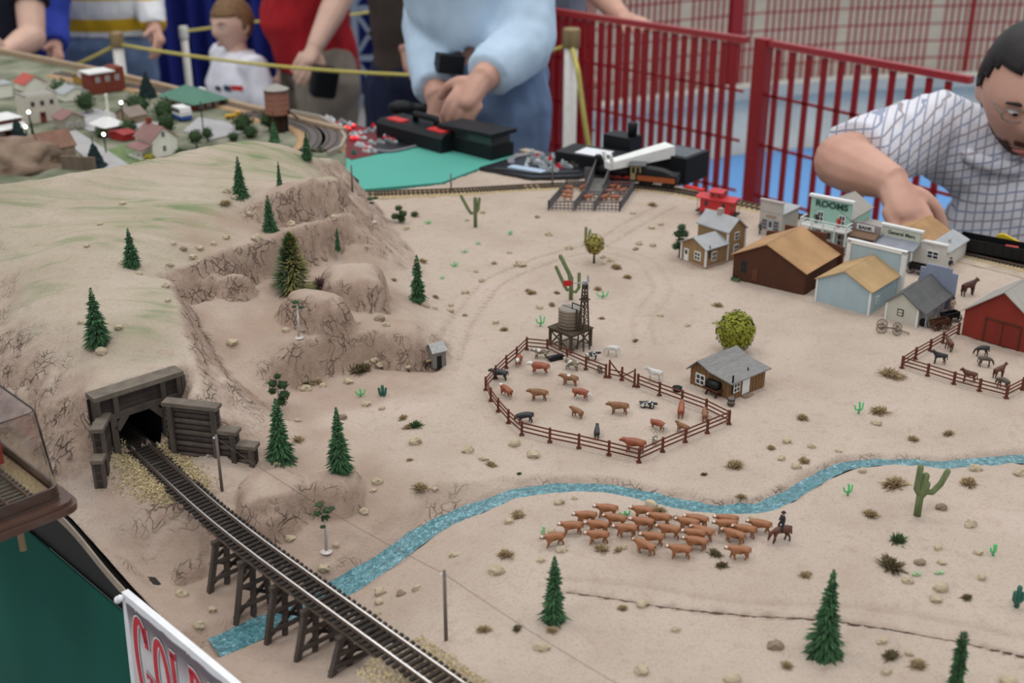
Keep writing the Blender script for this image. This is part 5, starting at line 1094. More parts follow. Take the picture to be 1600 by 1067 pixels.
# ------------------------------------------------------------------ livestock
def skin_mesh(joints, edges, sub=1, root=0):
    bm = bmesh.new(); sl_ = bm.verts.layers.skin.verify(); vs = []
    for i, (p, r) in enumerate(joints):
        v = bm.verts.new(p); r = r if isinstance(r, tuple) else (r, r); v[sl_].radius = r; v[sl_].use_root = (i == root); vs.append(v)
    for a, c in edges: bm.edges.new((vs[a], vs[c]))
    me = bpy.data.meshes.new('sk'); bm.to_mesh(me); bm.free(); o = bpy.data.objects.new('sk', me); COL.objects.link(o); o.modifiers.new('s', 'SKIN').use_smooth_shade = True
    if sub: o.modifiers.new('u', 'SUBSURF').levels = sub
    dg = bpy.context.evaluated_depsgraph_get(); out = bpy.data.meshes.new_from_object(o.evaluated_get(dg)); bpy.data.objects.remove(o); bpy.data.meshes.remove(me); return out
def quad_joints(kind='cow', head='level', walk=0, lie=False):
    if kind == 'cow':
        b = [((-.40,0,.64),(.18,.215)),((-.02,0,.62),(.195,.23)),((.32,0,.64),(.175,.22))]
        H = {'level':[((.52,0,.70),.14),((.68,0,.74),(.10,.11)),((.88,0,.64),(.065,.06))],'low':[((.54,0,.58),.13),((.68,0,.44),(.10,.10)),((.78,0,.24),(.06,.06))],'up':[((.48,0,.82),.13),((.58,0,.92),(.10,.11)),((.80,0,.88),(.06,.06))]}[head]
        ly, fr_, hr, hz = .13, .10, .13, .46; k = 1.0
    else:
        b = [((-.38,0,.86),(.21,.225)),((-.02,0,.84),(.20,.215)),((.32,0,.87),(.19,.225))]
        H = {'level':[((.48,0,1.02),(.10,.14)),((.60,0,1.16),(.085,.10)),((.84,0,1.00),(.062,.06))],'low':[((.54,0,.70),(.08,.11)),((.70,0,.42),(.07,.08)),((.74,0,.18),(.05,.05))],'up':[((.45,0,1.06),(.10,.14)),((.54,0,1.24),(.085,.10)),((.79,0,1.15),(.062,.06))]}[head]
        ly, fr_, hr, hz = .10, .075, .11, .64; k = 1.4
    J = b+H; E_ = [(0,1),(1,2),(2,3),(3,4),(4,5)]
    def add(p, r, par): J.append((p, r)); E_.append((par, len(J)-1)); return len(J)-1
    def add(p, r, par, _a=add): return _a(p, r*1.3 if not isinstance(r, tuple) else r, par)
    for i, sy in enumerate((-1,1)):
        f = walk*(1 if i else -1)
        if lie:
            a = add((.34,sy*ly*1.2,.40),fr_,2); a = add((.55,sy*ly*1.4,.30),.05,a); add((.42,sy*ly*1.5,.27),.04,a); a = add((-.36,sy*ly*1.4,.42),hr,0); a = add((-.10,sy*ly*1.9,.32),.06,a); add((-.32,sy*ly*2,.27),.04,a); continue
        a = add((.33,sy*ly,hz),fr_,2); a = add((.35+f*.10,sy*ly,hz*.52),.052,a); a = add((.35+f*.20,sy*ly,.06),.038,a); add((.37+f*.21,sy*ly,.0),.045,a)
        a = add((-.40,sy*ly,hz+.04),hr,0); a = add((-.33-f*.04,sy*ly,hz*.74),.075,a); a = add((-.45-f*.12,sy*ly,hz*.44),.046,a); a = add((-.41-f*.20,sy*ly,.06),.036,a); add((-.39-f*.20,sy*ly,.0),.044,a)
    t = add((-.60,0,b[0][0][2]+.06),.03,0); add((-.64,0,.36),(.022,.022) if kind == 'cow' else (.05,.05),t)
    for sy in (-1,1): hx = H[1][0]; add((hx[0]-.04,sy*(.17 if kind == 'cow' else .05),hx[2]+(.05 if kind == 'cow' else .13)),(.025,.025),4)
    return J, E_
_qc = {}
def quad(kind, head, walk, lie, mats, rule, key):
    k = (kind, head, walk, lie, key)
    if k in _qc: return _qc[k]
    bk = (kind, head, walk, lie)
    if bk not in _qc: _qc[bk] = skin_mesh(*quad_joints(kind, head, walk, lie), 1)
    me = _qc[bk].copy()
    for m_ in mats: me.materials.append(m_)
    for p in me.polygons: p.material_index = rule(p.center); p.use_smooth = True
    _qc[k] = me; return me
m_cbr = mat('cow_brown', (.30,.118,.046), .45, var=.15, scale=120, spec=.5); m_cbr2 = mat('cow_dull_brown', (.23,.11,.052), .55, var=.2, scale=120); m_cred = mat('cow_red', (.27,.070,.028), .45, var=.15, scale=120, spec=.5); m_cblk = mat('cow_black', (.018,.018,.020), .45, spec=.5); m_cwh = mat('cow_white', (.62,.60,.56), .6); m_cgr = mat('cow_grey_tan', (.20,.155,.105), .7, var=.3, scale=300); m_hoof = mat('hoof_dark', (.10,.035,.018), .6)
FACE = lambda c: 1 if (c.x > .62 and c.z > .3) else 0
HERE = lambda c: 1 if (c.x > .50 and c.z > .25) or c.z < .16 or (c.x > .3 and c.z < .42 and abs(c.y) < .06) else 0
SPOT = lambda c: 1 if mnoise.noise(Vector(c)*5.2) > .12 and c.z > .42 else 0
ONE = lambda c: 0
KINDS_ = {'pen':([mat('cow_pinkish', (.34,.125,.07), .5, var=.15, scale=120),m_cwh],ONE),'brown':([m_cbr,m_cwh],lambda c: 1 if (.70 < c.x < .80 and c.z > .70) else 0),'plain':([m_cbr2,m_cwh],ONE),'hereford':([m_cred,m_cwh],HERE),'black':([m_cblk,m_cblk],ONE),'spot':([m_cgr,m_cwh],SPOT),'holstein':([m_cblk,m_cwh],SPOT),'red':([m_cred,m_cwh],ONE),'back':([m_cbr2,m_cwh],lambda c: 1 if c.z > .78 and -.05 < c.x < .25 else 0)}
def animal(name, kind, col, px, py, deg, s, label, head='level', walk=.5, lie=False, group=None, mats=None, later_=False):
    m_, rl_ = mats or KINDS_[col]; g = gnd(px, py); me = quad(kind, head, walk, lie, m_, rl_, col); o = link(name, me); o.location = g-Vector((0,0,(.24 if lie else 0)*s)); o.scale = (s,)*3; o.rotation_euler = (0,0,math.radians(deg)); tag(o, label, 'cow' if kind == 'cow' else 'horse', group)
    return o
herd = [(475,205,180),(370,240,190),(300,292,186),(210,350,200),(430,288,180),(520,255,174),(430,338,184),(570,305,183),(655,215,176),(740,250,174),(655,272,176),(705,348,178),(785,310,170),(665,390,150),(840,410,176),(880,275,168),(925,258,174),(955,318,160),(915,330,180),(920,370,172),(1075,258,180),(1070,283,184),(1110,335,158),(1165,310,172),(1240,285,172),(1135,415,180)]
hp = [(800+x/3.2, 734+y/3.2+9, d) for x, y, d in herd]
ROW = lambda py: 'rear row of the herd' if py < 822 else 'middle of the herd' if py < 846 else 'near row of the herd'
for i, (px, py, d) in enumerate(hp):
    o = animal('brown_cow', 'cow', 'brown', px, py, d, .0160, None, 'level', (.5,-.5,.3)[i % 3], group='brown cattle driven along the creek'); PEND.append((o, 'walking brown cow in the '+ROW(py), px, py))
C7 = lambda x, y: (720+x/3.2, 400+y/3.2)
for (x, y, kd, cl, d, s, hd_, lb, ly) in [
 (290,545,'cow','hereford',-100,.0150,'level','red brown cow facing forward by the corral back left rail',0),(400,510,'cow','spot',175,.0150,'level','grey white spotted steer left of the black trough',0),(555,568,'cow','spot',155,.0150,'up','grey white spotted steer right of the black trough',0),
 (655,520,'cow','holstein',10,.0130,'level','black and white cow outside the corral behind the rail',0),(695,580,'cow','holstein',-80,.0100,'up','small black and white calf by the back corral rail',0),(395,590,'cow','hereford',172,.0185,'level','large red cow with white head near the corral centre back',0),
 (195,618,'cow','black',170,.0160,'level','black cow putting its head through the left rail',0),(228,702,'cow','hereford',130,.0155,'level','red white headed cow facing away near the left rail',0),(390,720,'cow','plain',178,.0165,'level','plain brown cow standing alone left of centre in the corral',0),
 (545,645,'cow','back',165,.0160,'level','brown cow with white patch on its back',0),(600,715,'cow','hereford',-25,.0165,'low','red white headed cow facing right at the corral centre',0),(582,805,'cow','plain',140,.0130,'level','small brown cow turned away below the corral centre',0),
 (790,788,'cow','plain',178,.0170,'level','plain brown cow right of the corral centre',0),(930,757,'cow','holstein',-20,.0140,'level','black and white cow lying down in the corral',1),(1100,800,'cow','red',80,.0155,'up','orange red cow facing away by the right corral rail',0),
 (1218,818,'cow','plain',85,.0135,'level','brown cow facing away in the right hand corral corner',0),(985,870,'cow','hereford',-40,.0150,'low','red cow lowering its white head near the front corner',0),(1108,880,'cow','plain',150,.0120,'up','young brown calf against the right front rail',0),
 (970,935,'cow','spot',80,.0110,'up','small grey brown calf inside the front corral corner',0),(868,978,'cow','red',170,.0185,'level','large orange red cow at the front corral corner',0),(680,905,'cow','black',85,.0125,'up','dark grey cow facing away at the front rail',0),(320,832,'cow','black',190,.0155,'low','black cow grazing at the left front rail',0)]:
    animal('corral_cow', kd, cl, *C7(x, y), d, s, lb, hd_, .3, bool(ly), 'cattle in the big corral')
WHH = ([m_cwh,m_cwh],ONE); BRH = ([mat('horse_brown', (.11,.035,.018), .5, spec=.5),m_cblk],lambda c: 1 if c.z < .2 else 0); DKH = ([mat('horse_dark', (.022,.022,.024), .5, spec=.5),m_cblk],ONE); GRH = ([mat('horse_grey_brown', (.10,.075,.06), .5),m_cblk],ONE)
animal('white_horse','horse','wh',956,556,165,.0140,'white horse grazing behind the corral beside the water tank','low',.3,mats=WHH); animal('white_horse','horse','wh',1022,596,170,.0150,'white horse with raised head at the back corral gate','level',.3,mats=WHH)
for (px, py, kd, d, hd_, lb) in [(1467,568,DKH,170,'level','black horse at the left side of the horse corral'),(1482,547,BRH,100,'level','brown horse facing the barn by the corral rail'),(1533,556,DKH,180,'low','black horse grazing in front of the barn door'),(1538,573,GRH,-10,'low','grey brown horse beside the grazing black horse'),(1560,590,BRH,20,'up','brown horse with raised head facing right'),(1513,597,BRH,165,'level','reddish brown horse at the front rail of the horse corral'),(1566,607,GRH,120,'low','dark blue grey horse behind the front corner rail')]:
    animal('corral_horse','horse',id(kd),px,py,d,.0138,lb,hd_,.3,group='horses in the barn corral',mats=kd)
animal('saddle_horse','horse','sad',1512,462,20,.0195,'dark brown saddled horse standing on the main street','level',.2,mats=([mat('horse_chestnut', (.075,.028,.018), .5),m_cblk],lambda c: 1 if (c.z > .96 and -.1 < c.x < .15) or c.z < .15 else 0))
rid = animal('ridden_horse','horse','rid',1219,846,195,.0165,'reddish brown horse carrying the herd rider','low',.5,mats=BRH); burro = animal('burro','horse','bur',672,577,10,.0125,'dark burro with a tan pack beside the miner','level',.2,mats=([mat('burro_brown', (.05,.028,.02), .6),mat('pack_tan', (.34,.22,.12), .8)],lambda c: 1 if c.z > .90 and abs(c.x) < .25 else 0))
# tiny figures
def fig_mesh(seated=False, arm=0):
    lz = .0
    J = [((0,0,.50),(.10,.075)),((0,0,.68),(.115,.08)),((0,0,.80),(.12,.075)),((0,0,.87),.045),((0,0,.95),(.062,.068))]; E_ = [(0,1),(1,2),(2,3),(3,4)]
    def add(p, r, par): J.append((p, r)); E_.append((par, len(J)-1)); return len(J)-1
    for sy in (-1,1):
        if seated: a = add((.02,sy*.11,.47),.07,0); a = add((.10,sy*.17,.28),.05,a); add((.06,sy*.17,.06),.04,a)
        else: a = add((0,sy*.06,.45),.07,0); a = add((.01,sy*.07,.24),.05,a); a = add((0,sy*.07,.03),.04,a); add((.06,sy*.07,.015),.035,a)
        a = add((0,sy*.16,.78),.045,2); a = add((.02,sy*.20,.62),.036,a); add((.10+arm*.1,sy*.17,.50+arm*.15),.03,a)
    return skin_mesh(J, E_, 1)
_fm = {False: fig_mesh(), True: fig_mesh(True)}
m_skin0 = plain('figure_skin', (.45,.26,.17), .6)
def figure(loc, deg, h, label, shirt, pants, hat=None, seated=False):
    me = _fm[seated].copy()
    for m_ in (pants, shirt, m_skin0): me.materials.append(m_)
    for p in me.polygons: z = p.center.z; p.material_index = 2 if z > .86 else 1 if z > .51 else 0; p.use_smooth = True
    o = link('figurine', me); o.location = loc; o.scale = (h,)*3; o.rotation_euler = (0,0,math.radians(deg)); tag(o, label, 'figurine')
    if hat: q = MB(); q.lathe([(.12,.985),(.12,.995),(.065,1.0),(.06,1.06),(.02,1.07)], 12); q.build('hat', hat, o)
    return o
c_ = lambda n, c: plain(n, c, .7)
figure(rid.location+Vector((.0005,0,.0103)), 195, .020, 'dark clothed rider sitting on the horse behind the herd', c_('fig_dark',(.03,.03,.035)), c_('fig_navy',(.02,.025,.035)), c_('fig_hat',(.04,.025,.02)), True)
figure(gnd(690,563), -30, .0195, 'miner in brown clothes standing beside the rock shack', c_('fig_brown',(.07,.05,.03)), c_('fig_redbrown',(.12,.045,.03)), MATS['fig_hat'])
figure(gnd(1188,366)+Vector((0,0,0)), -90, .020, 'figurine in dark suit standing before the small office', MATS['fig_dark'], MATS['fig_dark'], c_('fig_tan',(.30,.18,.10)))
figure(gnd(1487,489), -60, .021, 'figurine in pale clothes walking beside the cream store', c_('fig_pale',(.50,.36,.28)), c_('fig_beige',(.42,.32,.25)), MATS['fig_hat']); figure(gnd(1483,425), -60, .021, 'figurine with dark wide hat in front of the grey blue false front', MATS['fig_dark'], MATS['fig_pale'], MATS['fig_dark'])
for x, sh, lb in ((.009,'fig_dark','dark figurine on the left of the hotel balcony'),(.044,'red_dress','red dressed figurine on the right of the hotel balcony')): figure(h7.matrix_basis @ Vector((x,-.013,.0375)), -128, .0185, lb, MATS[sh], MATS[sh])
# miner's shack set in the rock
o = thing('miners_shack', 'weathered grey plank shack built against the low rock', 'shack', at(668, 568), math.radians(-62)); o.scale = (.74,.74,.9); q = MB(); q.prism([(0,0),(0,.024),(.012,.031),(.024,.024),(.024,0)], 0, .022, 'y'); 
m_shk = mat('weathered_plank', (.20,.185,.165), .9, var=.25, scale=200, stretch=(8,8,.3)); q.build('walls', m_shk, o)
for a, c in (((-.003,.0225),(.012,.0315)),((.027,.0225),(.012,.0315))): q = MB(); q.prism([a, c, (c[0],c[1]+.0012), (a[0],a[1]+.0012)], -.003, .024, 'y'); q.build('roof', mat('silver_plank', (.36,.36,.35), .9, var=.2, scale=200), o)
q = MB(); q.box(.0235,.0245,.006,.014,0,.017); q.build('doorway', m_black, o)
# wagons
def wheel(par, x, y, r, m):
    q = MB(); n = 16
    vs = []; 
    for k in range(n):
        a = 2*PI*k/n
        for rr, yy in ((r,-.0004),(r,.0004),(r*.86,.0004),(r*.86,-.0004)): vs.append((x+rr*math.cos(a), y+yy, r+rr*math.sin(a)))
    q.add(vs, [(k*4+j, ((k+1)%n)*4+j, ((k+1)%n)*4+(j+1)%4, k*4+(j+1)%4) for k in range(n) for j in range(4)])
    for k in range(6): a = PI*k/6; q.bar((x-r*.9*math.cos(a),y,r-r*.9*math.sin(a)),(x+r*.9*math.cos(a),y,r+r*.9*math.sin(a)),.0005)
    q.build('wheel', m, par)
def wagon(px, py, deg, label, L, W_, hb, m, box=True):
    o = place('wagon', label, 'wagon', px, py, deg)
    for x, r in ((L*.36,.0058),(-L*.36,.0068)):
        for y in (-W_*.6,W_*.6): wheel(o, x, y, r, m)
        q = MB(); q.bar((x,-W_*.6,r),(x,W_*.6,r),.0009); q.build('axle', m, o)
    if box:
        for x0,x1,y0,y1,z0,z1 in ((-L/2,L/2,-W_/2,W_/2,.007,.008),(-L/2,L/2,-W_/2,-W_/2+.0008,.008,hb),(-L/2,L/2,W_/2-.0008,W_/2,.008,hb),(-L/2,-L/2+.0008,-W_/2,W_/2,.008,hb),(L/2-.0008,L/2,-W_/2,W_/2,.008,hb)): q = MB(); q.box(x0,x1,y0,y1,z0,z1); q.build('box_side', m, o)
    else: q = MB(); q.bar((-L*.36,0,.006),(L*.36,0,.006),.0014); q.build('reach', m, o)
    for y in (-.002,.002): q = MB(); q.bar((L*.4,y,.005),(L*.95,y,.001),.0007); q.build('shaft', m, o)
m_wag = wood('wagon_grey_wood', (.16,.12,.09), .2)
wagon(1389,519,-18,'bare grey wagon running gear beside the cream store',.026,.013,.013,m_wag,False); wagon(1467,514,25,'dark wagon box standing between cream store and barn fence',.024,.010,.014,brw); wagon(1483,503,25,'second dark wagon box close behind the first by the barn',.024,.010,.014,m_black); wagon(1432,427,-38,'black buggy on the main street before the mercantile',.022,.010,.015,m_black)
o = place('crate_stack', 'brown crate stack beside the pale blue store on the street', 'crates', 1433, 452, -41)
for k, (x, y, z) in enumerate(((0,0,0),(.010,0,0),(0,.010,0),(.004,.002,.008),(.002,.008,.008))): q = MB(); q.box(x-.004,x+.004,y-.004,y+.004,z,z+.0075); q.build('crate', m_wag if k % 2 else brw, o)
# ------------------------------------------------------------------ back track and trains
bt = [at(*p) for p in ((540,306),(600,304),(720,300),(800,295),(870,291),(960,290),(1050,298),(1120,312),(1180,325),(1250,341),(1330,359),(1430,379),(1512,397),(1600,417),(1700,440))]
P2 = []
for a, c in zip(bt[:-1], bt[1:]):
    for k in range(8): P2.append(a.lerp(c, k/8))
for _ in range(10): P2 = [P2[0]]+[(P2[i-1]+P2[i]*2+P2[i+1])/4 for i in range(1,len(P2)-1)]+[P2[-1]]
def tang(i): t = P2[min(i+1,len(P2)-1)]-P2[max(i-1,0)]; t.z = 0; return t.normalized()
o = thing('railway_track', 'far railway track curving behind the pens and the western street', 'railway track', (0,0,TZ))
for sd in (-.0083,.0083):
    q = MB(); q.tube([p+Vector((-tang(i).y*sd, tang(i).x*sd, .0042-TZ)) for i, p in enumerate(P2)], .0012, 5); q.build('rail', m_railw, o)
q = MB(); acc = 0
for i in range(len(P2)-1):
    L = (P2[i+1]-P2[i]).length; n = max(1, int(round(L/.0068)))
    for k in range(n): p = P2[i].lerp(P2[i+1], k/n)-Vector((0,0,TZ)); t = tang(i); nn = Vector((-t.y,t.x,0)); q.bar(p-nn*.0145+Vector((0,0,.0024)), p+nn*.0145+Vector((0,0,.0024)), .0032, .002)
q.build('ties', m_tie, o)['kind'] = 'stuff'
q = MB(); vs = []; fs = []
for i, p in enumerate(P2): 
    t = tang(i); nn = Vector((-t.y,t.x,0))
    for o_, z in ((-.024,-.001),(-.015,.0022),(.015,.0022),(.024,-.001)): vs.append(p+nn*o_+Vector((0,0,z-TZ)))
for i in range(len(P2)-1):
    for k in range(3): fs.append((i*4+k,(i+1)*4+k,(i+1)*4+k+1,i*4+k+1))
q.add(vs, fs); q.build('roadbed', mat('far_ballast', (.40,.31,.18), .95, var=.35, scale=350, bump=.4), o)
def ontrack(px, py): 
    p = at(px, py); i = min(range(len(P2)), key=lambda k: (P2[k]-p).length); t = tang(i); return P2[i]+Vector((0,0,.0053)), math.atan2(t.y, t.x)
m_creds = plain('caboose_red', (.48,.018,.022), .4, spec=.5); m_cromf = plain('caboose_roof_red', (.52,.045,.055), .45)
cb = thing('caboose', 'bright red four wheel caboose with cupola behind the farmhouse', 'train car', at(1121,337)+Vector((0,0,.0)), math.radians(-32))
q = MB(); q.box(-.026,.026,-.0135,.0135,.0075,.030); q.build('body', m_creds, cb); q = MB(); q.prism([(-.016,.0295),(0,.0325),(.016,.0295),(.016,.031),(0,.034),(-.016,.031)], -.034, .034, 'x'); q.build('roof', m_cromf, cb)
q = MB(); q.box(-.011,.009,-.011,.011,.031,.041); q.build('cupola', m_creds, cb); q = MB(); q.prism([(-.013,.0405),(0,.043),(.013,.0405),(.013,.042),(0,.0445),(-.013,.042)], -.0135, .0115, 'x'); q.build('cupola_roof', m_cromf, cb)
for x in (-.018,.012): q = MB(); q.box(x,x+.005,-.0141,-.0134,.018,.026); q.build('window', m_pane, cb)
for x in (-.008,.003): q = MB(); q.box(x,x+.004,-.0116,-.0108,.0345,.039); q.build('window', m_pane, cb)
q = MB(); q.box(-.017,.016,-.0140,-.0134,.0115,.0132); q.build('name_stripe', mat('faded_lettering', (.60,.42,.30), .7, var=.5, scale=900), cb); q = MB(); q.box(-.034,.034,-.012,.012,.0055,.0078); q.build('underframe', m_black, cb)
for x in (-.031,.031):
    for y in (-.012,.012): q = MB(); q.bar((x,y,.0075),(x,y,.030),.0007); q.build('grab_rail', m_creds, cb)
for x in (-.013,.013):
    for y in (-.0085,.0085): q = MB(); q.tube([(x,y-.001,.0050),(x,y+.001,.0050)], .0050, 14); q.build('wheel', m_black, cb)
tp_, ta_ = ontrack(1034,294); td = thing('tender', 'black and orange brown tender behind the old locomotive', 'train car', tp_, ta_)
q = MB(); q.box(-.036,.036,-.0145,.0145,.011,.025); q.build('tank', m_black, td); q = MB(); q.box(-.033,.034,-.0152,-.0144,.012,.021); q.build('side_panel', plain('orange_brown', (.30,.075,.022), .5), td); q = MB(); q.prism([(-.034,.024),(-.028,.034),(.008,.031),(.03,.024)], -.010, .010, 'y'); q.build('coal_load', mat('coal', (.02,.02,.02), .6, bump=.6), td)
for x in (-.026,-.014,.014,.026):
    for y in (-.0085,.0085): q = MB(); q.tube([(x,y-.001,.005),(x,y+.001,.005)], .005, 12); q.build('wheel', m_black, td)
q = MB(); q.box(.036,.044,-.002,.002,.007,.010); q.build('coupler', m_black, td); q = MB(); q.tube([(-.036,0,.026),(-.036,0,.030),(-.032,0,.030)], .0015, 6); q.build('lamp', m_gal, td)
tp_, ta_ = ontrack(984,289); lo = thing('steam_locomotive', 'old black steam locomotive with tan cab and red wheels', 'locomotive', tp_, ta_)
m_cab = wood('cab_tan', (.28,.21,.11)); q = MB(); q.tube([(-.062,0,.022),(.006,0,.022)], .0085, 16); q.build('boiler', m_black, lo, True)
q = MB(); q.lathe([(.0035,.030),(.0035,.040),(.007,.046),(.005,.049)], 12, (-.055,0,0)); q.build('smokestack', m_black, lo, True)
for x in (-.036,-.016): q = MB(); q.lathe([(.0045,.029),(.0045,.035),(.002,.038)], 12, (x,0,0)); q.build('dome', plain('brass_tan', (.38,.26,.12), .4, metal=.3), lo, True)
for x0,x1,y0,y1,z0,z1 in ((.004,.022,-.013,-.012,.012,.038),(.004,.022,.012,.013,.012,.038),(.004,.005,-.012,.012,.012,.038)): q = MB(); q.box(x0,x1,y0,y1,z0,z1); q.build('cab_side', m_cab, lo)
for x in (.0065,.0145): q = MB(); q.box(x,x+.005,-.0135,-.0128,.024,.034); q.build('window', m_black, lo)
q = MB(); q.prism([(-.015,.037),(0,.041),(.015,.037),(.015,.038),(0,.042),(-.015,.038)], .0, .030, 'x'); q.build('cab_roof', m_dgroof, lo)
for x in (-.034,-.018,-.002):
    for y in (-.0085,.0085): q = MB(); q.tube([(x,y-.0012,.0085),(x,y+.0012,.0085)], .0085, 16); q.build('driver_wheel', plain('wheel_red', (.26,.02,.02), .5), lo)
for x in (-.058,-.048):
    for y in (-.0085,.0085): q = MB(); q.tube([(x,y-.001,.0045),(x,y+.001,.0045)], .0045, 12); q.build('wheel', m_black, lo)
q = MB(); q.box(-.066,.022,-.010,.010,.008,.012); q.build('frame', m_black, lo); q = MB(); q.prism([(-.010,.008),(.010,.008),(0,.002)], -.078, -.066, 'x'); q.build('cowcatcher', m_black, lo)
tp_ = at(1556,404)+Vector((0,0,.003)); gd = thing('gondola', 'black open freight car at the far right of the back track', 'train car', tp_, math.radians(-36))
for x0,x1,y0,y1 in ((-.056,.05,-.016,-.015),(-.056,.05,.015,.016),(-.056,-.055,-.015,.015),(.049,.05,-.015,.015)): q = MB(); q.box(x0,x1,y0,y1,.006,.024); q.build('side', m_black, gd)
for k in range(9): q = MB(); x = -.052+k*.0125; q.box(x,x+.0012,-.0168,-.0158,.006,.0235); q.build('rib', m_black, gd)
q = MB(); q.box(-.055,.049,-.015,.015,.006,.009); q.build('floor', m_black, gd)
for x in (-.040,-.028,.022,.034):
    for y in (-.0085,.0085): q = MB(); q.tube([(x,y-.001,.0048),(x,y+.001,.0048)], .0048, 12); q.build('wheel', m_black, gd)
q = MB(); q.box(.048,.058,-.002,.002,.006,.009); q.build('coupler', m_black, gd)
q = MB(); q.box(-.008,.010,-.006,.006,0,.010); o = q.build('load_block', plain('coral_red', (.40,.045,.04), .6)); o.location = gd.matrix_basis @ Vector((.018,0,.0095)); o.rotation_euler = (0,0,math.radians(-30)); tag(o, 'coral red block lying in the black open car', 'block')
q = MB(); q.prism([(-.030,.0),(.055,.0),(.055,.004),(-.012,.026),(-.020,.024)], -.003, .003, 'y'); o = q.build('yellow_wedge', plain('warm_yellow', (.60,.42,.02), .5)); o.location = gd.matrix_basis @ Vector((.012,.0235,.003)); o.rotation_euler = (0,0,math.radians(-36)); tag(o, 'yellow wedge shaped panel standing behind the black open car', 'wedge')
# ------------------------------------------------------------------ cattle pens with loading chute
m_pen = wood('pen_grey', (.13,.125,.13), .15)
pl_, pr_, pbk = at(857,329), at(968,331), at(990,298); ex = (pr_-pl_); PW = ex.length; ex.normalize(); ey = Vector((-ex.y, ex.x, 0)); PD = (pbk-pr_).dot(ey)
pen = thing('cattle_pens', 'grey slatted cattle pens divided in three with brown cattle inside', 'pens', pl_, math.atan2(ex.y, ex.x)); sk = (pbk-pr_).dot(ex)
pp = lambda u, v: Vector((u*PW+v*sk, v*PD, 0))
def panel(a, c, h=.0165):
    n = max(3, int((c-a).length/.0062)); q = MB()
    for k in range(n+1): p = a.lerp(c, k/n); q.box(p.x-.0007,p.x+.0007,p.y-.0007,p.y+.0007,0,h)
    q.build('pickets', m_pen, pen)['kind'] = 'stuff'
    for z in (.3,.6,.92): q = MB(); q.bar(a+Vector((0,0,h*z)), c+Vector((0,0,h*z)), .0009, .0018); q.build('rail', m_pen, pen)
    for p in (a, c): q = MB(); q.box(p.x-.0013,p.x+.0013,p.y-.0013,p.y+.0013,0,h+.001); q.build('post', m_pen, pen)
for a, c in (((0,0),(1,0)),((1,0),(1,1)),((1,1),(.58,1)),((.0,1),(.28,1)),((0,0),(0,1)),((.36,0),(.36,1)),((.64,0),(.64,1)),((.64,.55),(1,.55)),((.36,.5),(.64,.5))): panel(pp(*a), pp(*c))
ch = thing('loading_chute', 'grey plank loading chute rising from the pens to the track', 'chute', pl_, math.atan2(ex.y, ex.x))
for u in (.36,.60): 
    a, c = pp(u,.72), pp(u,1.42); q = MB(); q.add([a+Vector((-.001,0,0)), c+Vector((-.001,0,0)), c+Vector((-.001,0,.046)), a+Vector((-.001,0,.020)), a+Vector((.001,0,0)), c+Vector((.001,0,0)), c+Vector((.001,0,.046)), a+Vector((.001,0,.020))], [(0,1,2,3),(7,6,5,4),(0,4,5,1),(1,5,6,2),(2,6,7,3),(3,7,4,0)]); q.build('chute_side', m_pen, ch)
a, c, e, f = pp(.36,.72), pp(.60,.72), pp(.60,1.42), pp(.36,1.42); q = MB(); z2 = Vector((0,0,.024)); q.add([a, c, e+z2, f+z2, a-Vector((0,0,.001)), c-Vector((0,0,.001)), e+z2-Vector((0,0,.002)), f+z2-Vector((0,0,.002))], [(0,1,2,3),(7,6,5,4),(0,4,5,1),(1,5,6,2),(2,6,7,3),(3,7,4,0)]); q.build('ramp', wood('ramp_wood', (.19,.18,.17)), ch)
q = MB(); a = pp(.62,1.18); q.box(a.x,a.x+.026,a.y,a.y+.002,0,.030); q.build('side_wing', m_pen, ch); q = MB(); a = pp(.24,1.12); q.box(a.x,a.x+.012,a.y,a.y+.002,0,.036); q.build('side_wing', m_pen, ch)
for k, (x, y, d) in enumerate(((320,515,180),(320,572,170),(312,612,175),(480,512,30),(525,612,10),(760,505,5),(730,556,0),(842,525,80),(885,550,40),(690,615,30),(800,618,-30))):
    PEND.append((animal('penned_cow','cow','pen',840+x/6.67,220+y/6.67+2,d,.0140,None,'level',.2,group='cattle in the grey pens'), 'red brown cow inside the '+('left pen' if k < 3 else 'middle pen' if k < 5 else 'right pen'), 840+x/6.67, y))
# ------------------------------------------------------------------ the blurred model town
TG = -.002
def tpos(px, py): p = at(px, py, TG); return p
def slabp(name, pxs, z, m, label, cat, h=.0015):
    o = poly_slab(name, [(at(*p).x, at(*p).y) for p in pxs], TZ+z-h, TZ+z, m); tag(o, label, cat); return o
m_road = mat('town_road', (.38,.37,.37), .9, var=.08, scale=20); m_gravel = mat('town_ballast', (.42,.27,.15), .95, var=.25, scale=200); m_trk = mat('track_grey', (.14,.125,.12), .9, var=.3, scale=300)
slabp('street', [(90,209),(118,203),(215,266),(185,276),(150,262)], .0005, m_road, 'pale grey street running past the front conifer in the model town', 'street')
slabp('street', [(285,205),(310,183),(352,190),(385,205),(330,218)], .0005, m_road, 'pale grey street below the green roofed station', 'street')
slabp('lawn', [(150,240),(205,222),(250,240),(215,262)], .0004, mat('lawn_green', (.14,.20,.09), .95, var=.2, scale=80), 'green lawn left of the white farmhouse', 'lawn')
slabp('street', [(95,182),(150,170),(260,195),(240,205),(140,205)], .0004, m_road, 'grey street in the middle of the model town', 'street')
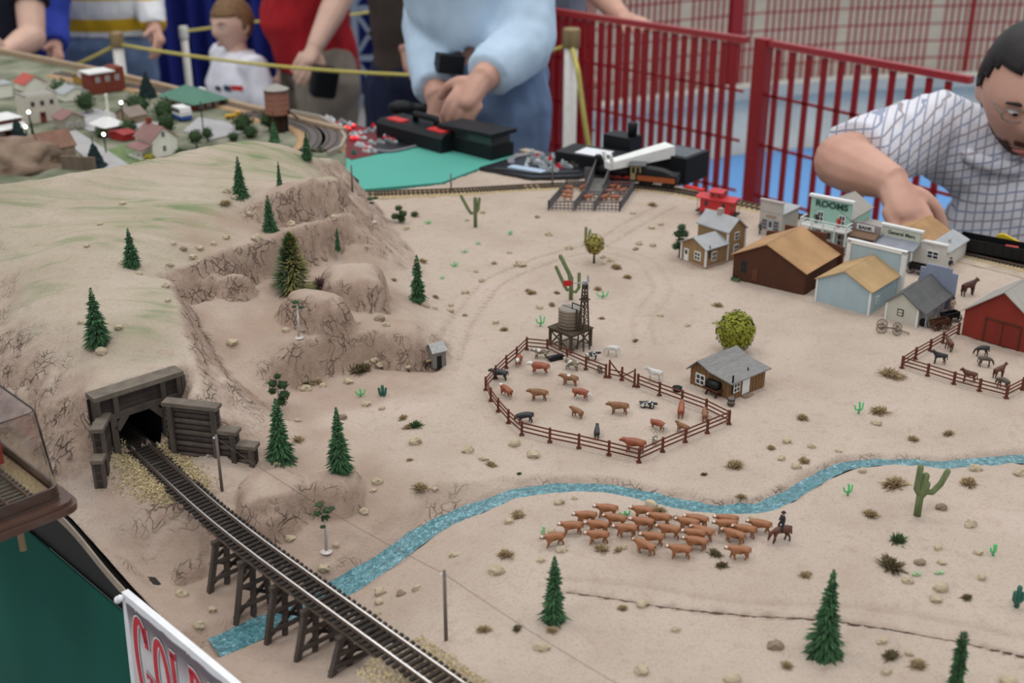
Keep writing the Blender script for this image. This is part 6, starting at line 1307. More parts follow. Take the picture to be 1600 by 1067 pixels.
def ribbon(name, label, pxs, w_, z, m, par=None, strip=None):
    p = [at(*q) for q in pxs]; L = []
    for a, c in zip(p[:-1], p[1:]): L += [a.lerp(c, k/6) for k in range(6)]
    L.append(p[-1])
    for _ in range(6): L = [L[0]]+[(L[i-1]+2*L[i]+L[i+1])/4 for i in range(1,len(L)-1)]+[L[-1]]
    o = thing(name, label, 'railway track', (0,0,TZ))
    for ww, zz, mm, nm in ((w_*2.1, z, m_gravel, 'roadbed'), (w_, z+.002, m_trk, 'track_bed')):
        q = MB(); vs = []
        for i, v in enumerate(L):
            t = L[min(i+1,len(L)-1)]-L[max(i-1,0)]; t.z = 0; t.normalize(); n = Vector((-t.y,t.x,0))
            for o_, dz in ((-.55,-.004),(-.5,0),(.5,0),(.55,-.004)): vs.append(v+n*ww*o_+Vector((0,0,zz+dz-TZ)))
        q.add(vs, [(i*4+k,(i+1)*4+k,(i+1)*4+k+1,i*4+k+1) for i in range(len(L)-1) for k in range(3)]); q.build(nm, mm, o)
    for sd in (-.0083,.0083):
        q = MB(); pt = []
        for i, v in enumerate(L): t = L[min(i+1,len(L)-1)]-L[max(i-1,0)]; t.z = 0; t.normalize(); pt.append(v+Vector((-t.y*sd,t.x*sd,z+.004-TZ)))
        q.tube(pt, .0011, 4); q.build('rail', m_railw, o)
ribbon('railway_track', 'outer curved track with tan ballast at the corner of the model town', [(90,116),(170,130),(250,143),(330,157),(400,173),(456,184),(490,191),(512,201),(522,213),(520,226),(508,236)], .030, .002, m_trk)
ribbon('railway_track', 'inner curved track with tan ballast at the corner of the model town', [(380,180),(425,186),(457,193),(479,201),(491,211),(491,224),(480,236)], .030, .002, m_trk)
q = MB(); pts = [at(*p) for p in ((455,177),(500,186),(530,203),(540,219),(533,234),(512,243))]
for a, c in zip(pts[:-1], pts[1:]): q.bar(a+Vector((0,0,.0)), c+Vector((0,0,.0)), .006, .016)
tag(q.build('track_kerb', m_conc), 'pale kerb round the outer town track curve', 'kerb')
m_mauve_r = mat('mauve_roof', (.26,.145,.135), .85, var=.1, scale=40); m_cream2 = wood('house_cream', (.82,.80,.69), .04); m_brick = mat('brick_red', (.20,.045,.028), .85, var=.2, scale=150); m_brn2 = mat('brown_roof', (.22,.12,.085), .85, var=.15, scale=60)
h = house('town_farmhouse', 'white town farmhouse with mauve roof and front porch', 0,0, 45, [(0,.034),(.0265,.0555),(.053,.034)], .060, m_cream2, m_mauve_r, pos=tpos(240,249), over=.004)
for x, z in ((.021,.037),(.021,.010)): window(h,'S',x,x+.008,z,z+.011,.053,frame=m_wh,nx_=1)
q = MB(); q.box(-.024,0,.0,.050,0,.004); q.build('porch_floor', m_cream2, h); q = MB(); q.prism([(-.028,.019),(0,.026),(0,.0275),(-.028,.0205)], -.004, .053, 'y'); q.build('porch_roof', m_mauve_r, h)
for y in (.001,.017,.033,.048): q = MB(); q.box(-.025,-.023,y,y+.0015,.004,.020); q.build('porch_post', m_wh, h)
q = MB(); q.box(.022,.030,.045,.053,.050,.066); q.build('chimney', m_brick, h)
# station with hip roof
def hip(par, x0, x1, y0, y1, z0, z1, m, inset=.5, nm='roof'):
    w_ = min(x1-x0, y1-y0)*inset; q = MB()
    if x1-x0 > y1-y0: r0, r1 = (x0+w_,(y0+y1)/2,z1), (x1-w_,(y0+y1)/2,z1)
    else: r0, r1 = ((x0+x1)/2,y0+w_,z1), ((x0+x1)/2,y1-w_,z1)
    v = [(x0,y0,z0),(x1,y0,z0),(x1,y1,z0),(x0,y1,z0),r0,r1]
    q.add(v, [(0,1,5,4),(1,2,5),(2,3,4,5),(3,0,4),(0,3,2,1)] if x1-x0 > y1-y0 else [(0,1,4),(1,2,5,4),(2,3,5),(3,0,4,5),(0,3,2,1)]); return q.build(nm, m, par)
m_groofg = mat('station_green_roof', (.085,.20,.145), .7, var=.08, scale=40)
h = house('station', 'red brick station with broad green hipped roof in the model town', 0,0, -43, [(0,.0155),(.120,.0155)], .068, m_brick, None, pos=tpos(259,161)); hip(h, -.014,.134,-.014,.082,.0155,.040, m_groofg); q = MB(); q.box(.075,.098,.040,.046,.030,.039); q.build('skylight', m_wh, h)
for x in (.015,.040,.065,.090): window(h,'S',x,x+.012,.003,.012,.12)
for y in (.010,.030,.050): window(h,'E',y,y+.010,.003,.012,.12)
h = house('depot', 'tall red brown depot with white roof patch at the back of the model town', 0,0, 43, [(0,.046),(.083,.046)], .05, m_brick, None, pos=tpos(145,149)); q = MB(); q.box(-.004,.060,-.004,.054,.046,.049); q.build('roof', m_wh, h); q = MB(); q.box(.06,.083,0,.05,.046,.054); q.build('upper_block', m_brick, h)
for x in (.012,.036,.060): window(h,'S',x,x+.010,.026,.038,.083,pane=m_pane)
h = house('stucco_block', 'cream two storey flat roofed block with three upper windows', 0,0, 40, [(0,.056),(.070,.056)], .055, wood('stucco_cream', (.58,.53,.45), .06), None, pos=tpos(44,196))
q = MB(); q.box(.003,.067,.003,.052,.056,.0575); q.build('roof', m_wroof, h)
for x in (0,.066): q = MB(); q.box(x,x+.004,0,.055,.056,.061); q.build('parapet', m_wroof, h)
for k in range(3): window(h,'S',.012+k*.020,.020+k*.020,.036,.046,.07,frame=m_pole,nx_=1)
door(h,'S',.028,.040,.0,.022,.07,m=m_brick)
h = house('brown_roofed_house', 'house with large brown roof behind the rocky cutting', 0,0, -45, [(0,.030),(.028,.055),(.056,.030)], .06, m_stoned, m_brn2, pos=tpos(52,252)); window(h,'S',.020,.034,.008,.022,.056)
h = house('dark_red_house', 'dark red building with white porch roof at the picture edge', 0,0, -43, [(0,.052),(.06,.052)], .06, plain('dark_maroon', (.11,.018,.018), .7), m_wh, pos=tpos(-28,226)); q = MB(); q.prism([(.06,.042),(.078,.036),(.078,.038),(.06,.045)], -.002, .062, 'y'); q.build('porch_roof', m_wh, h)
for y in (.010,.035): window(h,'E',y,y+.012,.010,.028,.06)
h = house('grey_tan_house', 'low grey tan house with mauve roof in mid town', 0,0, 40, [(0,.022),(.024,.034),(.048,.022)], .05, wood('grey_tan_wall', (.34,.32,.25)), m_mauve_r, pos=tpos(99,206)); window(h,'S',.010,.020,.006,.016,.048); window(h,'S',.030,.040,.006,.016,.048)
h = house('pavilion', 'small pavilion with wide white hipped roof and finial', 0,0, -43, [(0,.020),(.045,.020)], .035, wood('pinkish_wall', (.42,.28,.24)), None, pos=tpos(150,209)); hip(h, -.010,.055,-.010,.045,.020,.036, m_wh); q = MB(); q.lathe([(.003,.036),(.003,.046),(.001,.05)], 10, (.0225,.0175,0)); q.build('finial', m_wh, h); window(h,'S',.012,.022,.004,.016,.045)
house('red_shed', 'low bright red shed beside the white farmhouse', 0,0, -35, [(0,.012),(.022,.016),(.044,.012)], .028, plain('shed_red', (.36,.02,.02), .6), plain('shed_roof_red', (.30,.03,.03), .6), pos=tpos(172,217))
house('red_roofed_house', 'pale house with coral red roof at the back left of town', 0,0, 42, [(0,.018),(.026,.034),(.052,.018)], .06, m_cream2, plain('coral_roof', (.45,.09,.07), .7), pos=tpos(40,146))
house('grey_roofed_house', 'pale house with blue grey roof before the brown depot', 0,0, 42, [(0,.016),(.028,.028),(.056,.016)], .05, m_cream2, m_groof, pos=tpos(102,160)); house('tan_house', 'dim tan house with grey brown roof right of the pavilion', 0,0, -40, [(0,.016),(.026,.030),(.052,.016)], .04, wood('dim_tan', (.30,.22,.15)), mat('grey_brown_roof', (.24,.19,.16), .8), pos=tpos(182,190)); house('ochre_shed', 'small ochre shed left of the brown depot', 0,0, -40, [(0,.014),(.02,.024),(.04,.014)], .03, wood('ochre_wall', (.40,.24,.05)), m_wroof, pos=tpos(115,130)); house('white_shop', 'white shop with flat grey roof at the left picture edge', 0,0, 42, [(0,.03),(.06,.03)], .05, m_cream2, m_groof, pos=tpos(-20,158))
def ttree(px, py, ptop, w_, label, kind='ball'):
    p = tpos(px, py); z = p.y/ray(px, py).y; hh = (py-ptop)/FPX*z/.93; r = w_/FPX*z/2; o = thing('town_tree', label, 'tree', p)
    if kind == 'ball': f = link('foliage', leafball(int(px*3), 1., 160, [m_dkleaf,m_dkleaf]), o); f.location.z = hh-r*.95; f.scale = (r,r,r); q = MB(); q.tube([(0,0,-.003),(0,0,hh-r)], .0016, 6); q.build('trunk', m_bark, o)
    else:
        q = MB(); g = random.Random(int(px)); pr = [(r*(1-t)**.8*(.9+.2*g.random())+.001, hh*(.04+.96*t)) for t in [k/12 for k in range(13)]]; q.lathe(pr, 14); me = q.mesh('foliage', m_fir if kind == 'cone' else m_pine)
        for v in me.vertices: v.co += Vector((g.uniform(-1,1), g.uniform(-1,1), g.uniform(-1,1)))*r*.06
        link('foliage', me, o); link('trunk', tk, o)
m_pine = mat('blue_black_fir', (.008,.020,.022), .85, var=.4, scale=120)
for a in ((136,178,145,33,'round dark green tree before the grey roofed house'),(217,182,148,40,'wide round tree behind the white farmhouse'),(258,184,156,38,'round tree left of the white and blue bus'),(262,208,178,32,'dark bushy tree touching the farmhouse gable'),(421,205,172,32,'round tree at the foot of the brown water tank'),(380,204,178,34,'dark green tree on the lawn left of the tank'),(160,214,198,24,'low dark tree before the pavilion'),(392,215,196,24,'bushy dark tree on the hill edge below the street'),(308,232,203,26,'olive bush tree just behind the crest of the hill'),(325,222,200,20,'small olive bush tree beside the street'),(200,210,186,34,'dark shrub mass behind the red shed'),(115,198,186,24,'low dark shrub in front of the grey tan house'),(95,146,126,34,'dark tree row clump at the back of the model town'),(365,220,206,18,'grey green bush behind the hill crest')): ttree(*a)
for a in ((150,262,226,32,'large dark cone conifer at the front of the model town','dark'),(231,152,116,26,'dark cone conifer left of the green roofed station','dark'),(32,232,190,34,'dark conifer beside the dark red building','dark'),(57,238,208,16,'slim dark conifer by the brown roofed house','dark'),(429,222,192,18,'small grey green conifer in front of the tank','cone')): ttree(*a)
m_ybush = plain('yellow_bush', (.32,.28,.03), .9, var=.3); p = tpos(233,251); o = thing('yellow_bush', 'small yellow bush before the farmhouse porch', 'bush', p); f = link('foliage', leafball(77,1.,120,[m_ybush,m_ybush]), o); f.scale = (.013,.013,.009); f.location.z = .007
p = tpos(268,242); o = thing('green_bush', 'low green bush at the right corner of the white farmhouse', 'bush', p+Vector((.02,0,0))); f = link('foliage', leafball(78,1.,120,[m_dkleaf,m_dkleaf]), o); f.scale = (.017,.012,.008); f.location.z = .006
# water tank of the town
p = tpos(436,205); tk_ = thing('water_tank', 'tall brown round water tank with grey roof in the model town', 'water tank', p); m_tb = mat('tank_brown', (.17,.065,.04), .7, var=.15, scale=80, stretch=(6,6,.3))
for k in range(8): a = 2*PI*k/8; q = MB(); q.bar((.018*math.cos(a),.018*math.sin(a),-.002),(.018*math.cos(a),.018*math.sin(a),.038),.004); q.build('leg', mat('dark_leg', (.035,.018,.012), .9), tk_)
q = MB(); q.lathe([(.016,.0),(.016,.036)], 12); q.build('core', MATS['dark_leg'], tk_); q = MB(); q.lathe([(.026,.036),(.026,.040),(.0245,.040),(.0245,.086),(.02,.086)], 28); q.build('tank', m_tb, tk_, True)
for k in range(4): q = MB(); z = .046+k*.011; q.lathe([(.0245,z),(.0250,z+.0008),(.0245,z+.0016)], 28); q.build('hoop', m_brn2, tk_)
q = MB(); q.lathe([(.0265,.086),(.0265,.0875),(.003,.0975)], 28); q.build('roof', m_wroof, tk_); q = MB(); q.tube([(.022,-.01,.045),(.045,-.016,.03)], .0018, 6); q.build('spout', m_black, tk_)
# vehicles, lamps, poles, cutting
p = tpos(285,187); o = thing('bus', 'white and blue bus on the station street', 'bus', p, math.radians(-50)); q = MB(); q.box(-.022,.022,-.0125,.0125,.004,.012); q.build('lower_body', plain('bus_blue', (.03,.09,.33), .4), o); q = MB(); q.prism([(-.022,.012),(-.021,.029),(.019,.029),(.022,.020),(.022,.012)], -.0125, .0125, 'y'); q.build('upper_body', m_wh, o)
for x in (-.013,.013):
    for y in (-.012,.012): q = MB(); q.tube([(x,y-.001,.004),(x,y+.001,.004)], .004, 10); q.build('wheel', m_black, o)
for k in range(4): q = MB(); q.box(-.018+k*.009,-.011+k*.009,-.013,-.0124,.018,.026); q.build('window', m_pane, o)
p = tpos(364,185); o = thing('yellow_truck', 'yellow truck on the street left of the tank', 'truck', p, math.radians(20)); q = MB(); q.box(-.016,.016,-.007,.007,.003,.009); q.build('bed', plain('truck_yellow', (.62,.36,.04), .5), o); q = MB(); q.box(.006,.016,-.007,.007,.009,.014); q.build('cab', MATS['truck_yellow'], o)
for x in (-.010,.010):
    for y in (-.0068,.0068): q = MB(); q.tube([(x,y-.001,.003),(x,y+.001,.003)], .003, 10); q.build('wheel', m_black, o)
m_bulb = plain('lamp_glow', (1,.9,.75), .5, emit=9.); m_ybulb = plain('yellow_signal_glow', (1,.95,.1), .5, emit=4.)
for px, py, pt_, lb in ((166,240,213,'lit street lamp on the lawn left of the farmhouse'),(51,215,179,'lit street lamp by the cream two storey block'),(46,236,202,'lit street lamp beside the slim dark conifer'),(194,198,164,'warm lit street lamp right of the pavilion')):
    p = tpos(px, py); z = p.y/ray(px,py).y; hh = (py-pt_)/FPX*z/.93; o = thing('street_lamp', lb, 'street lamp', p); q = MB(); q.tube([(0,0,-.002),(0,0,hh)], .0014, 6); q.build('post', m_pine, o); q = MB(); q.ball((0,0,hh+.002), .0030, 8, 6); q.build('globe', m_bulb, o, True)
p = tpos(467,190); o = thing('signal_lamp', 'bright yellow signal lamp beside the outer town track', 'signal', p); q = MB(); q.tube([(0,0,0),(0,0,.006)], .001, 6); q.build('post', m_pine, o); q = MB(); q.ball((0,0,.008), .0038, 8, 6); q.build('lens', m_ybulb, o, True)
p = tpos(318,207); o = thing('utility_pole', 'thin dark utility pole standing before the green roofed station', 'pole', p); q = MB(); q.tube([(0,0,-.002),(0,0,.064)], .0013, 6); q.build('shaft', m_pine, o); q = MB(); q.bar((-.010,0,.056),(.010,0,.056),.0015); q.build('crossarm', m_pine, o)
p = tpos(170,182); o = thing('monument', 'pale column monument at the town street corner', 'monument', p); q = MB(); q.lathe([(.005,0),(.005,.006),(.0032,.008),(.0026,.042),(.0036,.046),(.001,.05)], 12); q.build('column', m_cream2, o)
q = MB(); a, c = at(98,262), at(150,265); q.bar(a+Vector((0,0,.010)), c+Vector((0,0,.010)), .006, .026); tag(q.build('retaining_wall', m_wag), 'grey brown retaining wall left of the front town conifer', 'retaining wall')
q = MB(); rg = random.Random(5); c = at(30,290); bm = bmesh.new(); bmesh.ops.create_icosphere(bm, subdivisions=4, radius=1)
for v in bm.verts: f = 1+.28*mnoise.noise(v.co*1.6)+.22*mnoise.noise(v.co*4)+.10*mnoise.noise(v.co*9); v.co = Vector((v.co.x*.12*f, v.co.y*.085*f, v.co.z*.052*f))
me = bpy.data.meshes.new('rocky_hill'); bm.to_mesh(me); bm.free(); me.materials.append(mat('brown_hill', (.24,.155,.115), .95, var=.3, scale=25, bump=.4, col2=(.30,.22,.16))); me.polygons.foreach_set('use_smooth', [True]*len(me.polygons)); o = link('rocky_hill', me); o.location = at(5,278)+Vector((-.03,.10,-.002)); tag(o, 'brown rocky hill at the left edge before the model town', 'hill')
# ------------------------------------------------------------------ black corner boards with tiny pieces
m_bb = plain('board_black', (.012,.013,.017), .35, spec=.5); m_mar = plain('board_maroon', (.13,.008,.012), .5); m_bgrey = plain('piece_grey', (.30,.33,.34), .5); m_bwh = plain('piece_white', (.62,.64,.66), .5); m_bred = plain('piece_red', (.60,.03,.04), .4); m_lred = plain('red_led', (1,.05,.06), .5, emit=1.2)
def board(name, label, pxs, z1, m): return tag(poly_slab(name, [(at(*p).x, at(*p).y) for p in pxs], TZ-.03, TZ+z1, m), label, 'board')
board('corner_board', 'maroon part of the dark corner board between town and green table', [(541,203),(541,246),(549,251),(585,243),(592,207),(560,197)], .002, m_mar); board('corner_board', 'black part of the dark corner board before the long toolbox', [(585.5,243),(687,224),(672,212),(610,199),(592.5,207)], .002, m_bb)
board('corner_board', 'black corner board with curved grey strips behind the cattle pens', [(749,267),(832,283),(905,281),(955,268),(930,250),(862,243),(812,248)], .007, m_bb)
def strip(pxs, w_, z, m, label):
    p = [at(*q) for q in pxs]; L = []
    for a, c in zip(p[:-1], p[1:]): L += [a.lerp(c, k/6) for k in range(6)]
    L.append(p[-1]); q = MB(); vs = []
    for _ in range(4): L = [L[0]]+[(L[i-1]+2*L[i]+L[i+1])/4 for i in range(1,len(L)-1)]+[L[-1]]
    for i, v in enumerate(L): t = L[min(i+1,len(L)-1)]-L[max(i-1,0)]; t.z = 0; t.normalize(); n = Vector((-t.y,t.x,0))*w_/2; vs += [v+n+Vector((0,0,z)), v-n+Vector((0,0,z)), v-n+Vector((0,0,z-.002)), v+n+Vector((0,0,z-.002))]
    q.add(vs, [(i*4+k,(i+1)*4+k,(i+1)*4+(k+1)%4,i*4+(k+1)%4) for i in range(len(L)-1) for k in range(4)]+[(0,1,2,3),(len(vs)-4,len(vs)-3,len(vs)-2,len(vs)-1)]); tag(q.build('track_strip', m), label, 'strip')
strip([(580,236),(610,240),(645,232),(668,224),(655,214),(625,207),(605,204)], .008, .0045, plain('strip_grey', (.20,.20,.22), .5), 'curved grey strip on the black part of the dark corner board')
strip([(800,262),(797,257),(803,252),(825,248),(850,247)], .012, .0095, MATS['strip_grey'], 'curved grey strip on the black board behind the cattle pens'); strip([(772,270),(800,273),(835,278),(870,277),(905,275)], .006, .0095, plain('strip_dark', (.05,.055,.06), .5), 'thin dark strip along the front of the black board'); strip([(797,267),(822,271),(850,276)], .020, .0098, plain('strip_pale_blue', (.42,.52,.66), .4), 'pale blue white strip on the black board'); strip([(846,259),(848,267),(851,272)], .016, .0098, plain('strip_slate', (.16,.18,.20), .5), 'slate grey strip crossing the black board')
def piece(px, py, L, W_, H, deg, m, base, z0, top=None):
    p = at(px, py)+Vector((0,0,z0)); o = thing('model_piece', None, 'model piece', p, math.radians(deg), 'tiny pieces on the dark boards'); q = MB(); q.prism([(-L/2,0),(-L/2*.9,H),(L/2*.55,H),(L/2,H*.3),(L/2,0)], -W_/2, W_/2, 'y'); q.build('hull', m, o)
    q = MB(); q.box(-L*.25,L*.08,-W_*.3,W_*.3,H,H*1.7); q.build('cabin', top or m, o); PEND2.append((o, base, px, py))
PEND2 = []
for (x, y, m_, t_) in [(80,178,'w','w'),(120,190,'w','w'),(150,235,'g','w'),(190,245,'w','r'),(235,215,'g','g'),(270,290,'r','l'),(310,300,'r','l'),(320,245,'w','w'),(360,270,'r','l'),(350,350,'w','g'),(400,330,'w','r'),(450,320,'g','r'),(340,400,'r','l'),(390,400,'r','l'),(520,310,'g','g'),(590,300,'g','w'),(560,262,'r','r'),(440,380,'w','r'),(410,460,'w','w'),(450,470,'w','w'),(500,480,'w','r'),(490,520,'w','r'),(540,440,'g','w'),(630,430,'g','g'),(720,400,'g','r'),(770,420,'g','r'),(680,380,'r','w'),(360,540,'t','t'),(550,525,'g','g'),(530,505,'w','w')]:
    d = {'w':m_bwh,'g':m_bgrey,'r':m_bred,'l':m_lred,'t':m_teal}; piece(500+x/6.67, 160+y/6.67+1, .018 if m_ in 'gw' else .010, .007, .005, -30+R.uniform(-15,15), d[m_], {'w':'small white piece','g':'small grey piece','r':'small red piece','t':'dark green piece'}[m_]+' on the maroon and black board', .002, d[t_])
for (x, y, m_, t_, L) in [(530,265,'g','w',.012),(560,290,'r','r',.008),(640,305,'r','r',.010),(655,290,'w','w',.006),(600,300,'g','g',.03),(540,310,'g','g',.03),(570,330,'g','w',.025),(500,315,'w','w',.006),(620,325,'g','g',.02),(690,352,'r','r',.010),(660,365,'g','g',.02),(720,330,'g','w',.012),(740,345,'g','g',.025),(800,340,'b','b',.04),(760,330,'g','r',.01),(490,345,'w','w',.006),(650,380,'g','g',.02)]:
    d = {'w':m_bwh,'g':m_bgrey,'r':m_bred,'b':m_port}; piece(700+x/4, 180+y/4+1, L, .007, .006, -25+R.uniform(-10,10), d[m_], {'w':'small white piece','g':'grey bar piece','r':'small red piece','b':'long brown piece'}[m_]+' on the black board behind the pens', .007, d[t_])
PEND.extend([(o, base+(' back half' if (py < (222 if px < 700 else 258)) else ' front half'), px, py) for o, base, px, py in PEND2])
# ------------------------------------------------------------------ boxes and tools beyond the table edge
m_tool = plain('toolbox_black', (.007,.008,.010), .5, spec=.25); m_tred = plain('latch_red', (.62,.045,.045), .4)
def ctr(a, c): return math.atan2((c-a).y, (c-a).x)
a, c = at(588,213), at(690,241); o = thing('toolbox', 'long black toolbox with red latches behind the corner board', 'toolbox', a, ctr(a,c)); L = (c-a).length; q = MB(); q.prism([(0,0),(.085,0),(.080,.028),(.072,.036),(.010,.036),(0,.028)], 0, L, 'x'); q.build('body', m_tool, o)
for u in (.02, L*.72): q = MB(); q.box(u,u+.045,.012,.034,.036,.039); q.build('latch', m_tred, o)
q = MB(); q.tube([(L*.36,.045,.034),(L*.36,.045,.050),(L*.68,.045,.050),(L*.68,.045,.034)], .007, 8); q.build('handle', m_tool, o, True)
a, c = at(690,232), at(768,252); o = thing('open_case', 'open black case with clear inner tray and raised lid under the fist', 'case', a, ctr(a,c)); L = (c-a).length; q = MB(); q.box(0,L,0,.06,0,.026); q.build('body', m_tool, o); q = MB(); q.box(-.006,L+.006,-.004,.064,.041,.048, M=Matrix.Rotation(-.03, 4, 'Y')); q.build('lid', m_tool, o); q = MB(); q.box(.005,L-.005,.005,.055,.026,.041); q.build('inner_tray', plain('smoky_tray', (.035,.037,.04), .25, spec=.6), o)
q = MB(); q.ball((0,0,.016), (.030,.016,.016), 12, 8); q.tube([(.02,0,.016),(.052,-.006,.016)], .010, 10); o = q.build('camera_bundle', m_tool, None, True); o.location = P(628,180,2.56); tag(o, 'dark lump of gear lying on the long toolbox', 'gear')
p0 = o.matrix_basis.translation; 
m_paper = plain('white_paper', (.72,.74,.78), .7)
a, c = at(868,268), at(962,284); o = thing('power_pack', 'flat black power pack with paper on top behind the black board', 'power pack', a+Vector((.0,.03,0)), ctr(a,c)); L = (c-a).length; q = MB(); q.box(0,L,0,.07,0,.030); q.build('case_body', m_tool, o); q = MB(); q.box(L*.28,L*.75,.01,.055,.030,.0306); q.build('paper', m_paper, o)
a, c = at(972,296), at(1064,300); o = thing('control_box', 'large black control box behind the locomotive', 'control box', at(990,283)+Vector((.02,.03,0)), math.radians(-40)); q = MB(); q.box(0,.088,0,.075,0,.047); q.build('case_body', m_tool, o); q = MB(); q.box(.006,.082,.008,.067,.047,.0482); q.build('top_panel', plain('panel_grey', (.10,.11,.13), .5), o)
o = thing('throttle', 'small black throttle with upright knob before the red railing', 'throttle', at(958,262)+Vector((.02,.05,0)), math.radians(-40)); q = MB(); q.box(-.03,.03,-.02,.02,0,.05); q.build('case_body', m_tool, o); q = MB(); q.lathe([(.009,.05),(.009,.074),(.007,.076)], 14, (.022,0,0)); q.build('knob', m_tool, o, True)
g = random.Random(2); q = MB()
for k in range(5): a0 = g.random()*6; q.tube([at(906,262)+Vector((math.cos(a0+t*.5)*(.012+.004*k), math.sin(a0+t*.5)*.012, .016+.008*math.sin(t+k))) for t in range(13)], .0013, 5)
tag(q.build('wire_coil', mat('wire_mix', (.30,.27,.10), .5, var=.7, scale=60), None, True), 'tangled coil of thin wires on the black board by the power pack', 'wires')
A_, B_ = P(949,258,2.10), P(1047,236,2.15); d = (B_-A_).normalized(); q = MB(); sd = d.cross(Vector((0,0,1))).normalized(); up = sd.cross(d); L = (B_-A_).length
V = lambda u, s, z: A_+d*u+sd*s+up*z
for (u0, h0, u1, h1) in ((0,.010,L,.026),): 
    q.add([V(0,-.010,-.007),V(0,.010,-.007),V(0,.010,.006),V(0,-.010,.006),V(L,-.016,-.008),V(L,.016,-.008),V(L,.016,.013),V(L,-.016,.013)], [(0,1,2,3),(7,6,5,4),(0,4,5,1),(1,5,6,2),(2,6,7,3),(3,7,4,0)])
for sgn in (-1,1): q.bar(V(.006,sgn*.011,0)-Vector((0,0,.005)), V(.0,sgn*.011,.022), .007, .004)
tag(q.build('white_ramp', plain('white_plastic', (.78,.79,.77), .4)), 'white plastic ramp tilted over the locomotive and control box', 'ramp')
q = MB(); q.box(-.018,.018,-.006,.006,0,.005); o = q.build('red_tool', m_tred); o.location = at(1085,297); o.rotation_euler = (0,0,math.radians(-40)); tag(o, 'flat coral red tool on the table edge behind the caboose', 'tool')
# ------------------------------------------------------------------ people
m_skin = mat('skin', (.56,.30,.22), .55, var=.10, scale=14, col2=(.62,.36,.28), spec=.35); m_skin2 = mat('skin_pale', (.66,.43,.34), .55, var=.08, scale=14)
def cloth(name, c, var=.12, scale=9): return mat(name, c, .9, var=var, scale=scale, bump=.5, bscale=26)
def rotv(v, ax, a): v = Vector(v); v.rotate(Matrix.Rotation(a, 3, ax)); return v
def addmesh(q, me, m=0): q.add([v.co for v in me.vertices], [tuple(p.vertices) for p in me.polygons], m); bpy.data.meshes.remove(me)
def hand(q, w_, d, n, k=1.0, curl=.5, side=1, spread=.0, thumb=.6):
    # w_: wrist, d: direction of the hand, n: back-of-hand normal, side: +1 thumb on s side
    d = Vector(d).normalized(); n = (Vector(n)-d*Vector(n).dot(d)).normalized(); s = d.cross(n)*side
    J = [(w_-d*.02*k, .026*k), (w_+d*.012*k, (.027*k)), (w_+d*.05*k, .034*k), (w_+d*.078*k, .032*k)]; addmesh(q, skin_mesh([(tuple(p), (r*1.12 if i > 1 else r, r*.62 if i > 1 else r)) for i, (p, r) in enumerate(J)], [(0,1),(1,2),(2,3)], 1))
    q.ball(w_+d*.055*k, (.040*k,.040*k,.040*k), 10, 7) if False else None
    for i, L in enumerate((.072,.080,.074,.058)):
        o = s*(1.5-i)*.0195*k; b0 = w_+d*(.066-.004*abs(i-1.3))*k+o*.95; c_ = curl*(.85+.12*i); dd = d+s*(1.5-i)*spread; dd.normalize(); pts = [b0-d*.02*k, b0+d*.014*k]; ang = 0
        for f in (.45,.32,.23):
            ang += c_; v = dd*math.cos(ang)-n*math.sin(ang); pts.append(pts[-1]+v*L*f*k)
        rr = [.0100,.0104,.0093,.0085,.0070]; addmesh(q, skin_mesh([(tuple(p), rr[j]*k) for j, p in enumerate(pts)], [(j,j+1) for j in range(4)], 1))
    b0 = w_+d*.018*k+s*.022*k; v1 = (d*.65+s*.75-n*.25).normalized(); v2 = (d*.9+s*.3-n*thumb).normalized(); pts = [b0-s*.012*k, b0+v1*.022*k, b0+v1*.045*k+v2*.006*k, b0+v1*.045*k+v2*.034*k, b0+v1*.045*k+v2*.05*k]; rr = [.015,.0145,.0115,.0105,.0085]
    addmesh(q, skin_mesh([(tuple(p), rr[j]*k) for j, p in enumerate(pts)], [(j,j+1) for j in range(4)], 1))
def head_geo(hh, child=False):
    # x forward, z up, centre of the skull box; hh = chin-to-crown height
    n, k = 40, 30; vs = []; g = lambda a, s: math.exp(-(a/s)**2)
    for i in range(k+1):
        t = PI*i/k
        for j in range(n):
            a = 2*PI*j/n; x, y, z = math.sin(t)*math.cos(a), math.sin(t)*math.sin(a), math.cos(t); X, Y, Z = x*.42, y*.345, z*.5
            if Z < .05: f = min(1, (.05-Z)/.5); Y *= 1-.34*f**1.3; X = X*(1-.12*f) if x > 0 else X*(1-.45*f)
            if x > 0:
                fr_ = x
                X += fr_*(.105*g(Y,.055)*g(Z+.085,.085)+.05*g(Y,.045)*g(Z-.02,.07)+.022*g(Z-.115,.05)*g(Y,.25)-.045*(g(Y-.13,.07)+g(Y+.13,.07))*g(Z-.035,.055)+.028*g(Y,.11)*g(Z+.255,.03)+.026*g(Y,.10)*g(Z+.31,.028)-.012*g(Y,.12)*g(Z+.283,.012)+.05*g(Y,.12)*g(Z+.43,.07)+.02*(g(Y-.2,.08)+g(Y+.2,.08))*g(Z+.09,.1))
            vs.append(Vector((X, Y, Z))*hh)
    fs = [(i*n+j, (i+1)*n+j, (i+1)*n+(j+1)%n, i*n+(j+1)%n) for i in range(k) for j in range(n)]
    return vs, fs
def face_matrix(c, fwd, pitch=0, roll=0): 
    f = Vector(fwd); yaw = math.atan2(f.y, f.x); return Matrix.Translation(c) @ Matrix.Rotation(yaw, 4, 'Z') @ Matrix.Rotation(pitch, 4, 'Y') @ Matrix.Rotation(roll, 4, 'X')
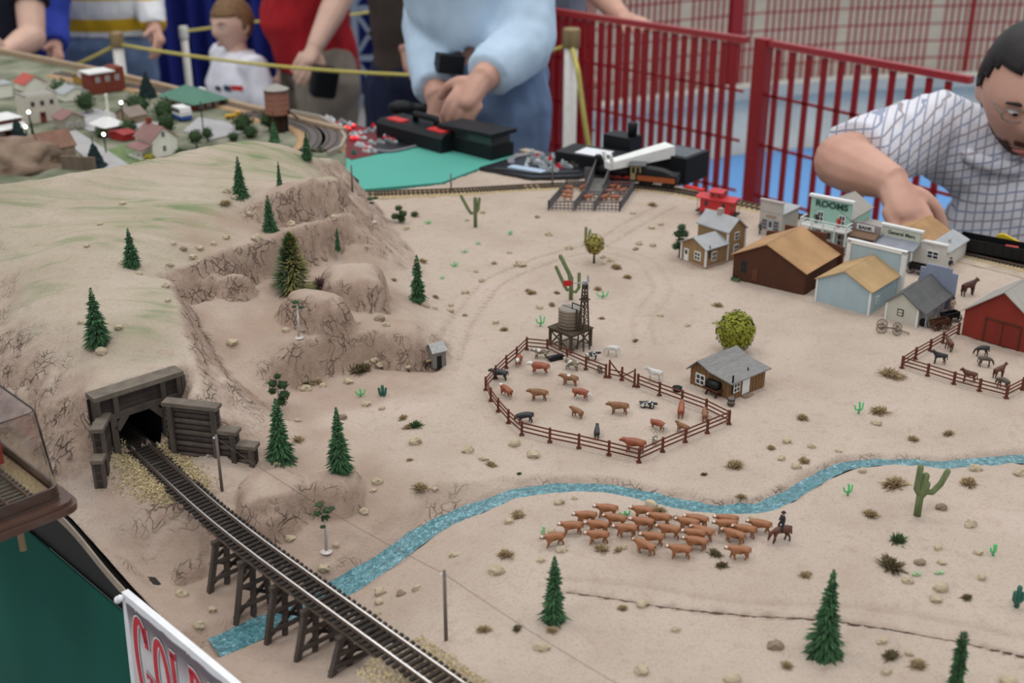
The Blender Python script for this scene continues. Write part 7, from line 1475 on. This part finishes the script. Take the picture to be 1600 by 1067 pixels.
def add_head(q, M, hh):
    vs, fs = head_geo(hh); q.add([M @ v for v in vs], fs)
    for sy in (-1,1):                                            # ears
        e = MB(); e.ball((0,0,0), (.075*hh,.022*hh,.115*hh), 10, 8); q.add([M @ (Matrix.Rotation(-sy*.35,3,'Z') @ Vector(v)+Vector((-.03*hh, sy*.335*hh, -.03*hh))) for v in e.v], e.f)
def face_parts(body, M, hh, hairm, irism, hairline=.16, back=-.12, thick=.055, browm=None, beard=None, lipm=None, fringe=0., side=-.02):
    for sy in (-1,1):
        q = MB(); q.ball((.335*hh, sy*.125*hh, .035*hh), (.045*hh,.055*hh,.021*hh), 12, 8); q.v = [tuple(M @ Vector(v)) for v in q.v]; e = q.build('eye', plain('eye_white', (.62,.60,.57), .25), body, True)
        q = MB(); q.ball((.366*hh, sy*.125*hh, .028*hh), (.017*hh,.024*hh,.019*hh), 10, 7); q.v = [tuple(M @ Vector(v)) for v in q.v]; q.build('iris', irism, e, True)
        q = MB(); q.tube([M @ Vector((.385*hh,sy*.055*hh,.105*hh)), M @ Vector((.39*hh,sy*.125*hh,.125*hh)), M @ Vector((.345*hh,sy*.20*hh,.105*hh))], [.010*hh,.016*hh,.008*hh], 6); q.build('eyebrow', browm or hairm, body, True)
    q = MB(); q.tube([M @ Vector((.365*hh,-.085*hh,-.285*hh)), M @ Vector((.408*hh,-.03*hh,-.272*hh)), M @ Vector((.408*hh,.03*hh,-.272*hh)), M @ Vector((.365*hh,.085*hh,-.285*hh))], [.006*hh,.017*hh,.017*hh,.006*hh], 8); q.tube([M @ Vector((.36*hh,-.07*hh,-.295*hh)), M @ Vector((.403*hh,0,-.307*hh)), M @ Vector((.36*hh,.07*hh,-.295*hh))], [.006*hh,.018*hh,.006*hh], 8); q.build('lips', lipm or plain('lip_pink', (.40,.13,.11), .5), body, True)
    vs, fs = head_geo(hh); keep_ = []; out = []
    for v in vs:
        u = v/hh; r = 1+thick*1.5*(.9+.35*mnoise.noise(u*9)); w2 = Vector((u.x*r-.012, u.y*(1+thick*1.5*(1+.3*mnoise.noise(u*7))), u.z*(1+thick*1.3)))*hh; out.append(M @ w2)
        line = hairline-fringe*max(0,u.x)*2 if u.x > .12 else (side if u.x > -.05 else back-.16)
        keep_.append(u.z > line+.02*mnoise.noise(u*14))
    q = MB(); q.add(out, [f for f in fs if sum(keep_[i] for i in f) >= 3]); o = q.build('hair', hairm, body, True); md = o.modifiers.new('s','SOLIDIFY'); md.thickness = hh*.03; md.offset = -1
    if beard:
        out = []; kp = []
        for v in vs:
            u = v/hh; out.append(M @ (Vector((u.x*1.035, u.y*1.03, u.z*1.02))*hh)); mth = (abs(u.y) < .085 and -.315 < u.z < -.262)
            kp.append(u.z < -.20+.02*mnoise.noise(u*20)+(-.09 if abs(u.y) > .16 else 0) and u.x > -.05 and not mth or (u.x > .3 and abs(u.y) < .11 and -.255 < u.z < -.195))
        q = MB(); q.add(out, [f for f in fs if all(kp[i] for i in f)]); q.build('beard', beard, body, True)
def remesh(o, vs_, smooth=3):
    m_ = o.modifiers.new('r','REMESH'); m_.mode = 'VOXEL'; m_.voxel_size = vs_; m_.use_smooth_shade = True; s_ = o.modifiers.new('sm','SMOOTH'); s_.factor = .5; s_.iterations = smooth
    dg = bpy.context.evaluated_depsgraph_get(); me = bpy.data.meshes.new_from_object(o.evaluated_get(dg)); old = o.data; o.modifiers.clear(); mats = list(old.materials); o.data = me; bpy.data.meshes.remove(old); me.polygons.foreach_set('use_smooth', [True]*len(me.polygons))
    bm = bmesh.new(); bm.from_mesh(me); seen = set(); best = []
    for v in bm.verts:
        if v in seen: continue
        st = [v]; seen.add(v); isl = []
        while st:
            c = st.pop(); isl.append(c)
            for e in c.link_edges:
                n_ = e.other_vert(c)
                if n_ not in seen: seen.add(n_); st.append(n_)
        if len(isl) > len(best): best = isl
    bs_ = set(best); bmesh.ops.delete(bm, geom=[v for v in bm.verts if v not in bs_], context='VERTS'); bm.to_mesh(me); bm.free()
    if not me.materials: 
        for x in mats: me.materials.append(x)
def loft(q, rings, F_, Lf, n=24, k=.92):
    vs = []
    for c, (rl, rf) in rings:
        for j in range(n):
            a = 2*PI*j/n; x, y = math.cos(a), math.sin(a); e = .86; vs.append(c+Lf*(math.copysign(abs(x)**e, x)*rl*k)+F_*(math.copysign(abs(y)**e, y)*rf*k))
    m_ = len(rings); q.add(vs, [(i*n+j, i*n+(j+1)%n, (i+1)*n+(j+1)%n, (i+1)*n+j) for i in range(m_-1) for j in range(n)]+[tuple(range(n))[::-1], tuple((m_-1)*n+j for j in range(n))])
def cloth_obj(name, q, m, par, vox=.008, amp=.005):
    o = q.build(name, m, par, True); remesh(o, vox, 4)
    n_ = len(o.data.vertices); co_ = np.empty(n_*3, np.float32); no_ = np.empty(n_*3, np.float32); o.data.vertices.foreach_get('co', co_); o.data.vertices.foreach_get('normal', no_); co_ = co_.reshape(-1,3); no_ = no_.reshape(-1,3)
    k_ = np.array([amp*mnoise.noise(Vector(c)*15)+amp*.8*mnoise.noise(Vector((c[0]*42,c[1]*42,c[2]*14))) for c in co_.tolist()]); co_ = co_+no_*k_[:,None]; o.data.vertices.foreach_set('co', co_.ravel().astype(np.float32)); o.data.update()
    return o
def cskin(name, J, E_, m, par, sub=2, bumpy=True):
    me = skin_mesh(J, E_, sub)
    if bumpy:
        for v in me.vertices: v.co += v.normal*(.006*mnoise.noise(v.co*14)+.004*mnoise.noise(Vector((v.co.x*40,v.co.y*40,v.co.z*12))))
    me.materials.clear(); me.materials.append(m); me.polygons.foreach_set('use_smooth', [True]*len(me.polygons)); return link(name, me, par)
def person(label, pel, face, s, shirt, pants, arms, skin=None, lean=0., sleeve='short', wide=1., hair=None, headc=None, hfwd=None, hpitch=.2, hh=None, detail=None, hands=None, belly=0., tuck=False, legs=None, shoulders=None, vox=.0055, shoe=None, sl=.7, hem=-.02, grow=1.):
    """pel: pelvis point; face: heading in degrees; arms: for (-1 right, +1 left) (elbow, wrist) in place coordinates or None"""
    skin = skin or m_skin; F_ = Vector((math.cos(math.radians(face)), math.sin(math.radians(face)), 0)); Lf = Vector((-F_.y, F_.x, 0)); U = Vector((0,0,1)); pel = Vector(pel)
    up = (U*math.cos(lean)+F_*math.sin(lean)).normalized(); b = lambda f, l, u: pel+F_*f*s+Lf*l*s+up*u*s; lg = lambda f, l, u: pel+F_*f*s+Lf*l*s+U*u*s
    neck = b(.0,0,.55); chest = b(.01,0,.34); ab = b(.015+belly*.4,0,.14); sh = shoulders or {sd: b(0,.185*wide*sd,.46) for sd in (-1,1)}
    if headc is None: headc = b(.05,0,.70)
    hh = hh or .235*s; hfwd = hfwd or F_; M = face_matrix(headc, hfwd, hpitch)
    J = [(pel,(.155*s*wide,.115*s)),(ab,(.145*s*wide,(.11+belly*.3)*s)),(chest,(.165*s*wide,.115*s)),(b(0,0,.47),(.12*s*wide,.085*s)),(neck,.055*s),(headc-up*.02*s,.06*s)]; E_ = [(0,1),(1,2),(2,3),(3,4),(4,5)]
    q = MB()
    def add(p, r, par): J.append((p, r)); E_.append((par, len(J)-1)); return len(J)-1
    lp = legs or {sd: [lg(.0,.095*sd,-.06), lg(.03,.11*sd,-.45), lg(-.01,.115*sd,-.84), lg(.10,.125*sd,-.905)] for sd in (-1,1)}
    for sd in (-1,1):
        q.tube([pel+up*.03*s+Lf*.04*sd*s, lp[sd][0], lp[sd][0].lerp(lp[sd][1],.5), lp[sd][1], lp[sd][1].lerp(lp[sd][2],.3), lp[sd][2], lp[sd][2].lerp(lp[sd][3],.6), lp[sd][3]], [x*s for x in (.09,.092,.078,.057,.058,.040,.042,.032)], 12)
    ar = {}
    for sd in (-1,1):
        el, wr = (arms or {}).get(sd) or (b(-.03,.25*wide*sd,.18), b(.06,.27*wide*sd,-.06)); ar[sd] = (Vector(el), Vector(wr)); e_, w_ = ar[sd]; up_ = (e_-sh[sd]).normalized(); q.tube([b(0,.04*sd,.45), sh[sd]-up_*.005, sh[sd].lerp(e_,.5), e_-up_*.015*s, e_.lerp(w_,.12), e_.lerp(w_,.4), w_, w_+(w_-e_).normalized()*.012*s], [x*s for x in (.06,.062,.052,.044,.046,.044,.029,.027)], 12); q.ball(e_, (.046*s,)*3, 12, 8)
    T = lambda JJ: [(tuple(p), r) for p, r in JJ]
    tor = [(pel-up*.07*s,(.11*s*wide,.08*s)),(pel,(.155*s*wide,.115*s)),(ab,(.145*s*wide,(.11+belly*.3)*s)),(chest,(.165*s*wide,.115*s)),(b(0,0,.46),(.135*s*wide,.085*s)),(b(.0,0,.505),(.075*s,.065*s)),(neck,(.056*s,.056*s)),(headc-up*.03*s,(.056*s,.060*s))]; loft(q, tor, F_, Lf)
    for sd in (-1,1):
        h_ = (hands or {}).get(sd) or dict(d=(ar[sd][1]-ar[sd][0]), n=Lf*sd, curl=.35); hand(q, ar[sd][1], h_['d'], h_['n'], h_.get('k', s), h_.get('curl',.4), h_.get('side', 1), h_.get('spread',0.), h_.get('thumb',.6))
    add_head(q, M, hh); body = q.build('person', skin, None, True); remesh(body, vox, 2); tag(body, label, 'person')
    # clothes
    k = 1.10; qs = MB(); SJ = [(lg(0,0,hem),(.17*s*wide,(.13+belly*.2)*s)),(pel+up*.07*s+F_*belly*.25*s,(.168*s*wide,(.128+belly*.3)*s)),(ab,(.165*s*wide,(.13+belly*.34)*s)),(chest,(.188*s*wide,.138*s)),(b(0,0,.47),(.14*s*wide,.104*s)),(b(0,0,.52),.072*s)]; SJ = [(p_, tuple(x*grow for x in r_) if isinstance(r_, tuple) else r_*grow) for p_, r_ in SJ]; SE = [(0,1),(1,2),(2,3),(3,4),(4,5)]
    for sd in (-1,1):
        e = ar[sd][0]; wv = ar[sd][1]; a0 = b(0,.05*sd,.44)
        if sleeve == 'short': qs.tube([a0, sh[sd], sh[sd].lerp(e,sl*.6), sh[sd].lerp(e,sl)], [x*s for x in (.085,.080,.069,.066)], 14)
        else: qs.tube([a0, sh[sd], sh[sd].lerp(e,.5), e-(e-sh[sd])*.05, e.lerp(wv,.12), e.lerp(wv,.5), e.lerp(wv,.86), e.lerp(wv,.93)], [x*s for x in (.085,.082,.072,.064,.066,.060,.052,.048)], 14)
    loft(qs, [(p_, r_ if isinstance(r_, tuple) else (r_, r_)) for p_, r_ in SJ], F_, Lf, k=.98); sh_o = cloth_obj('shirt', qs, shirt, body)
    qt = MB()
    for sd in (-1,1):
        l_ = lp[sd]; qt.tube([pel+up*.02*s+Lf*.05*sd*s, l_[0], l_[0].lerp(l_[1],.5), l_[1], l_[1].lerp(l_[2],.4), l_[2]], [x*s for x in (.115,.115,.098,.080,.076,.068)], 14)
    q = MB(); q.ball(pel+up*.0, (.165*s*wide,.165*s*wide,.12*s), 16, 10); qt.add([pel+(F_*((Vector(v)-pel).dot(F_))*(.135/.165/wide)+Lf*((Vector(v)-pel).dot(Lf))+U*(Vector(v)-pel).z) for v in q.v], q.f); cloth_obj('trousers', qt, pants, body)
    for sd in (-1,1): q = MB(); q.ball(lp[sd][3]-F_*.04*s+U*.0, (.07*s+abs(F_.x)*.06*s,.07*s+abs(F_.y)*.06*s,.045*s), 12, 8); q.build('shoe', shoe or m_black, body, True)
    if detail: face_parts(body, M, hh, **detail)
    else: face_parts(body, M, hh, hairm=hair or plain('hair_brown', (.06,.035,.02), .7), irism=m_black)
    return body, M, sh_o
jean = cloth('denim', (.13,.19,.31), .3, 12); khaki = cloth('khaki', (.22,.19,.155)); navy = cloth('navy_cotton', (.012,.016,.045)); ltblue = cloth('pale_blue_shirt', (.48,.61,.75), .08); redc = cloth('red_tee', (.36,.012,.018), .12); whitec = cloth('white_tee', (.74,.74,.82), .05)
hb = plain('hair_light_brown', (.20,.115,.055), .7, var=.3); hd_ = mat('hair_dark', (.018,.015,.014), .5, var=.3, scale=60, stretch=(1,4,1))
# boy
bs = P(372,96,4.25); pb_ = bs-Vector((0,0,.285))
boy, MB_, st_ = person('young boy in white train shirt looking left beside the blue curtain', pb_, 215, .62, whitec, cloth('boy_jeans', (.05,.07,.14)), None, skin=m_skin2, sleeve='long', grow=1.16, hem=-.03, headc=P(363,38,4.2), hfwd=(-.60,-.80,0), hpitch=.10, hh=.186, detail=dict(hairm=hb, irism=m_black, hairline=.20, fringe=.02, back=-.05, thick=.05, side=-.06), vox=.004, wide=1.2)
bpy.context.view_layer.update()
for (px, w_, h_, m_) in ((342,.030,.014,m_black),(356,.032,.018,plain('print_navy', (.03,.04,.10), .8)),(371,.044,.016,plain('print_red', (.55,.02,.02), .8))):
    ok, loc, nor, _i = st_.ray_cast(Vector((0,0,CZ)), ray(px,138).normalized())
    if ok:
        q = MB(); q.box(-w_/2,w_/2,-.001,.001,-h_/2,h_/2); o = q.build('shirt_print', m_, st_); o.location = loc+nor*.004; o.rotation_euler = (0,0,math.atan2(nor.y,nor.x)+PI/2)
# pale blue shirt man with fist on the case
pz = P(762,118,2.78); el, wr = P(824,66,2.62), P(756,122,2.50)
person('man in pale blue long sleeved shirt and jeans leaning his fist on a case', pz, 200, 1.02, ltblue, jean, {1: (el, wr), -1: (P(672,30,2.80), P(684,150,2.62))}, sleeve='long', wide=.86, lean=.22, hem=.09, hands={1: dict(d=P(728,158,2.50)-wr, n=Vector((-.25,-.85,.45)), curl=.72, side=1, thumb=.9, k=1.05), -1: dict(d=Vector((.02,-.02,-1)), n=Vector((-1,0,0)), curl=.3)}, hair=plain('hair_grey', (.3,.3,.3), .7), shoulders={1: P(806,-110,2.68), -1: P(700,-120,2.80)})
q = MB(); c_ = P(702,99,2.60); q.box(-.028,.028,-.018,.018,-.019,.019); o = q.build('belt_pouch', m_tool); o.location = c_; o.rotation_euler = (0,.15,math.radians(20)); tag(o, 'black pouch on the belt of the pale blue shirted man', 'pouch')
# red shirt man
el, wr = P(534,-12,4.0), P(493,72,3.92)
person('large man in red shirt and khaki trousers with hand before his belly', P(498,98,4.25), 205, 1.0, redc, khaki, {1: (el, wr)}, wide=.92, belly=.07, skin=m_skin2, hands={1: dict(d=P(478,100,3.9)-wr, n=Vector((.3,-.8,.4)), curl=.5, side=-1)})
q = MB(); q.box(-.042,.042,-.03,.03,-.05,.05); o = q.build('camera_pouch', m_tool); bv = o.modifiers.new('b','BEVEL'); bv.width = .015; bv.segments = 3; o.location = P(506,128,3.9); o.rotation_euler = (.1,.2,.4); tag(o, 'black pouch hanging at the red shirted man', 'pouch')
# navy trousered man, striped shirt, left edge people, hand on the rail
el, wr = P(622,-20,3.62), P(636,74,3.58)
person('man in navy trousers standing behind the pale blue shirted man', P(668,110,3.70), 250, 1.0, cloth('dark_brown_shirt', (.05,.035,.03)), navy, {-1: (el, wr)}, hands={-1: dict(d=Vector((.06,0,-1)), n=Vector((-1,-.2,0)), curl=.3)})
m_str = bpy.data.materials.new('yellow_white_stripes'); m_str.use_nodes = True; nt = m_str.node_tree; b = nt.nodes['Principled BSDF']; b.inputs['Roughness'].default_value = .9
ge_ = nt.nodes.new('ShaderNodeTexCoord'); sz_ = nt.nodes.new('ShaderNodeSeparateXYZ'); nt.links.new(ge_.outputs['Object'], sz_.inputs[0]); ml = nt.nodes.new('ShaderNodeMath'); ml.operation = 'MULTIPLY_ADD'; ml.inputs[1].default_value = 8.2; ml.inputs[2].default_value = -7.06; nt.links.new(sz_.outputs['Z'], ml.inputs[0]); fr2 = nt.nodes.new('ShaderNodeMath'); fr2.operation = 'FRACT'; nt.links.new(ml.outputs[0], fr2.inputs[0]); gt = nt.nodes.new('ShaderNodeMath'); gt.operation = 'GREATER_THAN'; gt.inputs[1].default_value = .42; nt.links.new(fr2.outputs[0], gt.inputs[0])
nt.links.new(mix(gt.outputs[0], (.62,.38,.015), (.72,.74,.76)), b.inputs['Base Color'])
person('person in yellow and white striped shirt and blue jeans behind the town', P(166,70,4.9), 265, .98, m_str, jean, {1: (P(228,-15,4.8), P(242,48,4.7)), -1: (P(112,-20,5.0), P(106,48,4.95))}, wide=1.12, hem=.045, sleeve='long')
person('person in dark navy shirt and tan trousers with bent elbow at the left edge', P(-15,115,4.2), 300, 1.0, cloth('dark_navy_shirt', (.008,.010,.022)), cloth('tan_trousers', (.30,.26,.20)), {1: (P(50,58,4.05), P(12,78,3.95))}, skin=m_skin2)
person('person in royal blue long sleeved top beside the striped shirt', P(36,112,4.62), 285, .98, cloth('royal_blue', (.03,.055,.36)), cloth('blue_jeans', (.03,.075,.22)), {1: (P(80,30,4.5), P(85,74,4.42))}, sleeve='long')
el, wr = P(905,-45,4.02), P(972,28,3.70)
person('person behind the red railing with one hand resting on its top rail', P(850,110,4.55), -20, 1.0, cloth('grey_tee', (.16,.16,.18)), cloth('charcoal_trousers', (.05,.05,.06)), {-1: (el, wr)}, shoulders={-1: P(872,-210,4.3), 1: P(820,-210,4.65)}, hands={-1: dict(d=P(1012,44,3.52)-wr, n=Vector((0,-.25,1)), curl=.28, side=-1, k=1.1, spread=.12)})
# plaid shirted man leaning in at the right
m_pl = bpy.data.materials.new('plaid_cotton'); m_pl.use_nodes = True; nt = m_pl.node_tree; b = nt.nodes['Principled BSDF']; b.inputs['Roughness'].default_value = .9; tc = nt.nodes.new('ShaderNodeTexCoord')
def lines(axis, rot, freq, wd_):
    mp = nt.nodes.new('ShaderNodeMapping'); mp.inputs['Rotation'].default_value = rot; nt.links.new(tc.outputs['Object'], mp.inputs[0]); s_ = nt.nodes.new('ShaderNodeSeparateXYZ'); nt.links.new(mp.outputs[0], s_.inputs[0]); m1 = nt.nodes.new('ShaderNodeMath'); m1.operation = 'MULTIPLY'; m1.inputs[1].default_value = freq; nt.links.new(s_.outputs[axis], m1.inputs[0]); f_ = nt.nodes.new('ShaderNodeMath'); f_.operation = 'FRACT'; nt.links.new(m1.outputs[0], f_.inputs[0]); l_ = nt.nodes.new('ShaderNodeMath'); l_.operation = 'LESS_THAN'; l_.inputs[1].default_value = wd_; nt.links.new(f_.outputs[0], l_.inputs[0]); return l_.outputs[0]
c = mix(lines(0,(0,0,.35),66,.20), (.72,.71,.76), (.30,.33,.44)); c2 = mix(lines(2,(.0,.35,0),66,.20), c, (.30,.33,.45)); c2 = mix(lines(2,(.0,.35,0),33,.08), c2, (.34,.29,.30)); nt.links.new(c2, b.inputs['Base Color'])
n_ = nt.nodes.new('ShaderNodeTexNoise'); n_.inputs['Scale'].default_value = 22; bp = nt.nodes.new('ShaderNodeBump'); bp.inputs['Strength'].default_value = .5; bp.inputs['Distance'].default_value = .006; nt.links.new(n_.outputs['Fac'], bp.inputs['Height']); nt.links.new(bp.outputs[0], b.inputs['Normal'])
pe = P(1588,560,2.50); el, wr = P(1314,252,2.03), P(1392,284,1.93); F0 = Vector((-.25,-.97,0)); L0 = Vector((.97,-.25,0))
U = Vector((0,0,1)); lgs = {sd: [pe+L0*.10*sd-U*.04+F0*.03, pe+L0*.14*sd+F0*.42+U*.0, pe+L0*.15*sd+F0*.40-U*.43, pe+L0*.16*sd+F0*.50-U*.50] for sd in (-1,1)}
pm, MP, _ = person('bearded dark haired man in plaid shirt reaching over the western town', pe, math.degrees(math.atan2(F0.y,F0.x)), 1.0, m_pl, khaki, {-1: (el, wr), 1: (P(1790,330,2.25), P(1740,380,1.98))}, lean=.42, wide=1.18, sl=.88, headc=P(1607,140,2.05), hfwd=(-.22,-.97,0), hpitch=.38, hh=.228, legs=lgs, shoulders={-1: P(1458,206,2.22), 1: P(1730,230,2.25)},
    hands={-1: dict(d=P(1420,340,1.90)-wr, n=Vector((.1,-.8,.6)), curl=.22, side=-1, k=1.05, thumb=.7, spread=.05)}, detail=dict(hairm=hd_, irism=m_black, hairline=.27, fringe=-.04, beard=mat('beard_brown', (.075,.035,.02), .8, var=.4, scale=200), thick=.05, back=-.1, side=.02), vox=.0045)
q = MB(); hh = .228
for sy in (-1,1): q.tube([MP @ Vector(((.395+.01*math.cos(a))*hh, (sy*.135+.085*math.cos(a))*hh, (.03+.055*math.sin(a))*hh)) for a in [2*PI*k/16 for k in range(17)]], .0012, 5, cap=False); q.tube([MP @ Vector((.40*hh,sy*.22*hh,.045*hh)), MP @ Vector((.0,sy*.36*hh,.04*hh))], .0014, 5)
q.tube([MP @ Vector((.41*hh,-.05*hh,.045*hh)), MP @ Vector((.43*hh,0,.055*hh)), MP @ Vector((.41*hh,.05*hh,.045*hh))], .0012, 5); tag(q.build('glasses', plain('thin_metal', (.25,.24,.23), .35, metal=.6), None, True), 'thin rimmed glasses on the bearded man', 'glasses')
q = MB(); c_ = MP @ Vector((-.10*hh,0,-.62*hh)); q.tube([c_+Vector((.085*math.cos(a), .07*math.sin(a), .015*math.sin(a))) for a in [2*PI*k/20 for k in range(21)]], .014, 8, cap=False); q.build('collar', m_pl, pm, True)
ch_ = thing('folding_chair', 'folding chair under the plaid shirted man behind the table', 'chair', (pe.x, pe.y, 0)); zz = pe.z-.13
q = MB(); q.box(-.16,.16,-.2,.2,zz-.02,zz); q.build('seat', m_tool, ch_); q = MB(); q.box(-.15,.15,.20,.22,zz+.10,zz+.30); q.build('backrest', m_tool, ch_)
for x in (-.15,.15):
    for y in (-.18,.21): q = MB(); q.tube([(x,y,0),(x,y,zz if y < 0 else zz+.3)], .011, 8); q.build('leg', m_gal, ch_)
settle()
